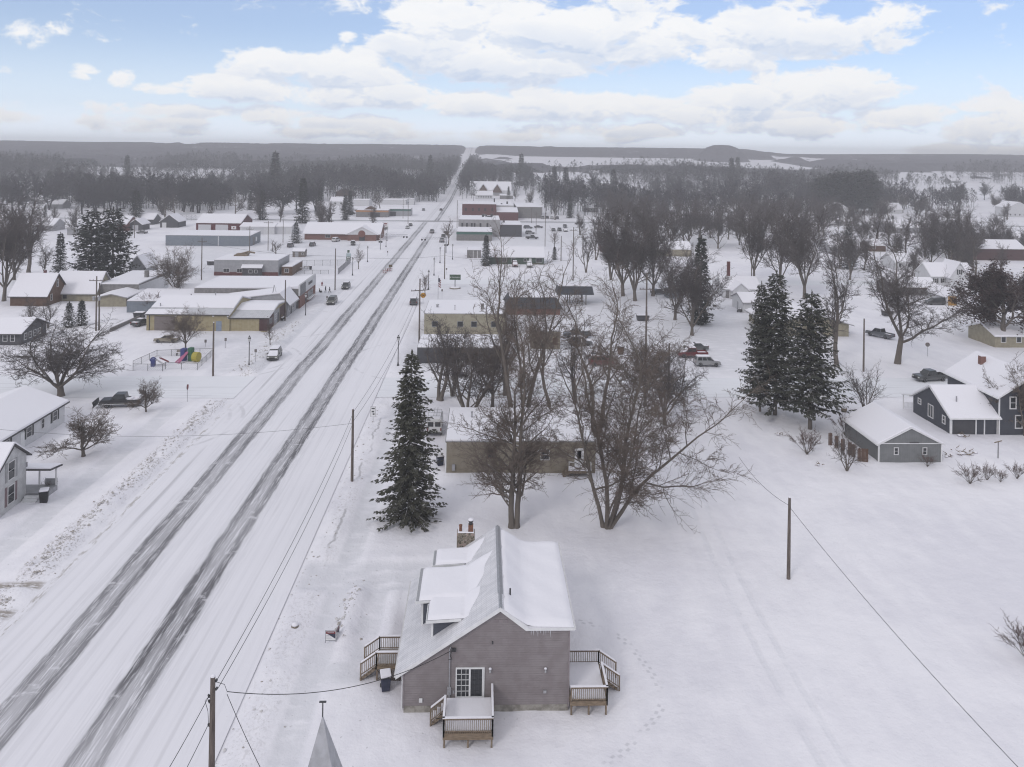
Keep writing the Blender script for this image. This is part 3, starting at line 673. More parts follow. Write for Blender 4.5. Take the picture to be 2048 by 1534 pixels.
def dsnow(par, x0, z0, x1, z1, y0, y1, seed, spread):
    """snow bank on a dormer roof that tails out over the main slope"""
    n, m = 26, 20; vs = []
    for j in range(m + 1):
        v = j / m; y = y0 + (y1 - y0) * v
        for i in range(n + 1):
            u = i / n
            end = x1 + spread * (.36 + .64 * v) + .10 * math.sin(y * 2.3 + seed)
            end = min(end, 1.25)
            x = x0 + (end - x0) * u
            base = z0 + (z1 - z0) * (x - x0) / (x1 - x0) if x < x1 else zl(x); base = max(base, zl(x))
            du = min(u * (end - x0) / .3, (1 - u) * (end - x0) / .9); dv = min(v, 1 - v) * (y1 - y0) / .3
            e = min(1, du, dv); h = .20 * (1 - (1 - e) ** 2) * (.9 + .2 * math.sin(x * 1.7 + seed) * math.sin(y * 1.1 + seed))
            vs.append((x, y, base + h + .005))
    fs = [(j * (n + 1) + i, j * (n + 1) + i + 1, (j + 1) * (n + 1) + i + 1, (j + 1) * (n + 1) + i) for j in range(m) for i in range(n)]
    MB().add(vs, fs).build('dormer_snow', M_snow, par, smooth=True)
dsnow(d1, -3.40, 5.49, -.95, 5.62, 55.78, 58.75, 1, 1.3)
dsnow(d2, -4.18, 5.51, -.8, 5.72, 58.2, 62.7, 2, 1.9)
dsnow(d3, -3.30, 5.49, -.9, 5.65, 63.25, 65.7, 3, 1.5)
ch = MB(); ch.box(-1.72, -.24, 66.25, 67.25, 0, 6.55); cho = ch.build('chimney', M_stone, house, bevel=.12, bseg=2)
fp = MB(); fp.lathe([(.13, 6.5), (.12, 7.05), (.15, 7.06), (.15, 7.12)], 10, (-1.42, 66.6, 0)); fp.build('flue_pot', mottled('clay_pot', (.20, .09, .055), (.12, .06, .045), 5), cho)
fp = MB(); fp.box(-.78, -.38, 66.4, 66.85, 6.5, 7.15); fp.build('flue_pot', MATS['clay_pot'], cho)
fp = MB(); fp.lathe([(.15, 7.15), (.16, 7.4), (.22, 7.42), (.2, 7.5)], 10, (-.58, 66.62, 0)); fp.build('flue_cap', M_dark, cho)
MB().lathe([(.24, 7.505), (.2, 7.6), (.05, 7.64)], 10, (-.58, 66.62, 0)).build('cap_snow', M_snow, cho, smooth=True)
MB().box(-1.65, -.3, 66.3, 67.2, 6.545, 6.63).build('chimney_snow', M_snow, cho, bevel=.04)
# front wall fittings
FW = ((0, HY0, 0), (1, 0, 0), (0, -1, 0))
sl = window(house, FW, (-1.36, .98), 1.96, 2.06, .085, (1, 1), M_white, M_glass, 'sliding_door', None, .09)
g = MB()
for i in (1, 2): g.box(-1.28 + i * .31 - .014, -1.28 + i * .31 + .014, HY0 - .05, HY0 - .02, 1.06, 2.95)
for i in range(1, 5): g.box(-1.28, -.42, HY0 - .05, HY0 - .021, 1.06 + i * .38 - .014, 1.06 + i * .38 + .014)
g.box(-.46, -.34, HY0 - .095, HY0 - .01, 1.06, 2.96); g.box(.44, .5, HY0 - .08, HY0 - .01, 1.06, 2.96)
g.build('muntin', M_white, sl)
g = MB()
for i in (1, 2): g.box(-.34 + i * .26 - .01, -.34 + i * .26 + .01, HY0 - .03, HY0 - .016, 1.06, 2.95)
for i in range(1, 5): g.box(-.34, .44, HY0 - .03, HY0 - .017, 1.06 + i * .38 - .01, 1.06 + i * .38 + .01)
g.build('inner_muntin', M_dark, sl)
def floodlight(x, z):
    m = MB(); m.lathe([(.09, 0), (.1, .04), (.05, .06)], 10, (x, HY0 - .1, z)); m.tube([(x - .02, HY0, z), (x - .02, HY0 - .14, z + .02)], .04, 6); m.tube([(x, HY0 - .12, z), (x, HY0 - .17, z - .16)], [.06, .08], 8)
    o = m.build('wall_light', M_galv, house); MB().lathe([(.11, .06), (.08, .12), (.02, .14)], 10, (x, HY0 - .12, z)).build('light_snow', M_snow, o, smooth=True)
floodlight(.98, 2.92); floodlight(4.75, 2.9)
MB().box(4.62, 4.84, HY0 - .14, HY0, 1.28, 1.46).build('dryer_vent', M_galv, house, bevel=.02)
MB().box(-3.82, -3.58, HY0 - .12, HY0, .72, .98).build('wall_vent', M_white, house, bevel=.02)
v = MB()
for x in (1.2, 1.55, 1.9): v.box(x, x + .26, HY0 - .03, HY0, 6.05, 6.27)
v.build('gable_vent', MATS['corner_paint'], house)
MB().box(1.08, 1.16, HY0 - .07, HY0, 4.62, 4.8).build('bracket', M_dark, house)
# service mast, meter
sm = MB(); sm.tube([(-1.78, HY0 - .12, 1.0), (-1.78, HY0 - .12, 4.35), (-1.70, HY0 - .14, 4.5)], .045, 8); so_ = sm.build('service_mast', M_galv, house)
MB().tube([(-1.70, HY0 - .14, 4.5), (-1.62, HY0 - .25, 4.4), (-1.75, HY0 - .3, 4.0), (-1.60, HY0 - .25, 3.75), (-1.85, HY0 - .2, 3.7)], .022, 5).build('drip_loop', M_black, so_)
MB().box(-1.62, -1.36, HY0 - .2, HY0 - .06, 4.2, 4.4).build('insulator', M_dark, so_)
MB().box(-1.92, -1.66, HY0 - .16, HY0, 1.25, 1.75).build('meter_box', M_galv, so_, bevel=.02)
MB().box(-1.55, -1.42, HY0 - .1, HY0, 1.3, 1.5).build('junction_box', M_galv, so_, bevel=.01)
rn = random.Random(3)
for i in range(9):
    ic = MB(); x = 3.75 + i * .16 + rn.uniform(-.04, .04); ic.tube([(x, YF + .02, 5.62), (x, YF + .02, 5.62 - rn.uniform(.12, .5))], [.02, .003], 5)
    ic.build('icicle', mat('ice', (.75, .78, .82), .15, 0, None, .5), house)
# decks
def deck(x0, x1, y0, y1, zf, rails, stairs, skirt=.32, floor_snow=.12, lattice=False):
    """rails: list of polylines [(x,y)...]; stairs: dict(x0,y0,dir,width,n)"""
    f = MB(); n = int((x1 - x0) / .14)
    for i in range(n): f.box(x0 + i * (x1 - x0) / n + .005, x0 + (i + 1) * (x1 - x0) / n - .005, y0, y1, zf - .04, zf)
    f.box(x0, x1, y0 + .002, y0 + .06, zf - skirt, zf - .042); f.box(x0, x1, y1 - .06, y1 - .002, zf - skirt, zf - .042)
    f.box(x0 + .002, x0 + .06, y0 + .06, y1 - .06, zf - skirt, zf - .042); f.box(x1 - .06, x1 - .002, y0 + .06, y1 - .06, zf - skirt, zf - .042)
    dk = f.build('deck', M_woodlt, house)
    for px_ in (x0 + .1, (x0 + x1) / 2, x1 - .1):
        MB().box(px_ - .06, px_ + .06, y0 + .08, y0 + .2, -.1, zf - .3).build('deck_post', M_wood, dk)
    H = .95
    for line in rails:
        r = MB(); cap_ = MB()
        for (xa, ya, za), (xb, yb, zb) in zip(line, line[1:]):
            a, b = Vector((xa, ya, za)), Vector((xb, yb, zb)); d_ = b - a; L_ = Vector((d_.x, d_.y, 0)).length
            for q in (a, b): r.box(q.x - .05, q.x + .05, q.y - .05, q.y + .05, q.z - .25, q.z + H - .03)
            for hz in (.1, H - .1): r.tube([a + Vector((0, 0, hz)), b + Vector((0, 0, hz))], .035, 4)
            nb = max(2, int(L_ / .13))
            for i in range(1, nb):
                q = a + d_ * (i / nb); r.box(q.x - .02, q.x + .02, q.y - .02, q.y + .02, q.z + .06, q.z + H - .06)
            w_ = Vector((-d_.y, d_.x, 0)).normalized() * .08; e = Vector((d_.x, d_.y, 0)).normalized() * .07
            p0 = a + Vector((0, 0, H - .03)) - e * (1 if d_.z == 0 else 0); p1 = b + Vector((0, 0, H - .03)) + e * (1 if d_.z == 0 else 0)
            r.ext([p0 - w_, p1 - w_, p1 + w_, p0 + w_], (0, 0, .04))
            cap_.ext([p0 - w_ * .9 + Vector((0, 0, .042)), p1 - w_ * .9 + Vector((0, 0, .042)), p1 + w_ * .9 + Vector((0, 0, .042)), p0 + w_ * .9 + Vector((0, 0, .042))], (0, 0, .06))
        r.build('railing', M_wood, dk); cap_.build('rail_snow', M_snow, dk)
    if stairs:
        sx, sy, dx, wd, ns = stairs; s_ = MB(); sn = MB(); rise = zf / (ns + 1)
        for i in range(ns):
            z1 = zf - rise * (i + 1); xa = sx + dx * .28 * i; xb = sx + dx * .28 * (i + 1)
            s_.box(min(xa, xb), max(xa, xb), sy, sy + wd, z1 - .04, z1); s_.box(min(xa, xb) + .1, min(xa, xb) + .14, sy + .03, sy + wd - .03, z1 - rise, z1 - .04)
            sn.box(min(xa, xb) + .02, max(xa, xb) - .02, sy + .05, sy + wd - .05, z1 + .001, z1 + .06)
        for yy_ in (sy, sy + wd - .05):
            s_.ext([(sx, yy_, zf - .04), (sx + dx * .28 * ns, yy_, rise - .04), (sx + dx * .28 * ns, yy_, -.05), (sx, yy_, zf - .34)], (0, .05, 0))
        st_ = s_.build('stairs', M_wood, dk); sn.build('step_snow', M_snow, dk)
    if floor_snow:
        MB().box(x0 + .1, x1 - .1, y0 + .1, y1 - .1, zf + .002, zf + floor_snow).build('deck_snow', M_snow, dk, bevel=.05, bseg=2)
    return dk
zf = .95
dk1 = deck(-2.05, 1.18, 51.15, 54.42, zf, [[(-2.0, 53.25, zf), (-2.0, 51.2, zf), (1.13, 51.2, zf), (1.13, 54.35, zf)], [(-2.0, 53.25, zf), (-2.95, 53.25, .2)]], (-2.05, 53.25, -1, 1.05, 3), .42, .16)
dk2 = deck(6.42, 8.98, 53.95, 58.05, 1.0, [[(6.5, 54.0, 1.0), (8.93, 54.0, 1.0), (8.93, 56.5, 1.0)], [(8.93, 58.0, 1.0), (6.5, 58.0, 1.0)], [(8.93, 56.5, 1.0), (10.2, 56.5, .15)], [(8.93, 58.0, 1.0), (10.2, 58.0, .15)]], (8.98, 56.5, 1, 1.5, 4), .3, .14)
dk3 = deck(-7.2, -5.0, 57.75, 59.75, 1.1, [[(-5.1, 57.8, 1.1), (-7.15, 57.8, 1.1), (-8.25, 57.8, .35)], [(-5.1, 59.7, 1.1), (-7.15, 59.7, 1.1), (-8.25, 59.7, .35)]], (-7.2, 57.8, -1, 1.9, 4), .25, .0)
la = MB()
for i in range(16):
    x = -7.15 + i * .14
    la.tube([(x, 57.78, 0), (min(x + .85, -5.05), 57.78, min(.85, -5.05 - x))], .016, 4); la.tube([(min(x + .85, -5.05), 57.76, 0), (x, 57.76, min(.85, -5.05 - x))], .016, 4)
la.build('lattice', M_wood, dk3)
MB().box(-7.1, -5.2, 57.95, 59.6, 1.102, 1.12).build('deck_snow', MATS['frosted_metal_roof'] if 0 else mottled('frosted_boards', (.55, .54, .56), (.42, .40, .41), 5, .8, 0, (1, 8, 1)), dk3)
# things round the house
tc = thing('wheelie_bin', 'dark blue wheeled bin with snow on its lid beside the grey house', 'bin', (-6.35, 56.75, .05), R(12))
def taper(x0, x1, y0, y1, z0, z1, k_):
    cx, cy = (x0 + x1) / 2, (y0 + y1) / 2
    lo = [(cx + (x - cx) * k_, cy + (y - cy) * k_, z0) for x, y in ((x0, y0), (x1, y0), (x1, y1), (x0, y1))]; hi = [(x0, y0, z1), (x1, y0, z1), (x1, y1, z1), (x0, y1, z1)]
    return MB().add(lo + hi, [(3, 2, 1, 0), (4, 5, 6, 7), (0, 1, 5, 4), (1, 2, 6, 5), (2, 3, 7, 6), (3, 0, 4, 7)])
M_navy = mottled('navy_plastic', (.025, .03, .055), (.04, .045, .075), 3, .5)
taper(-.36, .36, -.4, .4, .06, 1.0, .76).build('body', M_navy, tc, bevel=.03)
li = MB(); li.box(-.39, .39, -.43, .44, 1.0, 1.07); li.build('lid', M_black, tc, bevel=.02)
MB().box(-.37, .37, -.41, .42, 1.07, 1.26).build('lid_snow', M_snow, tc, bevel=.06, bseg=2)
for s_ in (-1, 1): MB().tube([(s_ * .3 - .04, .38, .12), (s_ * .3 + .04, .38, .12)], .13, 10).build('wheel', M_black, tc)
M_red = mottled('sign_red', (.20, .03, .035), (.16, .022, .03), 3, .5)
def yard_sign(label, loc, rz):
    t = thing('yard_sign', label, 'sign', loc, rz, 'for sale signs in the yard')
    p = MB()
    for x in (-.40, .40): p.box(x - .025, x + .025, -.02, .02, -.1, .86)
    p.box(-.42, .42, -.018, .018, .06, .11); p.box(-.42, .42, -.02, .02, .80, .85); p.build('frame', M_galv, t)
    MB().box(-.375, .375, -.012, .012, .12, .795).build('panel', M_white, t)
    MB().box(-.36, .36, -.015, .015, .60, .78).build('red_band', M_red, t)
    MB().ext([(.36, -.016, .22), (.36, -.016, .595), (-.26, -.016, .595)], (0, .032, 0)).build('blue_triangle', M_navy, t)
    l = MB(); l.box(-.25, .25, -.018, .018, .67, .71); l.box(-.34, -.1, -.014, .014, .44, .48); l.box(-.34, .02, -.014, .014, .33, .37); l.box(-.34, .08, -.014, .014, .22, .25)
    l.build('lettering', mottled('sign_grey', (.45, .43, .45), (.5, .48, .5), 3), t)
    return t
yard_sign('small white red and blue yard sign facing the camera in the snow', (-11.24, 62.3, .12), 0)
yard_sign('small yard sign turned edge-on behind the red and blue one', (-10.80, 62.75, .12), R(82))
# ------------------------------------------------------------------ building kit (local frame: x along the front, y away, z up)
M_roofdk = mottled('dark_shingle', (.06, .058, .062), (.10, .098, .10), 3, .9, .2)
M_roofmet = siding('corrugated_roof', (.55, .55, .58), .45, 0, .5, .08)
M_eave = mottled('grey_trim', (.34, .34, .35), (.27, .27, .28), 3, .6)
def face(f, w, d):
    return {'F': ((0, 0, 0), (1, 0, 0), (0, -1, 0)), 'R': ((w, 0, 0), (0, 1, 0), (1, 0, 0)), 'L': ((0, 0, 0), (0, 1, 0), (-1, 0, 0))}[f]
def panel(par, name, P, s, z, w, h, m, t=.05, bevel=0):
    o, ux, n = (Vector(v) for v in P); mb = MB()
    p = [o + ux * a + Vector((0, 0, c_)) for a, c_ in ((s, z), (s + w, z), (s + w, z + h), (s, z + h))]
    mb.ext(p, n * t); return mb.build(name, m, par, bevel=bevel)
def fit(root, w, d, wins=(), doors=(), far=False, frame=M_trim):
    for q in wins:
        f, s, z, ww, hh = q[:5]; ex = q[5] if len(q) > 5 else {}
        if far and not ex: window(root, face(f, w, d), (s, z), ww, hh, .11, (1, 1), frame)
        else: window(root, face(f, w, d), (s, z), ww, hh, ex.get('fr', .09), ex.get('grid', (1, 2)), ex.get('frame', frame), M_glass, 'window', ex.get('sh'))
    for q in doors:
        f, s, z, ww, hh, m = q[:6]; panel(root, q[6] if len(q) > 6 else 'door', face(f, w, d), s, z, ww, hh, m)
def gable(name, label, cat, loc, w, d, h, rise, ridge='x', wallm=None, roofm=None, over=.4, wins=(), doors=(), rz=0, snow=.2, chim=None, far=False, group=None, frame=M_trim, shed=None, base=.35, trimw=None):
    root = thing(name, label, cat, loc, rz, group)
    wallm = wallm or M_white; roofm = roofm or M_eave
    wl = MB()
    if ridge == 'x': wl.prof_x([(0, -base), (d, -base), (d, h), (d / 2, h + rise - .02), (0, h)], 0, w)
    else: wl.prof_y([(0, -base), (w, -base), (w, h), (w / 2, h + rise - .02), (0, h)], 0, d)
    wl.build('wall', wallm, root)
    half = (d if ridge == 'x' else w) / 2; k_ = rise / half; e = h - over * k_; t = .14
    pr = [(-over, e), (half, h + rise), (2 * half + over, e), (2 * half + over, e - t), (half, h + rise - t), (-over, e - t)]
    pr = [(a, b + .10) for a, b in pr]; L0, L1 = -over * .8, (w if ridge == 'x' else d) + over * .8
    rf = MB(); rf.prof_x(pr, L0, L1) if ridge == 'x' else rf.prof_y(pr, L0, L1)
    ro_ = rf.build('roof', roofm, root)
    if snow:
        i = .06; sp = [(-over + i, e + .104), (half, h + rise + .104), (2 * half + over - i, e + .104), (2 * half + over - i * 3, e + .104 + snow + i * 2 * k_), (half + .15, h + rise + .1 + snow - .03), (half - .15, h + rise + .1 + snow - .03), (-over + i * 3, e + .104 + snow + i * 2 * k_)]
        sn = MB(); sn.prof_x(sp, L0 + i, L1 - i) if ridge == 'x' else sn.prof_y(sp, L0 + i, L1 - i)
        sn.build('roof_snow', M_snow, ro_, bevel=0 if far else .05)
    if trimw:
        for cx in (0, w): 
            mb = MB(); mb.box(cx - .07, cx + .07, -.05, .12, 0, h - .05); mb.build('corner_board', trimw, root)
    for c in (chim or ()):
        x, y, sz, zt, m = c; B(x - sz / 2, x + sz / 2, y - sz / 2, y + sz / 2, h - .5, zt).build('chimney', m, ro_); B(x - sz / 2 + .04, x + sz / 2 - .04, y - sz / 2 + .04, y + sz / 2 - .04, zt + .002, zt + .1).build('chimney_snow', M_snow, ro_)
    fit(root, w, d, wins, doors, far, frame)
    return root
def flat(name, label, cat, loc, w, d, h, wallm, para=.35, wins=(), doors=(), rz=0, far=False, group=None, vents=(), cap=M_eave, band=None, slope=0, base=.35, frame=M_trim):
    root = thing(name, label, cat, loc, rz, group)
    wl = MB(); wl.prof_x([(0, -base), (d, -base), (d, h + slope), (0, h)], 0, w); wo = wl.build('wall', wallm, root)
    cp = MB(); t = .18
    cp.prof_x([(-.06, h + .002), (d + .06, h + slope + .002), (d + .06, h + slope + .12), (-.06, h + .12)], -.06, t); cp.prof_x([(-.06, h + .002), (d + .06, h + slope + .002), (d + .06, h + slope + .12), (-.06, h + .12)], w - t, w + .06)
    cp.box(t, w - t, -.06, t, h + .002, h + .12); cp.box(t, w - t, d - t, d + .06, h + slope + .002, h + slope + .12)
    ro_ = cp.build('roof', cap, root)
    sn = MB(); sn.prof_x([(.05, h + .05), (d - .05, h + slope + .05), (d - .05, h + slope + .3), (.12, h + .3)], .05, w - .05); sn.build('roof_snow', M_snow, ro_, bevel=.06)
    for q in vents:
        x, y, r_, hh = q[:4]; zr = h + slope * y / d
        m = MB()
        if len(q) > 4: m.box(x - r_, x + r_, y - r_, y + r_, zr + .2, zr + hh)
        else: m.lathe([(r_, .2), (r_, hh), (r_ * 1.6, hh + .02), (r_ * 1.4, hh + .15)], 8, (x, y, zr))
        m.build('roof_vent', M_galv if len(q) <= 4 or q[4] == 1 else q[4], ro_)
    if band: panel(root, 'lower_band', face('F', w, d), -.02, -.1, w + .04, band[0], band[1], .03)
    fit(root, w, d, wins, doors, far, frame)
    return root
def W_(ax, ay, bx): P = G(ax, ay); return P, (bx - ax) * depth(P) / FPX
# ---- palette
M_whitesid = siding('white_siding', (.62, .62, .64), .16, 2, .35, .05)
M_greysid = siding('light_grey_siding', (.36, .36, .38), .16, 2, .4, .06)
M_tanmetal = siding('tan_metal_siding', (.36, .31, .20), .33, 0, .5, .05)
M_tan = mottled('tan_stucco', (.32, .29, .215), (.26, .235, .18), 1.2, .9, .1)
M_cream = mottled('cream_wall', (.36, .33, .255), (.30, .275, .21), 1.0, .9, .1)
M_beige = siding('beige_siding', (.255, .225, .18), .18, 2, .3, .04)
M_dkgrey = siding('dark_grey_siding', (.075, .075, .083), .16, 2, .4, .012)
M_slate = siding('slate_siding', (.062, .067, .082), .15, 2, .4, .01)
M_barn = siding('barn_red', (.10, .022, .028), .3, 0, .4, .02)
M_brick = brick('red_brick', (.20, .075, .055), (.15, .06, .05), (.26, .2, .18))
M_brickdk = brick('dark_red_brick', (.13, .035, .035), (.10, .03, .03), (.16, .1, .1))
M_brown = siding('brown_boards', (.12, .075, .055), .25, 0, .4, .03)
M_gdoor = siding('grey_overhead_door', (.19, .165, .16), .5, 2, .3, .02)
M_wdoor = siding('white_overhead_door', (.55, .55, .58), .5, 2, .3, .03)
M_bluedoor = mottled('blue_grey_door', (.24, .28, .36), (.2, .24, .31), 2, .6)
M_greyblk = mottled('grey_block', (.23, .22, .22), (.17, .165, .165), 1.5, .9, .1)
M_bluemetal = siding('blue_grey_metal', (.20, .225, .26), .4, 0, .4, .03)
M_green = siding('green_siding', (.075, .105, .085), .16, 2, .4, .02)
M_maroon = siding('maroon_panel', (.075, .04, .042), .25, 0, .3, .01)
M_orangedoor = siding('amber_wood_door', (.42, .25, .09), .25, 0, .3, .06)
# ---- left of the highway, near
gable('ranch_house', 'long white ranch house with dark shutters at the left edge of the photo', 'house', (-68.6, 89.6, 0), 11.1, 23.6, 2.75, 1.85, 'y', M_whitesid, M_roofdk, .5,
      [('R', s, .95, ww, 1.35, dict(sh=M_black if ww > 1 else None)) for s, ww in ((4.2, 1.25), (9.4, 1.25), (14.2, 1.25), (17.6, .8), (20.4, 1.2))], [('R', 12.9, 0, .95, 2.1, M_white)])
h2 = gable('gable_house', 'narrow pale grey two storey house with shutters and small porch near the highway', 'house', (-57.3, 83.0, 0), 8.4, 5.4, 4.85, 1.95, 'x', siding('pale_grey_siding', (.55, .55, .56), .16, 2, .45, .10), M_roofdk, .45,
      [('R', 1.95, 3.2, 1.3, 1.95, dict(sh=M_eave)), ('R', 1.95, .7, 1.3, 1.95, dict(sh=mottled('mauve_shutter', (.18, .13, .14), (.2, .15, .16), 3)))])
MB().box(8.6, 8.75, 4.9, 5.05, 3.6, 4.1).build('satellite_dish', M_galv, h2)
pr_ = MB(); pr_.prof_x([(5.35, 3.15), (7.9, 2.75), (7.9, 2.6), (5.35, 3.0)], 6.3, 11.0); po = pr_.build('porch_roof', M_roofdk, h2)
sn = MB(); sn.prof_x([(5.4, 3.16), (7.85, 2.77), (7.8, 2.92), (5.45, 3.3)], 6.35, 10.95); sn.build('porch_snow', M_snow, po, bevel=.04)
MB().box(6.4, 10.6, 5.32, 7.6, 0, .6).build('porch_floor', M_greysid, h2)
for x in (8.7, 10.5): MB().box(x - .07, x + .07, 7.4, 7.54, .6, 2.66).build('porch_post', M_white, h2)
MB().box(9.3, 10.6, 7.5, 7.6, .6, 1.3).build('porch_wall', M_greysid, h2)
st = MB()
for i in range(3): st.box(8.6, 10.1, 5.0 - .32 * i - .3, 5.0 - .32 * i, 0, .5 - .16 * i)
st.build('step', M_white, h2)
# spire of the church below the camera
sp = thing('church', 'grey pyramid church spire with dark cross rising from below the frame', 'church', (-7.03, 37.2, 0))
ap = 12.0; zb = 6.6; hw = 1.45
s_ = MB(); s_.add([(-hw, -hw, zb), (hw, -hw, zb), (hw, hw, zb), (-hw, hw, zb), (0, 0, ap)], [(0, 1, 4), (1, 2, 4), (2, 3, 4), (3, 0, 4), (3, 2, 1, 0)])
def spire_nodes(nt, b):
    k = N(nt); f = k.noise(k.geo(), 2.2, 4); c = k.mix(k.step(f, .3, .7), (.33, .33, .35), (.42, .42, .45))
    nt.links.new(c, b.inputs['Base Color']); k.bump(k.m('FRACT', k.m('MULTIPLY', k.sep(k.geo())[2], 5)), .25, .02, b)
s_.build('spire', mat('frosted_spire', (.38, .38, .4), .7, 0, spire_nodes), sp)
c_ = MB(); c_.tube([(0, 0, ap - .1), (0, 0, ap + .62)], .032, 6); c_.box(-.16, .16, -.035, .035, ap + .57, ap + .63); c_.build('cross', M_dark, sp)
MB().box(-1.5, 1.5, -1.5, 1.5, 0, zb - .003).build('tower', M_whitesid, sp)
nv = MB(); nv.prof_y([(-5.5, -.3), (5.5, -.3), (5.5, 5), (0, 8.2), (-5.5, 5)], -21, -1.6); nv.build('nave', M_whitesid, sp)
nr = MB(); nr.prof_y([(-6, 4.8), (0, 8.35), (6, 4.8), (6, 5.1), (0, 8.7), (-6, 5.1)], -21.4, -1.55); nr.build('nave_roof', M_snow, sp)
hd = MB(); hd.box(-2.05, 2.75, 1.5, 3.2, 8.15, 8.4); 
# ---- left of the highway, along the shop row
X0 = -70.0
P = G(293, 661)
yb = thing('metal_workshop', 'tan metal workshop with a brown overhead door and snowy ribbed roof', 'workshop', (-69.9, 170.1, 0))
w0, d0 = 17.2, 17
MB().prof_x([(0, -.3), (d0, -.3), (d0, 3.6), (d0 / 2, 5.6), (0, 3.6)], 0, w0).build('wall', M_tanmetal, yb)
rf = MB(); rf.prof_x([(-.5, 3.5), (d0 / 2, 5.75), (d0 + .5, 3.5), (d0 + .5, 3.32), (d0 / 2, 5.58), (-.5, 3.32)], -.2, w0 + .2); r_ = rf.build('roof', M_roofmet, yb)
MB().prof_x([(2.6, 4.33), (d0 / 2, 5.76), (d0 + .3, 3.6), (d0 + .2, 3.8), (d0 / 2, 5.93), (2.8, 4.5)], -.1, w0 + .1).build('roof_snow', M_snow, r_)
MB().prof_x([(-.42, 3.54), (1.6, 4.08), (1.6, 4.2), (-.3, 3.65)], -.1, 8.2).build('roof_snow', M_snow, r_)
MB().box(.0, w0, -.56, -.5, 3.3, 3.5).build('gutter', M_dark, r_)
panel(yb, 'overhead_door', face('F', w0, d0), 1.65, 0, 4.2, 3.0, M_gdoor); panel(yb, 'downpipe', face('F', w0, d0), .55, 0, .16, 3.3, M_dark, .1)
panel(yb, 'door', face('F', w0, d0), 14.4, 0, 1.15, 2.05, M_bluedoor)
for s in (5.9, 13.7, 16.7): panel(yb, 'wall_light', face('F', w0, d0), s, 3.0, .3, .22, M_white, .3)
MB().tube([(1.7, 3, 4.0), (1.7, 3, 5.2)], .12, 8).build('flue', M_galv, r_)
an = thing('shop_annex', 'low tan shop annex with a single slope ribbed roof and dark street front', 'shop', (-53.0, 170.4, 0))
wA, dA = 8.0, 15
MB().prof_x([(0, -.3), (dA, -.3), (dA, 3.4), (8, 4.1), (0, 2.85)], 0, wA).build('wall', M_tanmetal, an)
rf = MB(); rf.prof_x([(-.4, 2.8), (8, 4.2), (dA + .2, 3.5), (dA + .2, 3.35), (8, 4.05), (-.4, 2.65)], -.15, wA + .5); r_ = rf.build('roof', M_roofmet, an)
MB().prof_x([(4.2, 3.57), (8, 4.21), (dA, 3.53), (dA - .1, 3.72), (8, 4.38), (4.4, 3.75)], -.05, wA + .4).build('roof_snow', M_snow, r_)
MB().box(0, wA + .5, -.46, -.4, 2.6, 2.8).build('gutter', M_dark, r_)
panel(an, 'maroon_front', face('F', wA, dA), 6.4, 0, 1.62, 2.7, M_maroon, .03)
for s, ww in ((0.1, 5.2), (10.5, 4.3)): panel(an, 'maroon_front', face('R', wA, dA), s, 0, ww, 3.0, M_maroon, .04)
panel(an, 'shop_window', face('R', wA, dA), 1.6, .9, 2.6, 1.3, M_glass, .06); panel(an, 'grey_front', face('R', wA, dA), 5.5, 0, 4.7, 3.0, M_greysid, .03)
fit(an, wA, dA, [('R', 6.3, 1.0, 1.6, 1.2)], [('R', 8.6, 0, .95, 2.1, M_dark)])
gs = thing('gabled_shop', 'grey gabled shop with a steep snowy street-side slope and star frame on its roof', 'shop', (-60.4, 185.6, 0))
MB().prof_y([(0, -.3), (16, -.3), (16, 2.7), (14.2, 5.1), (0, 3.4)], 0, 8.8).build('wall', M_greysid, gs)
rf = MB(); rf.prof_y([(-.2, 3.45), (14.2, 5.25), (16.7, 2.35), (16.7, 2.2), (14.2, 5.08), (-.2, 3.3)], -.25, 9.0); r_ = rf.build('roof', M_eave, gs)
MB().prof_y([(0, 3.49), (14.2, 5.26), (16.6, 2.45), (16.5, 2.66), (14.25, 5.44), (.1, 3.7)], -.15, 8.9).build('roof_snow', M_snow, r_)
fit(gs, 16, 8.8, [('R', 1.3, .8, 1.3, 1.4), ('R', 4.7, .8, 1.3, 1.4)], [('R', 3.1, 0, 1.0, 2.1, M_dark)])
m = MB()
for a in (0, 2.1, 4.2): m.tube([(12.6 + .5 * math.cos(a), 1.2 + .5 * math.sin(a), 5.2), (12.6, 1.2, 7.0)], .05, 5)
m.build('roof_frame', M_galv, gs)
bk = thing('brick_store', 'brick store with a white false front, black lettering and wide snowy flat roof', 'store', (-69, 195.3, 0))
wB, dB = 25.2, 18.2
MB().box(0, wB - .3, 0, dB, -.3, 4.6).build('wall', M_greyblk, bk)
MB().box(wB - .3, wB, 0, dB, -.3, 2.9).build('wall', M_brick, bk)
MB().box(wB - .32, wB + .08, -.1, dB + .1, 2.9, 5.6).build('false_front', M_whitesid, bk)
panel(bk, 'patterned_panel', ((wB + .08, -.1, 0), (0, 1, 0), (1, 0, 0)), 0, 2.95, 6.0, 2.6, siding('patterned_grey_panel', (.22, .22, .23), .5, 1, .6, .08), .05)
sn = MB(); sn.prof_y([(.1, 4.65), (wB - .35, 4.65), (wB - .35, 5.35), (wB - 3, 4.95), (.2, 4.9)], .1, dB - .1); sn.build('roof_snow', M_snow, bk)
panel(bk, 'shop_window', face('R', wB, dB), 8.5, .8, 6.5, 1.7, M_glass, .04); panel(bk, 'flower_ledge', face('R', wB, dB), 8.2, .55, 7.2, .25, M_white, .6); panel(bk, 'door', face('R', wB, dB), 6.2, 0, 1.2, 2.2, M_dark)
m = MB(); z_ = 0
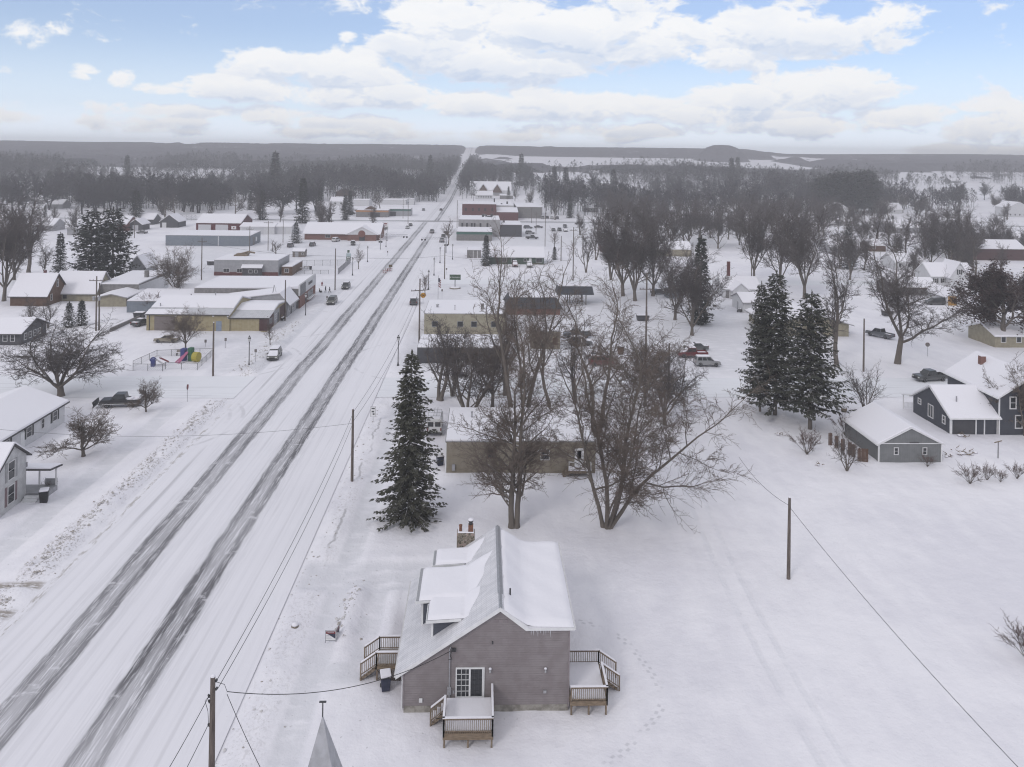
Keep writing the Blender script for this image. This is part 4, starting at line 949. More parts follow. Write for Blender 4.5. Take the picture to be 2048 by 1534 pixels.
for i, ww in enumerate((.75, .6, .25, .7, .7, .3, .7, .6)):
    if i not in (2, 5): m.box(wB + .081, wB + .14, 9.2 + z_, 9.2 + z_ + ww * .8, 4.05, 4.75)
    z_ += ww
m.build('lettering', M_dark, bk)
ls = flat('long_shed', 'low open-sided shed with white roofs behind the tan workshop', 'shed', (-82, 188.5, 0), 24, 11, 2.6, M_bluemetal, slope=.9, vents=[(6, 3, .1, .9), (14, 2, .12, 1.2), (19, 4, .12, 1.0)])
flat('back_shed', 'brown roofed lean-to with a square chimney behind the brick store', 'shed', (-79, 203, 0), 9, 6, 2.6, M_brown, slope=.6, vents=[(2.5, 2, .4, 1.5, M_greyblk)])
P, ww = W_(195, 613, 251)
gable('garage', 'small tan garage with a low snowy roof and dark eaves', 'garage', P, ww, 10, 2.25, .75, 'y', M_tan, M_eave, .7)
P, ww = W_(198, 600, 276)
flat('warehouse', 'grey fronted warehouse with white side wall and square chimney', 'warehouse', P, ww, 19, 3.9, M_greyblk, slope=.5, vents=[(8.0, 9, .45, 2.0, M_greyblk)], doors=[('R', .8, 0, 1, 2.1, M_white)], wins=[('R', 9, .9, .9, 1.7)])
panel(COL.objects['warehouse'], 'side_wall', face('R', ww, 19), .05, 0, 18.9, 3.75, M_whitesid, .04)
P, ww = W_(104, 602, 172)
yh = gable('yellow_house', 'yellow house under one big steep snowy roof left of the warehouse', 'house', P, ww + 2.2, 9, 2.3, 4.3, 'x', M_tan, M_eave, .6, [('F', 2.6, .6, 1.0, 1.3, dict(frame=M_dark)), ('R', 3.0, 3.0, .9, 1.3), ('R', 4.9, 3.0, .9, 1.3)])
P = G(86, 602)
flat('porch_shed', 'small grey lean-to with a glazed balcony beside the yellow house', 'shed', P, 4.0, 6, 2.3, M_greyblk)
P, ww = W_(20, 612, 92)
gable('brown_barn', 'weathered brown barn with a white window high in its gable', 'barn', P, ww, 9.5, 2.6, 4.4, 'x', M_brown, M_roofdk, .5, [('R', 4.3, 3.9, .9, 1.9), ('R', 1.6, 1.0, .9, 1.6)], chim=[(5.5, 5, .5, 7.9, M_brickdk)])
P, ww = W_(-30, 690, 40)
gable('cottage', 'low cottage with snowy roof and white windows at the far left edge', 'house', P, ww, 9, 2.4, 1.8, 'x', M_dkgrey, M_roofdk, .7, [('F', ww - 2.0 - i * 1.4, .7, .9, 1.3) for i in range(3)] + [('R', 1.0 + 1.6 * i, .7, 1.0, 1.3) for i in range(4)])
# grey diner
P, ww = W_(428, 551, 555)
di = flat('diner', 'grey flat roofed diner with a dark lower band and small front canopy', 'restaurant', P, ww, 14, 4.6, M_greysid, band=(1.25, M_brickdk), wins=[('F', 2.7, .95, 1.9, 1.25, dict(grid=(2, 1))), ('F', 6.8, .95, 1.6, 1.25, dict(grid=(2, 1)))])
panel(di, 'entry', face('F', ww, 14), 8.8, 0, 5.6, 2.4, M_dkgrey, 1.2); m = MB(); m.prof_x([(-1.6, 2.45), (0, 3.2), (0, 3.35), (-1.6, 2.6)], 8.4, 14.8); cn = m.build('canopy', M_eave, di); m = MB(); m.prof_x([(-1.58, 2.61), (-.05, 3.35), (-.05, 3.5), (-1.5, 2.78)], 8.45, 14.75); m.build('canopy_snow', M_snow, cn)
window(di, ((0, -1.2, 0), (1, 0, 0), (0, -1, 0)), (10.7, 1.0), 1.1, 1.0, .09, (1, 1)); window(di, ((0, -1.2, 0), (1, 0, 0), (0, -1, 0)), (12.4, 1.0), .9, 1.0, .09, (1, 1))
m = MB(); m.box(4, 7.5, 8, 10.5, 4.9, 5.6); m.tube([(3.4, 8, 5.0), (7.5, 9.4, 6.1), (9.5, 9.4, 5.8)], .3, 6); m.build('roof_duct', M_wood, di)
P = G(563, 551)
flat('brown_annex', 'small brown annex with a white framed window beside the grey diner', 'shed', P, 3.2, 14, 2.6, M_brown, wins=[('F', .9, .9, 1.3, 1.2, dict(grid=(2, 1)))])
P, ww = W_(585, 514, 609)
gable('garden_shed', 'small grey-brown garden shed standing alone in the snowy car park', 'shed', P, ww, 3.4, 2.0, .7, 'x', siding('weathered_boards', (.19, .165, .15), .2, 0, .4, .04), M_eave, .2, [('F', 3.2, .8, .7, .8)], [('F', .9, 0, 1.2, 1.8, M_greysid)])
# ---- second block on the left
P, ww = W_(331, 491, 498)
lg = flat('storage_building', 'long blue-grey metal storage building with a narrow white seam', 'storage building', P, ww, 15, 4.0, M_bluemetal, slope=.5, doors=[('F', ww * .62, 0, .25, 3.9, M_white, 'seam')])
panel(lg, 'end_door', face('R', ww, 15), 4, 0, 2.6, 3.2, M_greyblk); panel(lg, 'end_panel', face('R', ww, 15), 8, 1.2, 1.6, 1.6, M_white, .07)
P, ww = W_(392, 463, 480)
fs = gable('red_barn', 'dark red barn with two grey overhead doors and a pale sign', 'barn', P, ww, 19, 4.2, 3.2, 'x', M_barn, M_white, .5, [], [('F', 1.0, 0, 5.8, 3.3, M_wdoor, 'overhead_door'), ('F', 8.9, 0, 5.8, 3.3, M_wdoor, 'overhead_door'), ('F', 16.2, 1.2, 2.2, 1.5, M_white, 'sign')])
panel(fs, 'sign_mark', ((0, -.05, 0), (1, 0, 0), (0, -1, 0)), 16.95, 1.65, .7, .6, M_red, .03)
for i, (a, b, d_) in enumerate(((480, 548, 0), (548, 583, 1))):
    P, ww = W_(a, 468, b)
    gable('lock_up', ['row of white lock-up garages with dark posts behind the red barn', 'short white lock-up garage block behind the snowy spruce'][i], 'garage', P, ww, 11, 3.4, 1.2, 'x', M_whitesid, M_white, .3, [], [('F', 1 + q * 5.2, 0, 4.4, 2.8, M_wdoor, 'overhead_door') for q in range(max(1, int(ww / 5.3)))], far=True)
P, ww = W_(609, 479, 758)
bk2 = gable('brick_bank', 'long low red brick building with white roof and a gabled entrance', 'clinic', P, ww, 17, 2.9, 3.6, 'x', M_brick, M_trim, .9, [('F', 8.8, .8, 2.2, 1.4, dict(grid=(2, 1)))], far=True)
e0 = ww * .57; e1 = ww * .985; ec = (e0 + e1) / 2
MB().prof_y([(e0 + .6, -.3), (e1 - .6, -.3), (e1 - .6, 2.5), (ec, 5.3), (e0 + .6, 2.5)], -2.8, .2).build('entrance', M_brick, bk2)
MB().prof_y([(e0, 2.6), (e1, 2.6), (ec, 5.6)], -3.15, -2.81).build('entrance_gable', M_whitesid, bk2)
rf = MB(); rf.prof_y([(e0 - .3, 2.45), (ec, 5.75), (e1 + .3, 2.45), (e1 + .3, 2.6), (ec, 5.95), (e0 - .3, 2.6)], -3.3, 7.2); re_ = rf.build('entrance_roof', M_trim, bk2)
MB().prof_y([(e0 - .2, 2.62), (ec, 5.96), (e1 + .2, 2.62), (e1 + .1, 2.85), (ec, 6.2), (e0 - .1, 2.85)], -3.2, 7).build('roof_snow', M_snow, re_)
panel(bk2, 'doorway', ((0, -2.8, 0), (1, 0, 0), (0, -1, 0)), ec - 1.1, 0, 2.4, 2.2, M_glass, .06)
m = MB(); m.lathe([(1.5, 0), (1.5, .12)], 20); me = m.mesh('arch', M_brick); o_ = link('arch', me, bk2, (ec, -3.16, 3.0)); o_.rotation_euler = (R(90), 0, 0)
# beyond the crossroads, left
P, ww = W_(660, 411, 691); gable('far_house', 'white house with snowy roof beyond the crossroads left of the highway', 'house', P, ww, 10, 3, 2.6, 'x', M_whitesid, M_white, .4, [('F', 3 + 4 * i, .9, 1.4, 1.3) for i in range(3)], far=True)
P, ww = W_(702, 412, 738); flat('far_store', 'white flat roofed building left of the tall dark tree at the crossroads', 'building', P, ww, 16, 4, M_whitesid)
P, ww = W_(757, 409, 812); flat('far_store', 'wide white low building behind the orange striped shop', 'building', P, ww, 30, 3.2, M_whitesid)
P, ww = W_(712, 434, 776); f_ = flat('striped_shop', 'low shop with an orange stripe along its canopy at the crossroads', 'shop', P, ww, 12, 4.0, M_greyblk, doors=[('F', -.2, 3.0, ww + .4, .9, mottled('orange_fascia', (.42, .20, .09), (.38, .18, .08), 2), 'fascia'), ('F', ww * .45, 0, ww * .3, 2.6, M_dark, 'shopfront')])
MB().prof_y([(ww * .2, 4.1), (ww * .4, 6.2), (ww * .6, 4.1)], 2, 9).build('roof_gable', M_brown, f_)
P, ww = W_(776, 432, 821); flat('green_canopy', 'filling station shop with a dark green canopy edge near the crossroads', 'shop', P, ww, 12, 4.2, M_greysid, doors=[('F', -.2, 3.1, ww + .4, 1.0, mottled('green_fascia', (.06, .14, .12), (.05, .12, .10), 2), 'fascia'), ('F', ww * .1, 0, ww * .25, 2.6, M_dark, 'shopfront')])
P, ww = W_(787, 400, 811); gable('far_house', 'tall pale two storey house with a front porch beyond the crossroads', 'house', P, ww * .62, 8, 5.4, 2.8, 'y', M_greysid, M_white, .4, [('F', 2, 4.5, 1.0, 1.4), ('F', 1, 1, 1.2, 1.4), ('F', 3.6, 1, 1.2, 1.4)], far=True)
P, ww = W_(818, 410, 828); flat('far_store', 'narrow white shop close to the highway beyond the crossroads', 'shop', P, ww, 8, 4.2, M_whitesid, doors=[('R', 1, 0, 1.4, 2.4, M_dark), ('R', 3.6, .6, 3, 1.6, M_glass, 'shop_window')])
P, ww = W_(672, 392, 708); gable('far_house', 'brown roofed house half hidden by the wood beyond the white shop', 'house', P, ww, 12, 3.4, 3.4, 'y', M_brown, M_brown, .5, far=True, snow=.1)
for px, py, wpx, lab in ((700, 381, 28, 'farthest white roofed house at the wood edge left of the highway'), (724, 376, 20, 'small white house deep among the trees left of the highway'), (770, 383, 26, 'white garage roof behind the pale two storey house')):
    P = G(px, py); gable('far_house', lab, 'house', P, wpx * depth(P) / FPX, 10, 3, 3, 'x', M_whitesid, M_white, .4, far=True)
# houses at the wood edge, far left
P, ww = W_(196, 462, 258); gable('long_house', 'long house with wide snowy roof and red brick end behind the tall pines', 'house', P, ww * .9, 13, 3.4, 3.0, 'x', M_brickdk, M_white, .5, far=True)
P, ww = W_(134, 470, 196); gable('long_house', 'broad snowy roofed house left of the tall pines', 'house', P, ww, 14, 3.2, 3.2, 'x', M_greysid, M_white, .5, far=True)
P, ww = W_(258, 461, 298); gable('far_garage', 'dark garage with pale door beside the parked dark car at the wood edge', 'garage', P, ww * .62, 9, 3, 2.2, 'y', M_dkgrey, M_white, .4, doors=[('F', 1.6, 0, 2.6, 2.5, M_wdoor)], far=True)
P, ww = W_(320, 455, 356); gable('far_garage', 'dark gabled garage with white doorway left of the red barn', 'garage', P, ww, 10, 3, 3.2, 'y', M_dkgrey, M_white, .4, doors=[('F', 1, 0, 2, 2.4, M_white)], far=True)
P, ww = W_(262, 449, 296); gable('far_house', 'small house with snowy roof beside the dark spruce at the wood edge', 'house', P, ww * 1.3, 9, 2.8, 2.4, 'x', M_dkgrey, M_white, .4, far=True)
P, ww = W_(258, 556, 290); gable('white_house', 'white gabled house peeping out behind the tall pines', 'house', P, ww, 9, 3.4, 3.0, 'y', M_greysid, M_white, .4, [('F', 3.2, .9, 1, 1.4)], [('F', 5.2, 0, .9, 2, M_dkgrey)])
for i, (px, py, wpx, lab) in enumerate(((58, 408, 40, 'pale snowy roof between the tall bare trees at far left'), (90, 417, 34, 'white roofed house behind the bare trees at far left'), (60, 462, 46, 'wide white roof seen through the bare trees at far left'))):
    P = G(px, py); gable('far_house', lab, 'house', P, wpx * depth(P) / FPX, 10, 2.8, 2.6, 'x', M_greysid, M_white, .4, far=True)
# ---- right of the highway
P, ww = W_(890, 946, 1187)
tb = flat('beige_building', 'long beige flat roofed building behind the bare trees nearest the grey house', 'building', (-3.95, 95.2, 0), 17.9, 12.2, 3.7, M_beige, wins=[('F', 4.95, 1.75, 1.05, 1.2, dict(frame=M_brown)), ('F', 11.3, 1.55, 1.1, 1.35)], doors=[('F', 15.4, .8, 1.1, 2.15, M_white), ('F', 15.7, 1.7, .5, 1.0, M_glass, 'door_glass')], vents=[(3, 8, .1, .9)])
s_ = MB(); s_.box(14.6, 17.3, -1.3, 0, .45, .75); s_.box(14.2, 14.6, -1.3, 0, .25, .5); s_.box(13.9, 14.2, -1.3, 0, 0, .25); so2 = s_.build('steps', M_wood, tb); MB().box(14.7, 17.2, -1.25, -.05, .752, .88).build('step_snow', M_snow, so2)
m = MB()
for x in (14.6, 15.9, 17.2): m.box(x - .05, x + .05, -1.3, -1.2, .75, 1.75)
m.box(14.55, 17.25, -1.31, -1.19, 1.75, 1.82); m.build('railing', M_white, so2)
panel(tb, 'gas_meter', face('F', 17.9, 12), .8, .4, .35, .7, M_galv, .25); panel(tb, 'corner_board', face('F', 17.9, 12), -.02, 0, .14, 3.6, M_white, .03); panel(tb, 'blue_door', face('L', 17.9, 12), 8.8, 0, 1, 2.1, M_bluedoor)
P, ww = W_(834, 727, 1010)
db = flat('dark_building', 'low dark grey building with one white framed window behind the near spruce', 'building', P, ww, 10, 2.8, M_dkgrey, wins=[('F', 7.6, 1.0, 1.0, 1.1, dict(grid=(1, 1))), ('F', 11.0, 1.0, .9, 1.0, dict(frame=M_eave, grid=(1, 1)))])
P, ww = W_(848, 668, 1012)
cb = flat('cream_building', 'cream flat roofed building with four dark windows beside the yellow crossing sign', 'building', P, ww, 15, 4.2, M_cream, wins=[('F', s, 1.5, 1.3, 1.25, dict(frame=M_eave, grid=(1, 1))) for s in (1.6, 6.9, 9.8, 14.0)], vents=[(2.4, 6, .25, .8), (6.3, 3, .08, 1.2), (12.2, 4, .3, 1.5, M_greyblk)])
P, ww = W_(1062, 698, 1120)
flat('beige_annex', 'small beige block with a wall heater left of the parked grey pickup', 'building', P, ww, 8, 3.4, M_beige, doors=[('F', 4.2, .8, 1.0, 1.4, M_brown, 'heater')])
# bank with slate mansard and drive-through
P, ww = W_(1008, 630, 1126)
bn = thing('bank', 'low bank with a dark slate mansard roof behind the tall bare trees', 'bank', P)
MB().box(.6, ww - .6, .6, 11.4, -.3, 2.6).build('wall', M_brick, bn)
m = MB(); m.add([(0, 0, 1.5), (ww, 0, 1.5), (ww, 12, 1.5), (0, 12, 1.5), (1.4, 1.4, 3.9), (ww - 1.4, 1.4, 3.9), (ww - 1.4, 10.6, 3.9), (1.4, 10.6, 3.9)], [(3, 2, 1, 0), (4, 5, 6, 7), (0, 1, 5, 4), (1, 2, 6, 5), (2, 3, 7, 6), (3, 0, 4, 7)])
M_slateroof = siding('slate_shingles', (.052, .058, .07), .3, 2, .5, .012)
r_ = m.build('roof', M_slateroof, bn); MB().box(1.3, ww - 1.3, 1.3, 10.7, 3.902, 4.15).build('roof_snow', M_snow, r_, bevel=.1)
P = G(1116, 614); P.y += 2
dt = thing('drive_through', 'drive-through canopy with slate edge on thin posts beside the bank', 'canopy', P)
wD = 9.3
m = MB(); m.add([(0, 0, 2.7), (wD, 0, 2.7), (wD, 7, 2.7), (0, 7, 2.7), (.3, 1.3, 4.6), (wD - .3, 1.3, 4.6), (wD - .3, 5.7, 4.6), (.3, 5.7, 4.6)], [(3, 2, 1, 0), (4, 5, 6, 7), (0, 1, 5, 4), (1, 2, 6, 5), (2, 3, 7, 6), (3, 0, 4, 7)])
r_ = m.build('roof', M_slateroof, dt); MB().box(.3, wD - .3, 1.3, 5.7, 4.602, 4.95).build('roof_snow', M_snow, r_, bevel=.1)
for x, y in ((3.2, 1), (6.4, 1), (7.4, 1.2), (3.2, 6), (6.8, 6)): MB().box(x - .13, x + .13, y - .13, y + .13, -.1, 2.75).build('post', M_greyblk, dt)
# green ranch
P, ww = W_(979, 528, 1088)
gr = gable('green_house', 'dark green ranch house with long snowy roof and white framed windows', 'house', P, ww, 10, 2.7, 2.6, 'x', M_green, M_white, .6, [('F', 4.3, .7, 1.5, 1.5, dict(grid=(2, 1))), ('F', 7.5, .8, 1.3, 1.3, dict(grid=(2, 1))), ('F', 11.8, .9, 1.0, 1.1), ('F', 16.0, .7, 2.2, 1.5, dict(grid=(2, 1)))], [('F', 2.2, 0, 1.0, 2.1, M_dark), ('F', 13.6, 0, .9, 2.1, M_white)], rz=0)
m = MB(); m.tube([(12.6, -1.8, .9), (19.5, -1.8, .3)], .05, 4); m.tube([(12.6, -1.8, .6), (19.5, -1.8, .1)], .05, 4); m.build('ramp_rail', M_wood, gr)
P, ww = W_(934, 516, 962); flat('grey_garage', 'small grey garage with a snowy flat roof left of the dark spruce', 'garage', P, ww, 9, 2.8, M_greyblk, doors=[('F', ww * .42, 0, .2, 2.7, M_white, 'seam'), ('F', ww * .72, 0, .2, 2.7, M_white, 'seam')])
# downtown block
P, ww = W_(913, 481, 984)
ax = flat('shop_annex', 'low grey shop with green trim in front of the pale downtown block', 'shop', P, ww, 15, 3.8, M_greyblk, doors=[('F', -.1, 2.75, ww + .2, .95, MATS['green_fascia'], 'fascia'), ('L', 1, .6, 6, 1.8, M_glass, 'shop_window')], slope=.6)
P = G(915, 470); P.y = 367; P.x = G(913, 481).x + .2
dw = flat('downtown_block', 'pale grey two storey downtown block with tall narrow upper windows', 'commercial block', P, 19, 30, 7.6, mottled('pale_render', (.38, .37, .385), (.30, .29, .30), .5, .9), wins=[('F', s, 4.0, 1.0, 2.2, dict(frame=M_eave)) for s in (1.3, 3.4, 5.6, 6.9, 9.6, 12.8)] + [('L', 3 + 4 * i, 4, 1.1, 2.2) for i in range(6)], doors=[('L', 1 + 5 * i, .4, 3.6, 2.2, M_glass, 'shop_window') for i in range(5)], vents=[(11.2, 17, .5, 1.6, M_dark), (15.3, 17, .5, 1.4, M_dark), (12.8, 20, .4, 1.2, M_dark), (11.7, 26, .7, 1.2, M_greyblk), (15.5, 27, .6, 1.3, M_dark), (13.6, 17.5, .4, .8, M_dark), (14.4, 17.5, .4, .8, M_dark)], slope=-.5)
P2 = Vector((P.x + 19.1, 367, 0)); flat('rear_wing', 'lower dark wing with snowy roof behind the pale downtown block', 'building', P2, 10, 20, 5.4, M_dkgrey, vents=[(2, 10, .4, 1.2, M_dark)])
P = G(924, 440); P.y = 458
rb = flat('red_brick_block', 'dark red brick two storey block beyond the crossroads', 'commercial block', P, 19.5, 16, 9.0, M_brickdk, wins=[('F', s, 5.0, 1.3, 1.9, dict(frame=M_brickdk)) for s in (1.4, 5.4, 8.9, 12.5, 16.6)], base=.5)
P2 = Vector((P.x + 19.6, 457, 0)); flat('red_brick_wing', 'low red brick wing with broad white roof joined to the dark red block', 'building', P2, 12.5, 16, 4.6, M_brickdk, slope=1.6)
P3 = Vector((P2.x + 12.0, 474, 0)); flat('grey_store', 'plain grey block with flat roof right of the red brick block', 'store', P3, 15.5, 40, 6.6, M_greyblk, vents=[(-8.5, 12, .5, 1.4, M_dark), (-5, 14, .5, 2.4, M_dark)])
P4 = Vector((P.x + 2, 475, 0)); flat('white_store', 'white roofed store behind the dark red brick block', 'store', P4, 28, 38, 7.2, M_whitesid, vents=[(17, 30, .4, 2.6, M_dark)])
# church and houses up the hill on the right
for nm, px, py, wpx, d_, h_, r__, rid, m1, lab, cat in (('hall', 940, 391, 82, 18, 5, 7.0, 'x', M_whitesid, 'large white roofed hall with brown gable ends up the highway', 'hall'), ('house', 951, 398, 34, 10, 3.4, 3, 'x', M_whitesid, 'white house with many front windows below the large hall', 'house'), ('house', 1000, 398, 26, 10, 3, .8, 'x', M_greyblk, 'grey flat shed with curved snowy roof right of the white house', 'shed')):
    P = G(px, py); w_ = wpx * depth(P) / FPX
    o_ = gable('far_' + nm, lab, cat, P, w_, d_, h_, r__, rid, m1, M_white, .5, [('F', 2 + 2.0 * i, 1.2, 1.3, 1.4) for i in range(6)] if wpx == 34 else [], far=True)
    if nm == 'hall':
        for cx, wg in ((w_ * .32, 9), (w_ * .66, 9)):
            MB().prof_y([(cx - wg / 2, 3), (cx + wg / 2, 3), (cx, 9.5)], -3, 4).build('brown_gable', M_brown, o_)
            g_ = MB(); g_.prof_y([(cx - wg / 2 - .6, 3), (cx, 10.1), (cx + wg / 2 + .6, 3), (cx + wg / 2 + .6, 3.5), (cx, 10.7), (cx - wg / 2 - .6, 3.5)], -2.6, 8); g_.build('gable_snow', M_snow, o_)
P = G(938, 366); gable('far_house', 'white house with square tower highest up the highway on the right', 'house', P, 12, 10, 4, 3, 'x', M_whitesid, M_white, .4, far=True)
# right side, near
gg = gable('grey_garage', 'grey boarded garage with two white framed windows in its gable end', 'garage', (50.1, 98.5, 0), 8.0, 9.4, 2.35, 2.0, 'y', siding('grey_boards', (.19, .195, .20), .3, 0, .5, .03), M_white, .35, [('F', 1.9, .95, .6, .95), ('F', 5.55, .95, .6, .95)], trimw=M_white)
panel(gg, 'gable_trim', face('F', 8, 9), 0, 2.33, 8.0, .1, M_white, .06)
panel(gg, 'gable_panel', ((0, 0, 0), (1, 0, 0), (0, -1, 0)), 3.9, 2.45, 1.2, .06, M_dark, .1)
wg = gable('slate_house_wing', 'dark slate cottage wing with white trimmed windows and a recessed porch', 'house', (65.3, 108.6, 0), 6.6, 9.6, 2.5, 2.75, 'x', M_slate, M_white, .5, [('L', 1.2, .9, .8, 1.2, dict(fr=.13)), ('L', 4.2, .7, 1.4, 1.9, dict(fr=.13, grid=(2, 1))), ('L', 7.4, 1.7, .9, .9, dict(fr=.13))], trimw=M_white)
for s in (.05, 3.5, 4.7): panel(wg, 'porch_post', face('F', 6.6, 9), s, 0, .14, 2.45, M_white, .1)
panel(wg, 'porch_recess', face('F', 6.6, 9), .4, 0, 3.0, 2.2, M_dkgrey, .02); MB().tube([(2.0, 2, 3.2), (2.0, 2, 4.7)], .1, 8).build('flue', M_galv, wg)
m = MB(); m.prof_x([(9.65, 2.6), (11.4, 2.2), (11.4, 2.05), (9.65, 2.45)], -.9, 3); m.build('porch_roof', M_white, wg)
for x in (-.7, .9): MB().box(x - .06, x + .06, 11.1, 11.22, 0, 2.1).build('porch_post', M_white, wg)
m = MB(); m.box(-.7, .9, 11.13, 11.19, .85, .92); m.box(-.7, .9, 11.13, 11.19, .2, .26)
for i in range(9): m.box(-.7 + i * .2, -.66 + i * .2, 11.14, 11.18, .2, .9)
m.build('railing', M_white, wg)
mh = gable('slate_house', 'tall dark slate house with white trimmed windows and brick chimney at the right edge', 'house', (72.0, 108.3, 0), 9.5, 12.4, 5.4, 2.9, 'y', M_slate, M_white, .5, [('F', 1.4, 3.6, 1.0, 1.75, dict(fr=.14)), ('F', 2.2, .9, 1.1, 1.9, dict(fr=.14))], trimw=M_white, chim=[(3.2, 9, .75, 8.7, M_brick)])
# house with brown eave behind the pair of conifers
P = Vector((57.5, 173, 0)); P = G(1545, 672)
gable('tan_house', 'tan house with broad snowy roof half hidden by the pair of tall conifers', 'house', P, 16.5, 15, 2.6, 2.3, 'y', M_tan, M_eave, .9, [('F', 5, .8, 1.4, 1.2), ('F', 10, .8, 1.4, 1.2)])
P = G(1487, 626); gable('white_garage', 'white garage wing with plain side wall left of the tall conifers', 'garage', P, 9, 9, 2.6, 1.5, 'x', M_whitesid, M_eave, .5, [], [('L', 4, 0, .9, 2.0, M_greysid)])
P, ww = W_(1447, 596, 1522)
wh = gable('white_cottage', 'pale cottage with gabled front room and tall brick chimney', 'house', P, ww, 9, 2.6, 2.4, 'x', M_whitesid, M_white, .4, [('F', 6.6, .9, 1.3, 1.0, dict(grid=(2, 2))), ('F', 9.3, .9, 1.0, 1.0)], [('F', .6, 0, .9, 2.0, M_greyblk)], chim=[(2.8, 5, .75, 9.2, M_brickdk)])
m = MB(); m.prof_y([(1.8, -.3), (6.0, -.3), (6.0, 2.5), (3.9, 4.2), (1.8, 2.5)], -2.4, .3); fr_ = m.build('front_room', M_whitesid, wh)
m = MB(); m.prof_y([(1.4, 2.25), (3.9, 4.3), (6.4, 2.25), (6.4, 2.5), (3.9, 4.6), (1.4, 2.5)], -2.7, 3.5); m.build('front_roof', M_snow, fr_)
P, ww = W_(1335, 597, 1362); gable('tin_shed', 'small dark tin shed between the bare trees left of the pale cottage', 'shed', P, ww, 4, 1.7, .8, 'x', M_bluemetal, M_dkgrey, .1, snow=0)
P, ww = W_(1862, 572, 1952)
wg2 = gable('white_house', 'white house with a steep front gable and dark shutters in the right distance', 'house', P, ww, 9, 3.1, 3.2, 'x', M_whitesid, M_white, .4, [('F', 1.0, 1, .8, 1.3, dict(sh=M_black)), ('F', 3.4, 1, .8, 1.3, dict(sh=M_black)), ('F', 9.6, 1, .8, 1.3, dict(sh=M_black)), ('F', 11.4, 1, .8, 1.3, dict(sh=M_black))])
m = MB(); m.prof_y([(4.4, -.3), (10.0, -.3), (10.0, 3.2), (7.2, 7.3), (4.4, 3.2)], -2.5, 3); fr_ = m.build('front_gable', M_whitesid, wg2)
m = MB(); m.prof_y([(3.9, 2.7), (7.2, 7.45), (10.5, 2.7), (10.5, 3.0), (7.2, 7.75), (3.9, 3.0)], -2.8, 5); m.build('gable_snow', M_snow, fr_)
window(wg2, ((0, -2.5, 0), (1, 0, 0), (0, -1, 0)), (6.8, 3.9), .8, 1.5, .1, (1, 2), M_trim, M_glass, 'window', M_black)
P, ww = W_(1893, 611, 1918)
wg3 = gable('white_garage', 'white garage with an amber wooden door beside the parked dark vehicle', 'garage', P, ww + .6, 9, 2.4, 1.6, 'y', M_whitesid, M_eave, .5, [], [('F', .4, 0, 2.3, 2.4, M_orangedoor, 'overhead_door')])
P, ww = W_(1800, 596, 1895); gable('low_barn', 'low brown-grey barn with snowy roof behind the parked dark vehicle', 'barn', (P.x, P.y + 4, 0), ww, 9, 2.3, 2.0, 'x', M_greyblk, M_brown, .4, snow=.15)
P, ww = W_(1916, 520, 2052); mr = gable('maroon_house', 'long maroon house with snowy roof at the right edge', 'house', P, ww, 11, 4.6, 2.6, 'x', siding('maroon_siding', (.085, .045, .045), .2, 2, .4, .012), M_white, .5, far=True)
P, ww = W_(1907, 519, 1922); gable('white_house', 'narrow white two storey house end left of the maroon house', 'house', P, ww, 8, 5.0, 1.4, 'y', M_whitesid, M_white, .3, [('F', 1.0, 2.6, 1.0, 1.5)], far=True)
for i, (a, y, b, d_, h_, r__, rid, m1, lab) in enumerate((
    (1661, 433, 1696, 12, 5.5, 3.2, 'y', M_whitesid, 'white two storey house left of the big pine grove'), (1757, 427, 1806, 12, 3.0, 4.0, 'x', M_whitesid, 'house with broad white roof right of the big pine grove'),
    (2016, 434, 2060, 14, 6.5, 3.6, 'y', M_whitesid, 'tall white gabled farmhouse at the upper right edge'), (1772, 466, 1866, 14, 3.0, 3.2, 'x', M_greysid, 'wide white hipped roof behind the bare trees on the right'),
    (1537, 386, 1575, 11, 3.2, 2.6, 'x', M_whitesid, 'white roofed house above the tree belt left of the pine grove'), (1586, 386, 1620, 10, 2.6, 1.6, 'x', M_greysid, 'low snowy roof just left of the pine grove'),
    (1288, 392, 1320, 11, 3, 2.4, 'x', M_greysid, 'white hipped roof showing above the bare trees in the centre distance'), (1344, 391, 1372, 10, 3, 1.6, 'x', M_whitesid, 'long white roof edge beyond the bare tree belt'),
    (1168, 424, 1196, 10, 3, 2.0, 'x', M_greyblk, 'grey shed at the edge of the dark wood beyond the car park'), (1204, 505, 1230, 10, 2.6, 1.8, 'x', M_brickdk, 'brick house with snowy roof behind the bare maples'),
    (1270, 512, 1384, 11, 2.8, 2.2, 'x', M_tan, 'tan house behind the bare maples and the slender spruce'), (1185, 376, 1210, 10, 4, 2, 'x', M_whitesid, 'pale house behind three pointed cedars'),
    (1075, 383, 1080, 9, 4, 2, 'x', M_whitesid, 'tiny white house by the side street beyond the red block'), (1660, 508, 1720, 11, 2.8, 2.2, 'x', M_greysid, 'grey house with snowy roof left of the snowy spruce on the right'),
    (1790, 540, 1850, 10, 2.8, 2.2, 'x', M_whitesid, 'white bungalow with snowy roof left of the steep gabled house'), (2030, 500, 2075, 12, 4.5, 2.4, 'x', M_greysid, 'grey-green house cut by the right edge above the dark maple'),
    (1990, 695, 2075, 9, 2.4, 1.6, 'x', M_tan, 'tan house behind the red-brown maples at the right edge'), (1740, 503, 1772, 9, 2.6, 1.8, 'x', M_brown, 'small brown house with snowy roof behind the near bare tree on the right'))):
    P, ww = W_(a, y, b)
    gable('distant_house' if y < 480 else 'bungalow', lab, 'house', P, ww, d_, h_, r__, rid, m1, M_white, .4, [('F', 1.2 + 3.2 * q, 1, 1.1, 1.3) for q in range(max(1, min(4, int(ww / 3.4))))], far=True)
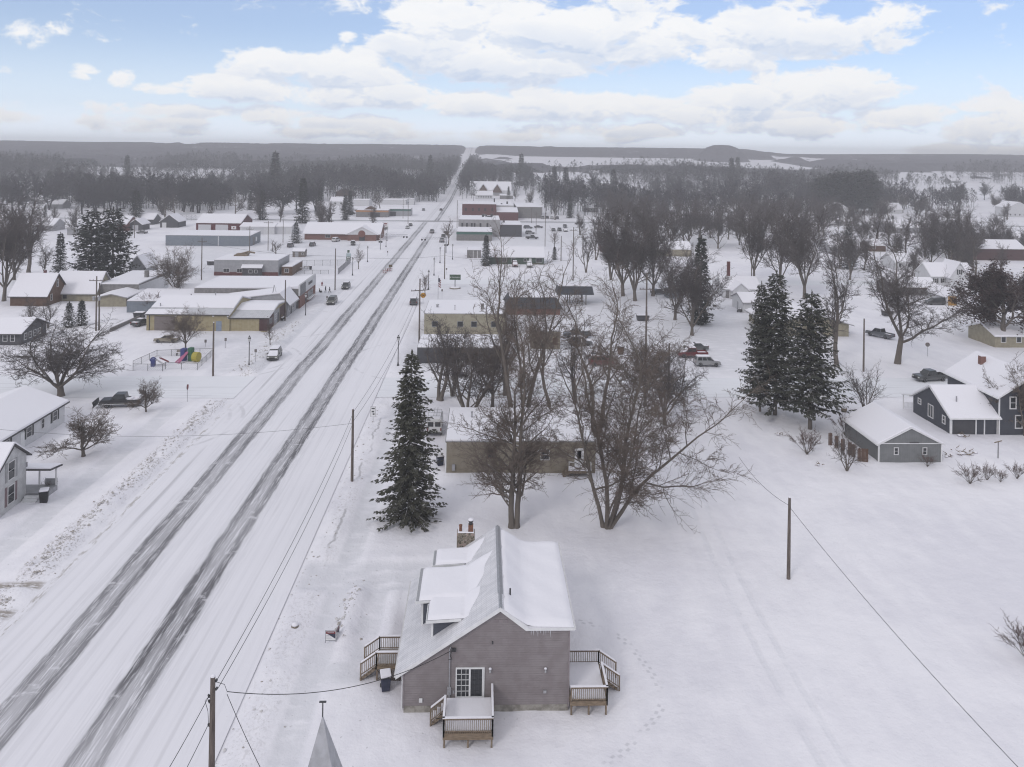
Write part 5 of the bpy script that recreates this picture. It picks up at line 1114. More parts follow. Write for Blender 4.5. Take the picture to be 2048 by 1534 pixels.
# ------------------------------------------------------------------ trees
M_bark = snow_topped('bark', (.098, .084, .075), (.17, .148, .13), .50, .42, 2.0)
M_twig = mottled('twigs', (.115, .092, .080), (.165, .135, .118), .6, .95, 0, spec=.05)
M_twigmid = mottled('grey_twigs', (.078, .068, .067), (.112, .098, .095), .3, .95, 0, spec=.05)
M_twigred = mottled('reddish_twigs', (.13, .085, .078), (.11, .09, .082), .6, .95, 0, spec=.05)
M_twigfar = mottled('distant_twigs', (.040, .038, .042), (.066, .062, .066), .05, .95, 0, spec=.03)
M_needle = snow_topped('spruce_needles', (.046, .047, .037), (.085, .083, .064), .3, .29, 1.3)
M_needle2 = snow_topped('dark_needles', (.024, .028, .023), (.042, .047, .037), .30, .30, .9)
M_needleb = snow_topped('blue_needles', (.05, .062, .065), (.035, .045, .045), .3, .45, 1.2)
M_leafbrown = snow_topped('withered_leaves', (.040, .024, .024), (.065, .04, .036), .45, .18, 1.5)
def thin(mb, pts, r0, r1, n=3):
    """light tapered tube with one fixed cross-section frame"""
    a, b = pts[0], pts[-1]
    dx, dy, dz = b[0] - a[0], b[1] - a[1], b[2] - a[2]; L = math.sqrt(dx * dx + dy * dy + dz * dz) or 1
    dx /= L; dy /= L; dz /= L
    if abs(dz) < .9: ux, uy, uz = dy, -dx, 0.0
    else: ux, uy, uz = 0.0, dz, -dy
    l = math.sqrt(ux * ux + uy * uy + uz * uz) or 1; ux /= l; uy /= l; uz /= l
    vx, vy, vz = dy * uz - dz * uy, dz * ux - dx * uz, dx * uy - dy * ux
    o = len(mb.v); m = len(pts); ca = [(math.cos(2 * math.pi * k / n), math.sin(2 * math.pi * k / n)) for k in range(n)]
    for i, p in enumerate(pts):
        r = r0 + (r1 - r0) * i / (m - 1)
        for c, s in ca: mb.v.append((p[0] + (ux * c + vx * s) * r, p[1] + (uy * c + vy * s) * r, p[2] + (uz * c + vz * s) * r))
    for i in range(m - 1):
        for k in range(n):
            l_ = (k + 1) % n; mb.f.append((o + i * n + k, o + i * n + l_, o + (i + 1) * n + l_, o + (i + 1) * n + k))
    mb.mi.extend([0] * ((m - 1) * n))
def vnorm(v):
    l = math.sqrt(v[0] ** 2 + v[1] ** 2 + v[2] ** 2) or 1; return (v[0] / l, v[1] / l, v[2] / l)
class Tree:
    def __init__(s, seed, **k):
        s.r = random.Random(seed); s.wood = MB(); s.twig = MB(); s.leaf = None
        s.k = dict(levels=5, nch=(7, 6, 6, 5, 0), ang=(42, 45, 42, 40), ratio=(.62, .55, .52, .55), trop=(.10, .12, .05, .0), jit=(.10, .16, .22, .28, .3), start=(.25, .25, .2, .15), tmin=.014, droop=0.0, woodlev=2, rr=.58, segs=(7, 6, 5, 4, 3)); s.k.update(k)
    def side(s, d, ang):
        a = s.r.uniform(0, 2 * math.pi)
        if abs(d[2]) < .9: u = vnorm((d[1], -d[0], 0))
        else: u = (1, 0, 0)
        v = (d[1] * u[2] - d[2] * u[1], d[2] * u[0] - d[0] * u[2], d[0] * u[1] - d[1] * u[0])
        c, sn = math.cos(a), math.sin(a); ca, sa = math.cos(ang), math.sin(ang)
        return vnorm(tuple(d[i] * ca + (u[i] * c + v[i] * sn) * sa for i in range(3)))
    def grow(s, p, d, L, r, lev):
        k = s.k; R_ = s.r; n = k['segs'][lev]; pts = [p]; dirs = [d]; j = k['jit'][lev]; tr = k['trop'][min(lev, 3)] - (k['droop'] if lev >= 2 else 0)
        for i in range(n):
            d = vnorm((d[0] + R_.gauss(0, j), d[1] + R_.gauss(0, j), d[2] + R_.gauss(0, j * .8) + tr))
            p = (p[0] + d[0] * L / n, p[1] + d[1] * L / n, p[2] + d[2] * L / n)
            pts.append(p); dirs.append(d)
        re = max(k['tmin'] * .7, r * (.42 if lev < 2 else .3))
        tgt = s.wood if lev < k['woodlev'] else s.twig
        thin(tgt, pts, max(r, k['tmin']), re, 7 if lev == 0 else 5 if lev == 1 else 3)
        if lev + 1 >= k['levels']:
            return
        nc = k['nch'][lev]; st = k['start'][min(lev, 3)]
        for c in range(nc):
            t = st + (1 - st) * (c + R_.uniform(.1, .9)) / nc
            f = t * n; i = min(n - 1, int(f)); f -= i
            q = tuple(pts[i][a] + (pts[i + 1][a] - pts[i][a]) * f for a in range(3))
            ang = R(k['ang'][min(lev, 3)] * R_.uniform(.65, 1.35)); cd = s.side(dirs[i + 1], ang)
            if cd[2] < -.25 and R_.random() < .75: cd = vnorm((cd[0], cd[1], -cd[2] * .6))
            cl = L * k['ratio'][min(lev, 3)] * R_.uniform(.7, 1.25) * (1.15 - .55 * t); rr = (r + (re - r) * t)
            s.grow(q, cd, cl, rr * k['rr'] * R_.uniform(.8, 1.15), lev + 1)
        s.grow(pts[-1], dirs[-1], L * .55, re, lev + 1)
    def mesh(s, nm, bark=None, twig=None):
        return s.wood.mesh(nm + '_trunk', bark or M_bark, smooth=True), s.twig.mesh(nm + '_crown', twig or M_twig)
def broadleaf(seed, stems, trunk=None, **k):
    """stems: (dx,dy, lean, length, radius, x, y); trunk: (height, radius, lean x, lean y) carries them all"""
    t = Tree(seed, **k)
    if trunk:
        h, r, lx, ly = trunk
        thin(t.wood, [(0, 0, -.3), (lx * .02, ly * .02, .15), (lx * .3, ly * .3, h * .35), (lx, ly, h + .25)], r * 1.35, r * .8, 9)
        for (dx, dy, lean, L, rr, x, y) in stems:
            a = math.atan2(dy, dx); d = (math.cos(a) * math.sin(lean), math.sin(a) * math.sin(lean), math.cos(lean)); t.grow((lx + d[0] * .1, ly + d[1] * .1, h - .1 + y), d, L, rr, 0)
        return t
    for (dx, dy, lean, L, r, x, y) in stems:
        a = math.atan2(dy, dx) if (dx or dy) else 0
        d = (math.cos(a) * math.sin(lean), math.sin(a) * math.sin(lean), math.cos(lean))
        thin(t.wood, [(x, y, -.3), (x, y, .12), (x + d[0] * .5, y + d[1] * .5, .5)], r * 1.5, r * 1.02, 8)
        t.grow((x + d[0] * .45, y + d[1] * .45, .45), d, L, r, 0)
    return t
PROTO = {}
def tree_obj(name, meshes, label, loc, rz=0, scale=1, group=None, parts=('trunk', 'crown')):
    r = thing(name, label, 'tree', loc, rz, group); r.scale = scale if hasattr(scale, '__len__') else (scale,) * 3
    for nm, me in zip(parts, meshes): link(nm, me, r)
    return r
# variants, about ten metres of stem; real height measured so that they can be scaled to the photo
def height_of(ms): return max(max(v.co.z for v in m.vertices) for m in ms if len(m.vertices))
VAR = {}
def variant(nm, tree, **kw):
    kw.setdefault('twig', M_twigmid); ms = tree.mesh(nm, **kw); VAR[nm] = (ms, height_of(ms))
variant('maple_a', broadleaf(1, [(0, 0, 0, 9, .42, 0, 0)], nch=(8, 6, 6, 4, 0), start=(.22, .2, .2, .2), tmin=.022))
variant('maple_b', broadleaf(2, [(1, .2, .10, 9, .36, .2, 0), (-1, .3, .13, 8.5, .33, -.25, 0)], nch=(6, 6, 5, 4, 0), start=(.25, .2, .2, .2), tmin=.022))
variant('maple_c', broadleaf(3, [(1, 0, .22, 8, .28, .2, 0), (-1, .4, .2, 8, .28, -.2, 0), (.1, -1, .2, 8, .26, 0, -.2)], nch=(5, 5, 5, 4, 0), start=(.2, .2, .2, .2), tmin=.022))
variant('maple_d', broadleaf(4, [(0, 1, .05, 8, .5, 0, 0)], nch=(7, 6, 5, 4, 0), ang=(55, 48, 45, 40), start=(.3, .25, .2, .2), tmin=.025, trop=(.06, .1, .04, 0), ratio=(.8, .55, .5, .5)))
RK = dict(nch=(6, 7, 5, 4, 0), ang=(42, 42, 40, 40), ratio=(.55, .55, .5, .5), start=(.2, .12, .15, .2), trop=(.02, .02, .0, -.02), tmin=.012, jit=(.14, .16, .2, .25, .25))
variant('round_a', broadleaf(5, [(math.cos(i * 1.05), math.sin(i * 1.05), .55 + .35 * (i % 2), 3.4, .10, 0, 0) for i in range(6)] + [(.3, .2, .12, 3.4, .1, 0, 0)], (1.0, .17, .1, 0), **RK), twig=M_twig)
variant('wide_a', broadleaf(61, [(math.cos(a), math.sin(a), ln, L_, r_, 0, dz) for a, ln, L_, r_, dz in ((.2, 1.05, 10, .26, -.7), (1.4, .7, 9, .2, 0), (2.9, 1.0, 10, .26, -.3), (4.0, .75, 8.5, .2, 0), (5.3, .8, 8.5, .2, -.2), (2.4, .45, 8.5, .24, 0), (.4, .35, 8.5, .22, 0), (4.8, .15, 7.5, .22, 0))], (2.3, .48, .25, 0), nch=(7, 7, 6, 5, 0), ang=(44, 44, 42, 40), ratio=(.52, .55, .5, .5), start=(.2, .15, .15, .2), trop=(.035, .02, -.02, -.03), tmin=.018, jit=(.12, .16, .2, .25, .25)))
variant('giant_a', broadleaf(62, [(1, -.1, 1.15, 11, .30, 0, -.8), (-.9, .2, .30, 15, .34, 0, 0), (.35, .3, .22, 14, .34, 0, 0), (.6, -.5, .55, 11, .24, 0, .2), (-.2, -1, .5, 10, .2, 0, .1), (-.5, .9, .6, 11, .22, 0, -.3)], (5.6, .62, .7, 0), nch=(7, 7, 6, 5, 0), ang=(44, 46, 42, 40), ratio=(.52, .55, .5, .5), start=(.22, .15, .15, .2), trop=(.05, .04, .0, -.02), tmin=.02, jit=(.12, .17, .22, .26, .26)))
VK = dict(nch=(8, 7, 6, 4, 0), ang=(34, 40, 40, 40), ratio=(.48, .52, .5, .5), start=(.25, .15, .15, .2), trop=(.05, .06, .02, 0), tmin=.026, jit=(.09, .16, .2, .25, .25))
variant('vase_a', broadleaf(64, [(math.cos(i * 1.1 + .3), math.sin(i * 1.1 + .3), .22 + .22 * (i % 3), 13, .24, 0, 0) for i in range(6)] + [(.1, .2, .05, 13, .26, 0, 0)], (3.2, .52, .2, 0), **VK))
variant('vase_b', broadleaf(65, [(math.cos(i * 1.4), math.sin(i * 1.4), .25 + .25 * (i % 2), 12.5, .24, 0, 0) for i in range(5)] + [(-.3, .2, .1, 14, .3, 0, 0)], (2.2, .5, -.2, 0), **VK))
variant('oval_a', broadleaf(63, [(math.cos(i * .95), math.sin(i * .95), .30 + .3 * (i % 2), 5.2, .10, 0, 0) for i in range(7)] + [(.1, .2, .06, 5.6, .12, 0, 0)], (1.8, .2, 0, 0), **RK), twig=M_twig)
variant('street_a', broadleaf(6, [(0, 0, 0, 5.5, .12, 0, 0)], nch=(14, 6, 5, 3, 0), ang=(34, 34, 32, 30), ratio=(.5, .5, .5, .5), start=(.25, .12, .15, .2), trop=(.05, .12, .1, .05), tmin=.014, levels=4), twig=M_twigred)
variant('bush_a', broadleaf(7, [(math.cos(a), math.sin(a), .25 + .25 * (i % 3), 1.6 + .3 * (i % 2), .03, .1 * math.cos(a), .1 * math.sin(a)) for i, a in enumerate([q * .62 for q in range(11)])], levels=4, nch=(5, 5, 4, 0), ang=(28, 32, 30, 30), ratio=(.55, .55, .5, .5), start=(.25, .2, .2, .2), trop=(.08, .06, .03, 0), tmin=.010, segs=(4, 3, 3, 3)), twig=M_twigred)
variant('shrub_tree', broadleaf(8, [(math.cos(a), math.sin(a), .18 + .08 * (i % 3), 4.6, .09, .12 * math.cos(a), .12 * math.sin(a)) for i, a in enumerate((0, 1.4, 2.7, 3.9, 5.1))], levels=4, nch=(9, 5, 4, 0), ang=(30, 32, 30, 30), ratio=(.5, .5, .5, .5), start=(.15, .2, .2, .2), trop=(.05, .08, .03, 0), tmin=.013))
variant('mid_a', broadleaf(11, [(0, 0, 0, 9, .40, 0, 0)], levels=4, nch=(9, 9, 8, 0), ratio=(.65, .55, .55, .5), start=(.2, .15, .15, .2), tmin=.045, segs=(5, 4, 3, 2, 2)))
variant('mid_b', broadleaf(12, [(1, .2, .14, 8, .34, .2, 0), (-1, .2, .12, 8.5, .34, -.2, 0)], levels=4, nch=(7, 8, 7, 0), ratio=(.65, .55, .55, .5), start=(.2, .15, .15, .2), tmin=.045, segs=(5, 4, 3, 2, 2)))
variant('mid_c', broadleaf(13, [(0, 0, 0, 8, .40, 0, 0)], levels=4, nch=(8, 9, 8, 0), ang=(58, 46, 42, 40), ratio=(.85, .55, .5, .5), start=(.3, .15, .15, .2), tmin=.045, segs=(5, 4, 3, 2, 2)))
for i_, sd in enumerate((21, 22, 23)):
    variant('far_%d' % i_, broadleaf(sd, [(1, i_ - 1, .06, 9, .34, 0, 0)] + ([(-1, .5, .18, 8, .26, 0, 0)] if i_ else []), levels=4, nch=(8, 8, 6, 0), ang=(44, 46, 45, 40), ratio=(.62, .58, .6, .5), start=(.28, .15, .1, .2), tmin=.085, segs=(4, 3, 2, 2, 2)), twig=M_twigfar, bark=M_twigfar)
# ---- conifers
def conifer(seed, H, Rb, gap=0.42, nb=(6, 8), start=.06, up=-.12, needle=.55, dens=1.0, loose=0.0, tip=.03, shape=.85, low=.6):
    rnd = random.Random(seed); tr = MB(); cr = MB()
    thin(tr, [(0, 0, -.3), (0, 0, H * .5), (0, 0, H)], H * .016, .02, 7)
    z = H * start
    while z < H * .985:
        t = z / H; rad = Rb * (1 - t) ** shape * (1 if t > .12 else low + (1 - low) * t / .12) + tip * H * .3
        a0 = rnd.uniform(0, 6.28); n = rnd.randint(*nb) if t < .85 else 5
        for b in range(n):
            if rnd.random() < loose: continue
            a = a0 + 6.283 * b / n + rnd.uniform(-.3, .3); L = rad * rnd.uniform(.62, 1.12)
            sl = up + (.75 * max(0, t - .55)) + rnd.uniform(-.08, .08)
            ca, sa = math.cos(a), math.sin(a); m = max(2, int(L / (needle * .62) * dens)); zc = z + rnd.uniform(-.25, .25) * gap
            thin(tr, [(0, 0, zc), (ca * L * .5, sa * L * .5, zc + sl * L * .55), (ca * L * .92, sa * L * .92, zc + sl * L * .7)], .02 + .008 * L, .008)
            for i in range(m):
                f = (i + rnd.uniform(.25, .9)) / m; f = .12 + .88 * f
                x = L * f; zz = zc + sl * x + .16 * sl * 0 + (.05 * (f ** 3)) * L - .10 * L * math.sin(f * 3.14) * .5
                w = needle * (1.15 - .55 * f) * rnd.uniform(.75, 1.25)
                for s_ in (-1, 1):
                    yaw = a + s_ * rnd.uniform(.35, .95); dz = rnd.uniform(-.55, .05)
                    px, py = ca * x, sa * x; ex, ey = px + math.cos(yaw) * w, py + math.sin(yaw) * w; ez = zz + dz * w
                    qx, qy = -math.sin(yaw) * w * .30, math.cos(yaw) * w * .30; rl = rnd.uniform(-.12, .12)
                    mx, my, mz = (px + ex) / 2, (py + ey) / 2, (zz + ez) / 2 + .05 * w
                    cr.add([(px, py, zz), (mx + qx, my + qy, mz + rl * w), (ex, ey, ez), (mx - qx, my - qy, mz - rl * w)], [(0, 1, 2, 3)])
                    if rnd.random() < .55:
                        hz = rnd.uniform(.3, .6) * w
                        cr.add([(px, py, zz), (mx + qx * .4, my + qy * .4, mz - hz * .3), (mx, my, mz - hz), (mx - qx * .6, my - qy * .6, mz - hz * .2)], [(0, 1, 2, 3)])
            # tip
            cr.add([(ca * L, sa * L, zc + sl * L), (ca * (L - .3) - sa * .12, sa * (L - .3) + ca * .12, zc + sl * L + .03), (ca * (L + needle * .4), sa * (L + needle * .4), zc + sl * L + .02), (ca * (L - .3) + sa * .12, sa * (L - .3) - ca * .12, zc + sl * L - .02)], [(0, 1, 2, 3)])
        z += gap * (1 - .45 * t) * rnd.uniform(.8, 1.2)
    for i in range(14):
        a = rnd.uniform(0, 6.28); zz = H - rnd.uniform(.0, .9); cr.add([(0, 0, zz), (math.cos(a) * .16, math.sin(a) * .16, zz + .12), (0, 0, zz + .45), (-math.cos(a) * .08, -math.sin(a) * .08, zz + .1)], [(0, 1, 2, 3)])
    return tr, cr
def cvar(nm, tc, needle=None):
    ms = (tc[0].mesh(nm + '_trunk', M_bark, smooth=True), tc[1].mesh(nm + '_crown', needle or M_needle)); VAR[nm] = (ms, height_of(ms))
cvar('spruce_near', conifer(31, 18, 4.2, .42, (7, 9), .03, -.24, .68, 1.1, .10, .03, .66, .92))
M_needle3 = snow_topped('snowy_needles', (.038, .041, .033), (.072, .074, .057), .26, .35, 1.0)
cvar('spruce_loose', conifer(32, 21, 6.2, .52, (7, 8), .10, -.10, .9, 1.15, .14, .03, .62, .55), M_needle3)
cvar('spruce_loose_b', conifer(33, 19, 5.9, .52, (7, 8), .16, -.06, .9, 1.15, .15, .03, .6, .6), M_needle3)
cvar('spruce_mid', conifer(34, 18, 3.4, .62, (6, 8), .05, -.12, 1.1, 1.1, .05, .04, .8, .8), M_needle2)
cvar('spruce_blue', conifer(35, 8, 3.2, .42, (7, 8), .02, -.14, .7, .9, 0, .04, .95, .95), M_needleb)
cvar('pine_mid', conifer(36, 19, 5.8, .95, (6, 8), .08, .20, 1.5, 1.25, .08, .08, .6, .8), M_needle2)
cvar('pine_far', conifer(37, 20, 6.6, 1.1, (7, 8), .16, .16, 2.0, 1.2, .03, .16, .42, .85), M_needle2)
cvar('cedar', conifer(38, 6, 1.3, .35, (6, 7), .02, .35, .5, .9, 0, .05, .7, .9), M_needle2)
# withered brown maples keep their leaves
def leafy(seed):
    t = broadleaf(seed, [(0, 0, 0, 7, .4, 0, 0)], levels=4, nch=(9, 7, 6, 0), ang=(52, 48, 45, 40), ratio=(.75, .58, .55, .5), start=(.25, .15, .15, .2), tmin=.02)
    rnd = random.Random(seed); lf = MB(); vs = t.twig.v
    for i in range(0, len(vs), 3):
        if rnd.random() < .9:
            for q in range(3):
                x, y, z = (vs[i][j] + rnd.gauss(0, .22) for j in range(3)); a, b_ = rnd.uniform(0, 6.28), rnd.uniform(-.8, .8); s_ = rnd.uniform(.16, .32)
                c, s2 = math.cos(a) * s_, math.sin(a) * s_
                lf.add([(x, y, z), (x + c, y + s2, z + b_ * s_), (x + c - s2 * .6, y + s2 + c * .6, z + b_ * s_ * .3), (x - s2 * .6, y + c * .6, z - b_ * s_ * .4)], [(0, 1, 2, 3)])
    ms = t.mesh('leafy') + (lf.mesh('leafy_leaves', M_leafbrown),); VAR['leafy'] = (ms, height_of(ms))
leafy(41)
NAMES = {'spruce_near': 'spruce', 'spruce_loose': 'spruce', 'spruce_loose_b': 'spruce', 'spruce_mid': 'spruce', 'spruce_blue': 'blue_spruce', 'pine_mid': 'pine', 'pine_far': 'pine', 'cedar': 'cedar', 'bush_a': 'bush', 'leafy': 'brown_maple', 'shrub_tree': 'shrub_tree'}
def plant(var, px, base, top, label, rz=None, wide=1.0, group=None, H=None, seed=0):
    ms, h0 = VAR[var]; P = G(px, base); h = H or HT(px, base, top); s_ = h / h0
    rz = rz if rz is not None else random.Random(px * 7 + base).uniform(0, 6.28)
    parts = ('trunk', 'crown', 'leaves')
    nm = NAMES.get(var, 'bare_tree')
    o = tree_obj(nm, ms, label, P, rz, (s_ * wide, s_ * wide, s_), group, parts)
    if nm == 'bush': o['category'] = 'bush'
    return o
# ---- the trees one can point at
plant('spruce_near', 819, 1040, 697, 'tall dark spruce close to the highway, right beside the grey house', .6)
def custom(nm, label, px, base, stems, seed, **k):
    t = broadleaf(seed, stems, **k); ms = t.mesh(nm); return tree_obj('bare_tree', ms, label, G(px, base), 0)
custom('twin', 'bare tree with a split twin trunk directly behind the grey house chimney', 1028, 1056, [(-1, .1, .05, 10.5, .31, -.24, 0), (1, .1, .07, 13.5, .29, .25, .05)], 51, nch=(15, 8, 7, 5, 0), ang=(54, 44, 42, 40), ratio=(.42, .5, .5, .5), start=(.14, .15, .2, .2), trop=(.04, .03, .01, -.01), tmin=.016, jit=(.05, .14, .2, .25, .25))
custom('spreading', 'wide spreading bare tree with several trunks and long limbs reaching right', 1215, 1056, [(-.9, .3, .26, 11, .22, -.42, .25), (.25, .4, .15, 13, .25, -.05, .1), (1, .3, .38, 14, .28, .2, 0), (1, -.15, .60, 11.5, .22, .32, -.05), (-.2, -1, .35, 8, .13, -.1, -.2), (.5, -.3, .3, 11, .2, .1, -.1)], 52, nch=(8, 8, 7, 5, 0), ang=(44, 46, 42, 40), ratio=(.52, .52, .5, .5), start=(.22, .15, .2, .2), trop=(.035, .03, -.01, -.04), tmin=.016, jit=(.09, .16, .2, .25, .25))
custom('tall_pair', 'tallest bare tree rising behind the beige flat roofed building', 1040, 862, [(-.6, .2, .05, 15, .40, -.7, 0), (.7, .2, .12, 14.5, .34, .6, 0), (.15, -.5, .08, 12, .25, 0, .3)], 53, nch=(6, 6, 5, 5, 0), ang=(30, 42, 42, 40), ratio=(.55, .52, .5, .5), start=(.45, .2, .2, .2), trop=(.06, .09, .04, .0), tmin=.02)
custom('lean_a', 'bare tree leaning left just right of the tallest tree behind the beige building', 1108, 864, [(-1, .2, .22, 13, .30, 0, 0)], 54, nch=(6, 6, 5, 4, 0), ang=(36, 42, 42, 40), ratio=(.5, .52, .5, .5), start=(.4, .2, .2, .2), tmin=.02)
custom('fork', 'forked bare tree with one limb leaning left and one straight up behind the beige building', 1192, 872, [(-1, .1, .30, 12, .30, -.2, 0), (1, .2, .12, 13, .32, .25, 0)], 55, nch=(6, 6, 5, 4, 0), ang=(34, 42, 42, 40), ratio=(.5, .52, .5, .5), start=(.45, .2, .2, .2), trop=(.05, .06, .0, -.02), tmin=.02)
for v, px, b, tp, lab, wd in (('maple_c', 936, 850, 640, 'many stemmed bare tree behind the left half of the beige building', 1.2), ('maple_b', 880, 800, 612, 'crooked bare tree between the near spruce and the low dark building', 1.15), ('oval_a', 985, 815, 640, 'bare tree with arching branches in front of the low dark building', 1.15), ('maple_a', 1010, 790, 590, 'slim bare tree left of the parked red car', .9), ('oval_a', 1290, 812, 640, 'bare tree standing by the street right of the parked red car', 1.1), ('wide_a', 1330, 850, 655, 'wide bare tree in the snow left of the pair of tall conifers', .8),
    ('giant_a', 1795, 727, 425, 'large bare tree with thick trunk beside the dark grey pickup on the right', 1.0), ('maple_a', 1673, 733, 470, 'tall bare tree just left of the power pole on the right', .8), ('wide_a', 122, 792, 610, 'wide low branched bare tree behind the long white ranch house', 1.5), ('round_a', 167, 912, 808, 'small round crowned bare tree in the yard of the pale grey house', 1.45), ('round_a', 292, 824, 750, 'small round bare tree beside the black pickup', 1.0), ('maple_c', 905, 792, 640, 'bare tree left of the many stemmed one, beside the low dark building', 1.0), ('maple_b', 1150, 806, 640, 'crooked bare tree between the two parked car rows', .9), ('oval_a', 371, 702, 603, 'bare tree inside the playground fence', 1.0), ('street_a', 541, 694, 628, 'small reddish street tree beside the snow covered car', 1.5), ('oval_a', 352, 598, 478, 'dense brown bare tree behind the tan workshop', 1.0), ('bush_a', 300, 622, 580, 'rounded bare bush left of the tan workshop roof', 1.2),
    ('vase_a', 8, 602, 372, 'very large bare tree at the left edge by the brown barn', .9), ('maple_a', 57, 545, 362, 'tall bare tree behind the brown barn', .9), ('vase_b', 28, 560, 380, 'bare tree between the two tallest trees at far left', .9), ('maple_a', 59, 660, 585, 'small bare tree in front of the brown barn', 1.1), ('maple_b', 96, 655, 592, 'small bare tree beside the pair of dark cedars', 1.1), ('maple_a', 90, 560, 470, 'bare tree left of the dark spruce at far left', 1.0),
    ('cedar', 138, 654, 602, 'left one of two dark cedars near the yellow house', 1.3), ('cedar', 163, 650, 598, 'right one of two dark cedars near the yellow house', 1.4), ('spruce_mid', 120, 560, 463, 'dark spruce left of the big pines behind the barns', 1.1), ('pine_mid', 182, 567, 417, 'left one of the two big dark pines behind the yellow house', 1.15), ('pine_mid', 225, 566, 412, 'right one of the two big dark pines, with snowy lower boughs', 1.25), ('spruce_mid', 272, 448, 378, 'dark spruce beside the small house at the wood edge on the left', 1.5), ('spruce_blue', 592, 486, 442, 'snow dusted blue spruce left of the long brick building', 1.05), ('maple_d', 551, 514, 476, 'small leaning bare tree in the snowy car park by the grey diner', 1.1), ('street_a', 717, 538, 484, 'cone shaped bare street tree beside the price sign', 1.4), ('street_a', 851, 592, 534, 'reddish street tree beside the flagpole', 1.45), ('spruce_mid', 972, 531, 468, 'dark spruce between the grey garage and the green house', 1.2), ('cedar', 1109, 519, 492, 'bottle shaped evergreen beside the green house', 1.3), ('street_a', 1110, 500, 450, 'fan shaped bare tree above the bottle shaped evergreen', 1.6), ('street_a', 897, 490, 428, 'dark narrow street tree in front of the downtown shops', 1.5),
    ('vase_a', 1246, 592, 392, 'first of the large bare maples, nearest the power pole in the centre', 1.0), ('vase_b', 1270, 602, 398, 'leaning bare maple in the row right of the drive-through canopy', 1.0), ('vase_a', 1306, 592, 405, 'bare maple third from the left in the row beyond the drive-through', .95), ('vase_b', 1384, 671, 480, 'bare tree in front of the slender spruce in the middle right', .95), ('vase_a', 1350, 640, 470, 'bare tree left of the slender spruce', 1.0), ('spruce_mid', 1401, 648, 468, 'slender dark spruce standing among bare trees in the middle right', .95), ('vase_a', 1609, 598, 392, 'vase shaped bare tree behind the pair of tall conifers', .95), ('vase_b', 1560, 575, 395, 'bare tree right behind the top of the taller conifer', .8), ('vase_a', 1508, 560, 392, 'bare tree behind the pale cottage chimney', .85), ('vase_b', 1700, 560, 430, 'bare tree beside the snowy spruce on the right', .9), ('spruce_blue', 1696, 538, 447, 'snow dusted pointed spruce behind the bare trees on the right', .75),
    ('spruce_loose', 1550, 829, 536, 'taller of the pair of loose snowy conifers in the middle right', .95), ('spruce_loose_b', 1620, 858, 577, 'shorter right one of the pair of loose snowy conifers', 1.0), ('spruce_loose_b', 1520, 822, 560, 'slim conifer at the left side of the conifer pair', .62),
    ('shrub_tree', 1730, 824, 712, 'many stemmed bare shrub tree behind the grey garage', 1.15), ('bush_a', 1614, 908, 852, 'round bare bush at the end of the wooden fence', 1.3), ('shrub_tree', 1694, 942, 850, 'thin bare shrub in front of the wooden fence', 1.2), ('bush_a', 1690, 870, 820, 'bare bush against the left wall of the grey garage', 1.1), ('bush_a', 1855, 933, 905, 'small brown bush below the right window of the grey garage', 1.2), ('bush_a', 1940, 967, 925, 'leftmost and widest bare bush in the row on the right lawn', 1.4), ('bush_a', 1974, 960, 922, 'second bare bush in the row on the right lawn', 1.1), ('bush_a', 2001, 964, 934, 'smallest bare bush in the row on the right lawn', 1.0), ('bush_a', 2034, 957, 922, 'bare bush of the row closest to the right edge', 1.2), ('round_a', 2050, 872, 705, 'bare tree in front of the tall slate house', .8), ('leafy', 1983, 681, 512, 'left of the red-brown maples that keep withered leaves at right', 1.2), ('leafy', 2008, 692, 520, 'right of the red-brown maples that keep withered leaves, by the edge', 1.2), ('leafy', 2050, 660, 530, 'red-brown maple cut off by the right edge of the photo', 1.0), ('bush_a', 2056, 1320, 1236, 'dark twiggy bush cut off by the right edge', 1.25), ('bush_a', 98, 978, 955, 'bare bush beside the porch of the pale grey house', 1.3),
    ('vase_b', 1898, 540, 396, 'large dark bare tree behind the steep gabled white house', 1.0), ('vase_a', 1935, 520, 402, 'bare tree with brown twigs between the white houses on the right', 1.0), ('maple_c', 1990, 505, 420, 'bare tree above the maroon house', .9), ('vase_a', 1850, 515, 400, 'bare tree left of the steep gabled white house', 1.0), ('maple_c', 1172, 545, 440, 'dense ivy clad bare tree right of the green house', .7), ('maple_b', 1192, 520, 430, 'dark tangled tree behind the ivy clad one', .8), ('maple_a', 745, 470, 395, 'dark bare tree in front of the striped shop', .8), ('maple_c', 1222, 560, 420, 'bare tree at the left end of the maple row', .7)):
    plant(v, px, b, tp, lab, None, wd)
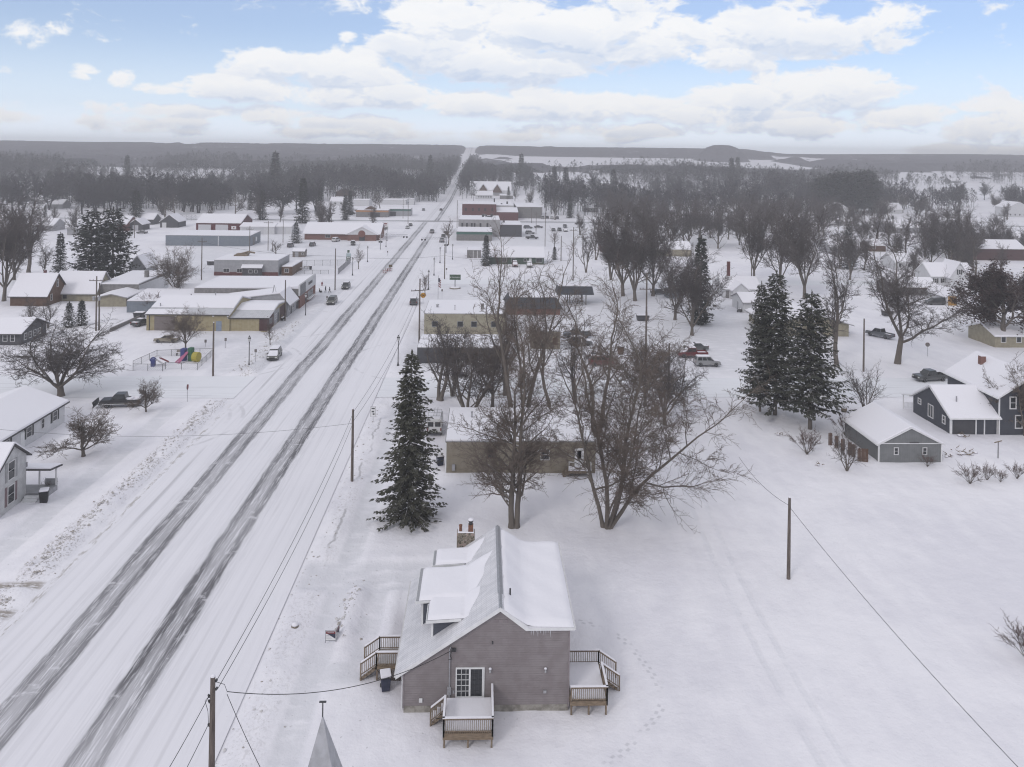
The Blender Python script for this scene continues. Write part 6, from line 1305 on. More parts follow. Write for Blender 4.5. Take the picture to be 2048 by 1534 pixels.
# pine grove on the right, spruces in the far wood
for px, b, tp, wd in ((1640, 424, 352, .9), (1660, 427, 345, 1), (1684, 428, 340, 1.05), (1706, 429, 343, 1.05), (1728, 429, 337, 1.1), (1748, 426, 354, .9), (1673, 422, 346, 1), (1715, 424, 341, 1), (1650, 420, 350, 1), (1694, 422, 344, 1), (1738, 423, 341, 1), (1630, 422, 362, .9)):
    plant('pine_far', px, b, tp, 'dark pine in the grove standing above the snowy lots on the right', None, wd, 'pines of the grove on the right')
for px, b, tp in ((525, 440, 378), (605, 446, 352), (98, 398, 340), (118, 392, 334), (640, 432, 372), (500, 420, 380), (860, 372, 308), (1042, 372, 305), (1108, 400, 330), (1131, 402, 332), (965, 372, 335), (1226, 404, 336), (1207, 394, 369), (1211, 394, 366), (1219, 394, 370), (1140, 436, 390), (690, 440, 388), (90, 440, 410), (1475, 372, 312), (1462, 388, 313), (254, 372, 308), (550, 400, 300), (700, 430, 380), (1000, 378, 345), (1017, 398, 372), (1700, 470, 440), (1785, 462, 430)):
    plant('spruce_mid', px, b, tp, 'dark evergreen rising out of the distant wood', None, 1.15, 'evergreens in the distant wood')
# ---- wood behind the town: every near tree a thing of its own
rw = random.Random(77)
ZONES = [('left of the highway', 44, 150, 640, 398, 430), ('left of the highway', 24, 690, 900, 366, 394), ('right of the highway', 30, 1090, 1640, 388, 425), ('right of the highway', 16, 925, 1060, 352, 374), ('at the far left', 12, 0, 150, 392, 430), ('at the far right', 12, 1760, 2048, 396, 430)]
for zl_, n, x0, x1, y0, y1 in ZONES:
    pts = sorted(((rw.uniform(x0, x1), y0 + (y1 - y0) * rw.random() ** .8) for _ in range(n)), key=lambda q: -q[1])
    for px, py in pts:
        if 640 < px < 830 and py > 378 and zl_.startswith('left') and rw.random() < .6: continue
        if 1035 < px < 1110 and py > 400: continue
        v = rw.choice(('far_0', 'far_1', 'far_2')); P = G(px, py)
        if -45 < P.x < -8: continue
        ms, h0 = VAR[v]; h = rw.uniform(16, 25); s_ = h / h0
        tree_obj('bare_tree', ms, 'bare grey tree in the wood ' + zl_ + ' behind the town', P, rw.uniform(0, 6.28), (s_ * rw.uniform(.9, 1.15),) * 2 + (s_,), 'bare trees in the wood ' + zl_)
# belt of bare trees in the right middle distance
for px in np.linspace(1215, 1650, 62):
    P = G(px + rw.uniform(-8, 8), rw.uniform(430, 500)); v = rw.choice(('mid_a', 'mid_b', 'mid_c', 'vase_a', 'vase_b')); ms, h0 = VAR[v]; s_ = rw.uniform(15, 22) / h0
    tree_obj('bare_tree', ms, 'bare tree in the loose belt crossing the middle right of the photo', P, rw.uniform(0, 6.28), s_, 'bare trees of the belt in the middle right')
for i in range(58):
    px, py = rw.uniform(1660, 2060), rw.uniform(425, 560); P = G(px, py); v = rw.choice(('mid_a', 'mid_b', 'mid_c', 'vase_a', 'vase_b')); ms, h0 = VAR[v]; s_ = rw.uniform(9, 18) / h0
    if 1730 < px < 1790 and py > 530: continue
    tree_obj('bare_tree', ms, 'bare tree among the scattered houses in the right distance', P, rw.uniform(0, 6.28), s_, 'bare trees among the houses in the right distance')
for px, py in ((10, 470), (45, 460), (75, 480), (110, 450), (150, 470), (30, 505), (4, 520), (330, 440), (350, 436), (420, 452), (640, 470), (660, 462), (690, 432), (1195, 470), (1160, 470), (1110, 440), (1030, 402), (1060, 420), (760, 420), (800, 392), (870, 402), (640, 452), (560, 446), (700, 404), (520, 440), (470, 436)):
    P = G(px, py); v = rw.choice(('mid_a', 'mid_b', 'mid_c')); ms, h0 = VAR[v]; s_ = rw.uniform(10, 17) / h0
    if -45 < P.x < -8: continue
    tree_obj('bare_tree', ms, 'bare tree scattered between the far buildings of the town', P, rw.uniform(0, 6.28), s_, 'bare trees between the far buildings')
# farther off the wood reads as one mass
def wood_mass(name, n, x0, x1, ya, yb, skip=None, seed=1, thr=.45, spots=None):
    rs = np.random.RandomState(seed); V = []; F = []; o = 0
    for _ in range(n):
        px = rs.uniform(x0, x1); Yd = ya + (yb - ya) * rs.rand() ** 1.2
        P = at(px, 308, Yd); x, y = P.x, P.y
        if spots: x, y = spots(rs)
        z = terrain(x, y)
        if (-46 < x < -9 if y < 620 else -33 < x < -20.5) or (skip and skip(x, y)): continue
        if y < 510 and spots: continue
        cl_ = float(vnoise(np.array([[x * .0085 + 30 + seed]]), np.array([[y * .0075]]), 2)[0, 0])
        if cl_ < thr and not spots: continue
        cl_ = max(cl_, .55) if spots else cl_
        h = (12 + 34 * (cl_ - .42)) * rs.uniform(.75, 1.2); h = min(27., max(9., h)); rr = h * rs.uniform(.26, .38); m = 110
        th = rs.uniform(0, 6.28, m); u = rs.rand(m) ** .5; el = rs.rand(m) ** .7
        prof = np.sin(np.clip(el * 1.05, 0, 1) * math.pi) ** .6
        cx = x + rr * u * prof * np.cos(th); cy = y + rr * u * prof * np.sin(th); cz = z + h * (.25 + .75 * el)
        L = rs.uniform(1.0, 2.6, m); dr = rs.normal(size=(m, 3)); dr[:, 0] += np.cos(th) * u; dr[:, 1] += np.sin(th) * u; dr[:, 2] = np.abs(dr[:, 2]) * .9 + .1; dr /= np.linalg.norm(dr, axis=1)[:, None]
        ctr = np.stack([cx, cy, cz], -1); a = ctr - dr * L[:, None] * .5; b = ctr + dr * L[:, None] * .5
        wd = rs.uniform(.14, .42, m)[:, None] * np.stack([np.cos(th + 1.57), np.sin(th + 1.57), rs.uniform(-.4, .4, m)], -1)
        tri = np.stack([a - wd, a + wd, b], 1).reshape(-1, 3)
        tk = np.array([[x - .16, y, z - .5], [x + .16, y, z - .5], [x, y, z + h * .7]])
        V.append(tri); V.append(tk); k_ = m + 1
        F.append(np.arange(o, o + 3 * k_).reshape(-1, 3)); o += 3 * k_
    V = np.concatenate(V); F = np.concatenate(F)
    me = bpy.data.meshes.new(name); me.vertices.add(len(V)); me.vertices.foreach_set('co', V.ravel()); me.loops.add(F.size); me.loops.foreach_set('vertex_index', F.ravel())
    me.polygons.add(len(F)); me.polygons.foreach_set('loop_start', np.arange(0, F.size, 3)); me.polygons.foreach_set('loop_total', np.full(len(F), 3)); me.materials.append(M_twigfar); me.update()
    return tag(link(name, me), kind='stuff')
fieldskip = lambda x, y: (60 < x < 520 and 1060 < y < 1540) or (400 < x < 560 and 560 < y < 740)
wood_mass('distant_wood', 3400, -60, 912, 600, 1120, None, 2, .40)
wood_mass('distant_wood', 2800, 922, 2100, 600, 1150, fieldskip, 3, .43)
wood_mass('distant_wood', 760, 110, 690, 500, 640, None, 4, .41)
wood_mass('distant_wood', 560, 1090, 1660, 500, 640, None, 5)

for i, (px, py, wpx) in enumerate(((640, 372, 24), (470, 380, 22), (318, 352, 26), (150, 366, 22), (60, 352, 24), (400, 362, 18), (845, 352, 16), (1320, 366, 20), (1450, 352, 24), (1700, 372, 18), (1900, 366, 22), (2000, 352, 20), (1180, 350, 18))):
    P = G(px, py); gable('distant_house', 'tiny snowy roof in a clearing of the far wood', 'house', P, wpx * depth(P) / FPX, 11, 3, 3, 'x', M_greysid, M_white, .4, far=True, group='tiny snowy roofs in the far wood')

wood_mass('distant_wood', 190, 0, 1, 0, 1, None, 6, 0, lambda rs: (-33.5 - abs(rs.normal()) * 7 - (12 if rs.rand() < .3 else 0), rs.uniform(620, 1250)))
wood_mass('distant_wood', 150, 0, 1, 0, 1, None, 7, 0, lambda rs: (-20 + abs(rs.normal()) * 7, rs.uniform(640, 1250)))
# ------------------------------------------------------------------ vehicles (local x forward, y left)
def paint(name, c):
    c2 = tuple(x * .5 + .16 for x in c)
    def bl(nt, b):
        k = N(nt); z = k.sep(k.obj())[2]; f = k.noise(k.obj(), 2.2, 3)
        dirt = k.m('MULTIPLY', k.m('SUBTRACT', 1, k.step(k.m('ADD', z, k.m('MULTIPLY', f, .5)), .55, 1.15)), .65)   # road salt film on the lower panels
        nt.links.new(k.mix(dirt, c, c2), b.inputs['Base Color']); b.inputs['Coat Weight'].default_value = .3; b.inputs['Coat Roughness'].default_value = .15
    return mat(name, c, .38, 0, bl, .5)
P_DK = paint('dark_grey_paint', (.05, .052, .055)); P_BK = paint('black_paint', (.012, .012, .014)); P_WH = paint('white_car_paint', (.55, .55, .56)); P_RD = paint('red_car_paint', (.13, .012, .016)); P_SV = paint('silver_paint', (.25, .25, .26)); P_OL = paint('olive_grey_paint', (.085, .085, .075)); P_GY = paint('steel_grey_paint', (.085, .092, .105)); P_GD = paint('gold_paint', (.24, .21, .15)); P_BL = paint('purple_blue_paint', (.05, .045, .09))
M_tyre = mottled('tyre', (.018, .018, .019), (.03, .03, .031), 4, .9); M_head = mat('headlight', (.6, .6, .58), .15, 0, None, .6); M_tail = mat('tail_light', (.16, .012, .012), .2, 0, None, .5)
KD = dict(sedan=(4.6, 1.78, 1.42, .36, (-1.35, .95), (-.8, .25), .92), suv=(4.6, 1.86, 1.72, .38, (-2.2, 1.1), (-1.95, .45), 1.02), minivan=(5.0, 1.95, 1.75, .36, (-2.4, 1.5), (-2.15, .65), 1.02), pickup=(5.7, 1.98, 1.88, .42, (-.75, 1.35), (-.6, .75), 1.1))
CM = {}
def car_mesh(kind):
    if kind in CM: return CM[kind]
    L, W, H, wr, (cb0, cb1), (ct0, ct1), belt = KD[kind]; h = L / 2; d = {}
    b = MB(); fz = .26 if kind != 'pickup' else .38
    if kind == 'pickup':
        b.prof_y([(-.9, fz), (h - .1, fz), (h, fz + .2), (h, .78), (h - .12, belt - .05), (cb1 - .1, belt + .03), (-.9, belt + .02)], -W / 2, W / 2)
        b.box(-h, -.9, -W / 2, -W / 2 + .12, fz + .05, belt); b.box(-h, -.9, W / 2 - .12, W / 2, fz + .05, belt); b.box(-h, -h + .1, -W / 2 + .12, W / 2 - .12, fz + .1, belt - .02); b.box(-h + .1, -.9, -W / 2 + .12, W / 2 - .12, fz + .1, .72)
    else:
        rear = belt + .02
        b.prof_y([(-h + .06, fz), (h - .08, fz), (h, fz + .16), (h - .02, .66), (h - .16, belt - .14), (cb1 - .05, belt + .02), (cb0, rear), (-h + .05 if kind == 'sedan' else -h + .02, rear - (.06 if kind == 'sedan' else 0)), (-h, .6), (-h, fz + .15)], -W / 2, W / 2)
    d['body_v'] = b
    c = MB(); y0, y1 = W / 2 - .05, W / 2 - .22
    c.add([(cb0, -y0, belt), (cb1, -y0, belt), (cb1, y0, belt), (cb0, y0, belt), (ct0, -y1, H), (ct1, -y1, H), (ct1, y1, H), (ct0, y1, H)], [(3, 2, 1, 0), (4, 5, 6, 7), (0, 1, 5, 4), (1, 2, 6, 5), (2, 3, 7, 6), (3, 0, 4, 7)])
    d['cab_v'] = c
    g = MB()
    def lerp(a, b_, t): return tuple(a[i] + (b_[i] - a[i]) * t for i in range(3))
    def quad(A, B_, C, D, m0, m1, n0, n1, off):
        def pt(u, v): return Vector(lerp(lerp(A, B_, u), lerp(D, C, u), v))
        q = [pt(m0, n0), pt(m1, n0), pt(m1, n1), pt(m0, n1)]; nn = (q[1] - q[0]).cross(q[3] - q[0]).normalized() * off
        g.poly([p + nn for p in q])
    v = c.v
    quad(v[1], v[2], v[6], v[5], .06, .94, .08, .92, .012); quad(v[3], v[0], v[4], v[7], .08, .92, .15 if kind != 'pickup' else .1, .85, .012)
    for A, B_, C, D in ((v[0], v[1], v[5], v[4]), (v[2], v[3], v[7], v[6])):
        n_ = 3 if kind in ('suv', 'minivan') else 2
        for i in range(n_): quad(A, B_, C, D, .06 + .88 * i / n_ + .02, .06 + .88 * (i + 1) / n_ - .02, .12, .88, .012)
    d['window'] = g.mesh(kind + '_glass', M_glass)
    wx = L * .31; w_ = MB(); w_.lathe([(wr * .62, -.11), (wr * .95, -.11), (wr, -.07), (wr, .07), (wr * .95, .11), (wr * .62, .11)], 14); rm = MB(); rm.lathe([(.02, -.08), (wr * .6, -.115), (wr * .62, .115), (.02, .08)], 10)
    d['wheel'] = w_.mesh(kind + '_tyre', M_tyre); d['rim'] = rm.mesh(kind + '_rim', M_galv); d['wx'] = (wx, -wx * (1.0 if kind != 'pickup' else 1.02))
    hl = MB(); hl.box(h - .1, h + .012, -.2, .2, .62 + (.12 if kind == 'pickup' else 0), .78 + (.12 if kind == 'pickup' else 0)); d['headlight'] = hl.mesh('headlight', M_head)
    tl = MB(); tl.box(-h - .012, -h + .06, -.1, .1, .68, .98); d['tail_light'] = tl.mesh('tail_light', M_tail)
    gr_ = MB(); gr_.box(h - .06, h + .015, -.5, .5, .42 + (.15 if kind == 'pickup' else 0), .62 + (.2 if kind == 'pickup' else 0)); d['grille'] = gr_.mesh('grille', M_black)
    d['bumper'] = [MB().box(h - .05, h + .06, -W / 2 + .08, W / 2 - .08, fz + .02, fz + .2).mesh('bumper', M_dark), MB().box(-h - .06, -h + .05, -W / 2 + .08, W / 2 - .08, fz + .05, fz + .22).mesh('bumper', M_dark)]
    d['mirror'] = []
    for s in (-1, 1): mr = MB(); mr.box(cb1 - .45, cb1 - .28, s * (W / 2 + .1) - .09, s * (W / 2 + .1) + .09, belt + .04, belt + .2); d['mirror'].append(mr.mesh('mirror', M_black))
    s1 = MB(); s1.box(ct0 + .03, ct1 - .03, -y1 + .03, y1 - .03, H + .003, H + .09); d['roof_snow'] = s1.mesh('car_roof_snow', M_snow, bevel=.04)
    s2 = MB(); s2.prof_y([(cb1 + .02, belt + .03), (h - .2, belt - .1), (h - .22, belt - .04), (cb1, belt + .10)], -W / 2 + .12, W / 2 - .12); 
    hs = s2; s2 = MB(); s2.poly([Vector(lerp(v[1], v[5], .02)) + Vector((.03, .1, .02)), Vector(lerp(v[2], v[6], .02)) + Vector((.03, -.1, .02)), Vector(lerp(v[2], v[6], .75)) + Vector((.03, -.05, .02)), Vector(lerp(v[1], v[5], .75)) + Vector((.03, .05, .02))])
    ws = s2; s2 = MB()
    if kind == 'pickup': s2.box(-h + .14, -.95, -W / 2 + .16, W / 2 - .16, .725, .86)
    if kind == 'sedan': s2.box(-h + .12, cb0 - .05, -W / 2 + .14, W / 2 - .14, belt + .0, belt + .07)
    d['body_snow'] = [(n_, q.mesh(n_, M_snow)) for n_, q in (('hood_snow', hs), ('windscreen_snow', ws), ('rear_snow', s2)) if q.v]
    CM[kind] = d; return d
BODY = {}
def car(kind, label, loc, rz, pm, snow=2, cat=None, group=None, name=None):
    d = car_mesh(kind); L, W = KD[kind][:2]
    t = thing(name or {'sedan': 'car', 'suv': 'suv', 'minivan': 'minivan', 'pickup': 'pickup_truck'}[kind], label, cat or ('pickup truck' if kind == 'pickup' else 'car'), loc, rz, group)
    key = (kind, pm.name)
    if key not in BODY:
        BODY[key] = (d['body_v'].mesh(kind + '_body', pm, bevel=.07, bseg=2), d['cab_v'].mesh(kind + '_cab', pm, bevel=.04))
    bd = link('body', BODY[key][0], t); link('cabin', BODY[key][1], t); link('window', d['window'], t); [link('bumper', q, t) for q in d['bumper']]; link('grille', d['grille'], t); [link('mirror', q, t) for q in d['mirror']]
    for x in d['wx']:
        for s in (-1, 1):
            wl = link('wheel', d['wheel'], t, (x, s * (W / 2 - .10), KD[kind][3])); wl.rotation_euler = (R(90), 0, 0); link('rim', d['rim'], wl)
    for s in (-1, 1): link('headlight', d['headlight'], t, (0, s * (W / 2 - .28), 0)); link('tail_light', d['tail_light'], t, (0, s * (W / 2 - .14), 0))
    if snow >= 1: link('roof_snow', d['roof_snow'], t)
    if snow >= 2: [link(n_, q, t) for n_, q in d['body_snow']]
    return t
D = {'S': R(-90), 'N': R(90), 'W': R(180), 'E': 0}
for kind, label, px, py, hd, pm, sn in (
    ('minivan', 'grey brown people carrier under snow parked facing the camera beside the playground', 549, 716, R(-86), P_OL, 2), ('minivan', 'olive grey people carrier parked by the brick store, facing the camera', 664, 607, D['S'], P_OL, 0), ('suv', 'dark off-roader parked facing the camera beside the two walking people', 692, 577, D['S'], P_DK, 1),
    ('suv', 'dark car parked at the kerb in front of the cream building, seen from behind', 828, 608, D['N'], P_DK, 2), ('pickup', 'grey pickup driving along the highway near the crossroads', 864, 466, D['N'], P_SV, 1), ('sedan', 'white car parked at the left kerb by the crossroads', 815, 457, D['S'], P_WH, 1), ('sedan', 'dark car just beyond the white one at the left kerb by the crossroads', 821, 452, D['S'], P_DK, 0),
    ('pickup', 'snowy grey pickup parked at the right kerb before the crossroads', 884, 484, D['N'], P_SV, 2), ('suv', 'dark car parked at the right kerb ahead of the snowy grey pickup', 887, 475, D['N'], P_DK, 2), ('suv', 'black car farthest ahead in the line at the right kerb', 892, 469, D['N'], P_BK, 1),
    ('suv', 'snow topped car at the left of the car park by the grey diner', 581, 494, D['N'], P_GY, 2), ('suv', 'snow topped car standing alone in the middle of the car park', 625, 492, D['N'], P_GY, 2), ('minivan', 'white van parked before the long brick building', 672, 483, R(75), P_WH, 1), ('suv', 'dark car parked near the gabled brick entrance', 706, 490, R(-80), P_DK, 1),
    ('sedan', 'dark car parked before the garages at the wood edge on the left', 284, 467, D['W'], P_DK, 2), ('sedan', 'dark car behind the first at the striped shop', 697, 424, D['E'], P_DK, 1), ('suv', 'dark car nearest the road at the striped shop', 704, 428, D['E'], P_BK, 1), ('sedan', 'brownish car beside the striped shop wall', 716, 422, D['E'], P_OL, 1),
    ('sedan', 'gold and white car half buried in snow behind the playground tree', 334, 684, D['W'], P_GD, 2), ('sedan', 'dark car under thick snow beside the tan workshop', 283, 650, R(70), P_DK, 2), ('pickup', 'steel grey pickup parked left of the snow topped car behind the bare trees', 1154, 675, D['W'], P_GY, 0), ('suv', 'dark car with snow topped roof below the steel grey pickup', 1161, 690, D['E'], P_GY, 2), ('suv', 'bright red car seen from the side behind the forked bare tree', 1203, 730, D['E'], P_RD, 1), ('sedan', 'dark car just behind the bright red car', 1196, 719, D['E'], P_DK, 2),
    ('pickup', 'red pickup with snow on its hood among the bare branches', 1384, 714, D['W'], P_RD, 2), ('sedan', 'dark car behind the red pickup', 1392, 700, D['W'], P_DK, 2), ('suv', 'pale snow covered car in front of the red pickup', 1414, 731, D['E'], P_SV, 2), ('pickup', 'dark pickup with snowy bed seen from behind by the power pole on the right', 1760, 674, R(120), P_GY, 2), ('pickup', 'clean dark grey pickup driving on the side street before the slate house', 1860, 761, R(190), P_DK, 0), ('minivan', 'long dark vehicle parked by the amber garage door', 1870, 609, D['W'], P_BK, 0),
    ('suv', 'red car facing the camera before the green house', 1030, 533, D['S'], P_RD, 2), ('suv', 'white car facing the camera before the green house', 1059, 534, D['S'], P_WH, 2), ('sedan', 'purple blue car in front of the low dark building', 923, 748, D['S'], P_BL, 2), ('suv', 'dark car closest to the window of the low dark building', 921, 736, D['S'], P_BK, 2), ('sedan', 'reddish car right of the others at the low dark building', 962, 742, D['S'], P_RD, 2), ('sedan', 'small dark car crossing far up the highway', 882, 421, D['N'], P_BK, 0), ('sedan', 'lone dark car on the snowy lot left of the far highway', 847, 421, D['S'], P_DK, 0), ('suv', 'dark car on the cross street right of the downtown block', 1158, 449, D['W'], P_DK, 1),
    ('suv', 'snowy car at the left end of the row under the dark trees', 1085, 437, D['N'], P_SV, 2), ('suv', 'dark car second in the row under the dark trees', 1094, 437, D['N'], P_DK, 2), ('suv', 'white car third in the row under the dark trees', 1104, 438, D['N'], P_WH, 2), ('suv', 'grey car at the right end of the row under the dark trees', 1114, 438, D['N'], P_GY, 2), ('sedan', 'dark car behind the fan shaped bare tree', 1107, 462, D['S'], P_DK, 1), ('suv', 'dark car right of the fan shaped bare tree', 1119, 462, D['S'], P_DK, 1), ('suv', 'grey car nearest the cross street on the right car park', 1130, 455, D['S'], P_GY, 1), ('sedan', 'white car in front of the grey one on the right car park', 1131, 463, D['S'], P_WH, 2), ('sedan', 'dark car parked alone beside the power pole behind the downtown block', 1077, 456, D['E'], P_DK, 1), ('suv', 'snowy car beside the rear wing of the downtown block', 1056, 457, D['E'], P_GY, 2), ('suv', 'second snowy car beside the rear wing of the downtown block', 1060, 468, D['E'], P_SV, 2), ('pickup', 'dark pickup behind the green house roof', 1064, 478, D['E'], P_DK, 2), ('sedan', 'snowy dark car between the shed and the bare maples in the centre', 1318, 588, D['E'], P_DK, 2), ('sedan', 'dark car parked by the plain grey block beyond the crossroads', 1047, 436, D['E'], P_OL, 2)):
    P = G(px, py); car(kind, label, (P.x, P.y, P.z + .03), hd, pm, sn)
# black pickup with plough
P = G(243, 812); bp_ = car('pickup', 'black pickup with a snow plough blade on its front beside the small bare tree', (P.x, P.y, .06), R(187), P_BK, 0)
m = MB(); m.ext([(3.55, -1.2, .1), (3.55, 1.2, .1), (3.4, 1.2, .55), (3.58, 1.2, .95), (3.58, -1.2, .95), (3.4, -1.2, .55)][:0] or [(3.55, -1.25, .1), (3.45, -1.25, .5), (3.62, -1.25, .95), (3.68, -1.25, .95), (3.53, -1.25, .5), (3.62, -1.25, .1)], (0, 2.5, 0)); pb = m.build('plough_blade', M_black, bp_)
m = MB()
for s in (-.5, .5): m.tube([(2.8, s, .45), (3.5, s, .45)], .05, 5)
m.tube([(3.3, -.5, .5), (3.3, -.5, 1.25)], .03, 5); m.tube([(3.3, .5, .5), (3.3, .5, 1.25)], .03, 5); m.build('plough_frame', M_dark, pb)
MB().box(-2.4, 2.4, -1.02, -.97, .5, .55).build('side_step', M_white, bp_); MB().box(-2.4, 2.4, .97, 1.02, .5, .55).build('side_step', M_white, bp_)
m = MB()
for x, y, w_ in ((-1.2, .3, .5), (-1.9, -.3, .45), (-2.4, .2, .3), (-1.5, -.5, .3)): m.box(x - w_, x + w_, y - w_ * .6, y + w_ * .6, 1.0, 1.22)
m.box(-2.75, -.95, -.95, .95, .9, 1.03); m.build('bed_snow', M_snow, bp_, bevel=.05)
# white work van
P = G(868, 874); wv = thing('work_van', 'white work van with roof rack seen from behind beside the near spruce', 'van', (P.x, P.y + 2.6, .05), D['N'])
MB().prof_y([(-2.6, .4), (2.5, .4), (2.6, .9), (2.2, 1.15), (1.5, 1.3), (1.1, 2.25), (-2.5, 2.3), (-2.62, 1.2)], -1.0, 1.0).build('body', P_WH, wv, bevel=.08, bseg=2)
for s in (-.48, .48):
    MB().box(-2.66, -2.6, s - .36, s + .36, 1.35, 1.95).build('rear_window', M_glass, wv)
    MB().box(-2.68, -2.6, s * 1.85 - .07, s * 1.85 + .07, .8, 1.15).build('tail_light', M_tail, wv)
MB().box(-2.68, -2.58, -.3, .3, .85, 1.02).build('number_plate', M_dark, wv); MB().box(-2.75, -2.6, -.9, .9, .42, .58).build('bumper', M_dark, wv); MB().box(-2.4, .9, -.85, .85, 2.3, 2.42).build('roof_snow', M_snow, wv, bevel=.04)
m = MB()
for x in (-2.3, -1.0, .5):
    for y in (-.85, .85): m.box(x - .03, x + .03, y - .03, y + .03, 2.25, 2.7)
    m.box(x - .03, x + .03, -.85, .85, 2.66, 2.71)
for y in (-.3, .1): m.box(-2.5, 1.0, y - .03, y + .03, 2.72, 2.78)
m.build('roof_rack', M_galv, wv)
for x in (1.6, -1.6):
    for s in (-1, 1):
        wl = link('wheel', car_mesh('pickup')['wheel'], wv, (x, s * .9, .4)); wl.rotation_euler = (R(90), 0, 0)
# ------------------------------------------------------------------ poles and lamps
LAMP = None
for px, py, lab in ((498, 735, 'nearest black street lamp on the left, beside the playground'), (611, 634, 'black street lamp by the grey gabled shop'), (705, 551, 'black street lamp by the patio fence'), (735, 524, 'black street lamp behind the cone shaped street tree'), (772, 494, 'black street lamp before the long brick building'), (868, 551, 'black street lamp right of the road barricades'), (880, 526, 'black street lamp at the right kerb near the power pole'), (905, 519, 'black street lamp in front of the grey garage'), (796, 728, 'black street lamp at the right kerb above the near spruce'), (830, 580, 'black street lamp beside the reddish street tree'), (846, 470, 'black street lamp far along the left kerb')):
    P = G(px, py) if px != 846 else G(774, 482)
    if px == 796: P = G(796, 733)
    if px == 830: P = G(857, 580)
    if LAMP is None:
        LAMP = thing('street_lamp', lab, 'street lamp', P, 0, 'black street lamps along the highway')
        m = MB(); m.lathe([(.22, -.1), (.22, .3), (.13, .5), (.085, .9), (.07, 4.3), (.1, 4.4), (.1, 4.5)], 10); m.build('post', M_dark, LAMP, smooth=False)
        m = MB(); m.lathe([(.1, 4.5), (.24, 4.75), (.27, 5.1), (.2, 5.35), (.06, 5.5)], 10); gl = m.build('lantern', mat('frosted_globe', (.5, .5, .5), .4), LAMP, smooth=True)
        m = MB(); m.lathe([(.28, 5.08), (.29, 5.14), (.16, 5.4), (.03, 5.62)], 10); m.build('cap', M_dark, gl)
    else: copy_tree(LAMP, lab, P)
def pole(label, px, py, top, arm=None, tr=False, r=.15, cap=True, loc=None, H=None):
    P = loc or G(px, py); h = H or HT(px, py, top)
    t = thing('utility_pole', label, 'utility pole', P); m = MB(); m.lathe([(r * 1.15, -.3), (r, h * .5), (r * .78, h)], 9); m.build('shaft', M_pole, t)
    if arm:
        za, L_, rz = arm; a = MB(); c, s = math.cos(rz), math.sin(rz)
        a.M = Matrix.Rotation(rz, 4, 'Z'); a.box(-L_, L_, -.06 + .17, .06 + .17, h - za - .07, h - za + .07); ao = a.build('crossarm', M_pole, t)
        q = MB(); q.M = a.M
        for x in (-L_ * .92, -L_ * .5, L_ * .5, L_ * .92): q.lathe([(.05, 0), (.07, .1), (.03, .2)], 6, (x, .17, h - za + .07))
        q.build('insulator', M_dark, ao)
    if tr:
        for x in (-.55, .55): q = MB(); q.lathe([(.1, 0), (.27, .05), (.27, .85), (.1, .9)], 10, (x, 0, h * .55)); q.build('transformer', M_galv, t)
    if cap: MB().lathe([(r * .8, h + .002), (r * .7, h + .08), (.03, h + .12)], 8).build('snow_cap', M_snow, t)
    return t
p1 = pole('nearest wooden pole at bottom left carrying wires to the grey house', 0, 0, 0, None, loc=Vector((-14.45, 44.6, 0)), H=9.0, r=.17)
m = MB()
for z, x in ((8.75, .2), (8.3, .22), (7.9, -.22), (7.6, -.2), (6.3, -.2)): m.box(min(0, x), max(0, x), -.04, .04, z - .05, z + .05); m.lathe([(.05, 0), (.07, .08), (.03, .14)], 6, (x, 0, z))
m.tube([(.2, 0, 8.7), (.6, .1, 8.5), (.75, .1, 8.1)], .015, 4); m.tube([(-.22, 0, 7.9), (-.45, .1, 7.6), (-.25, 0, 7.1), (-.2, 0, 6.4)], .015, 4); m.build('bracket', M_dark, p1)
p2 = pole('bare wooden pole standing between the near spruce and the highway', 704, 965, 818, None)
p3 = pole('lone wooden pole in the open snowfield on the right', 1577, 1157, 995, None)
p4 = pole('weathered pole with one crossarm in front of the cream building', 838, 704, 557, (2.3, 1.7, R(25)))
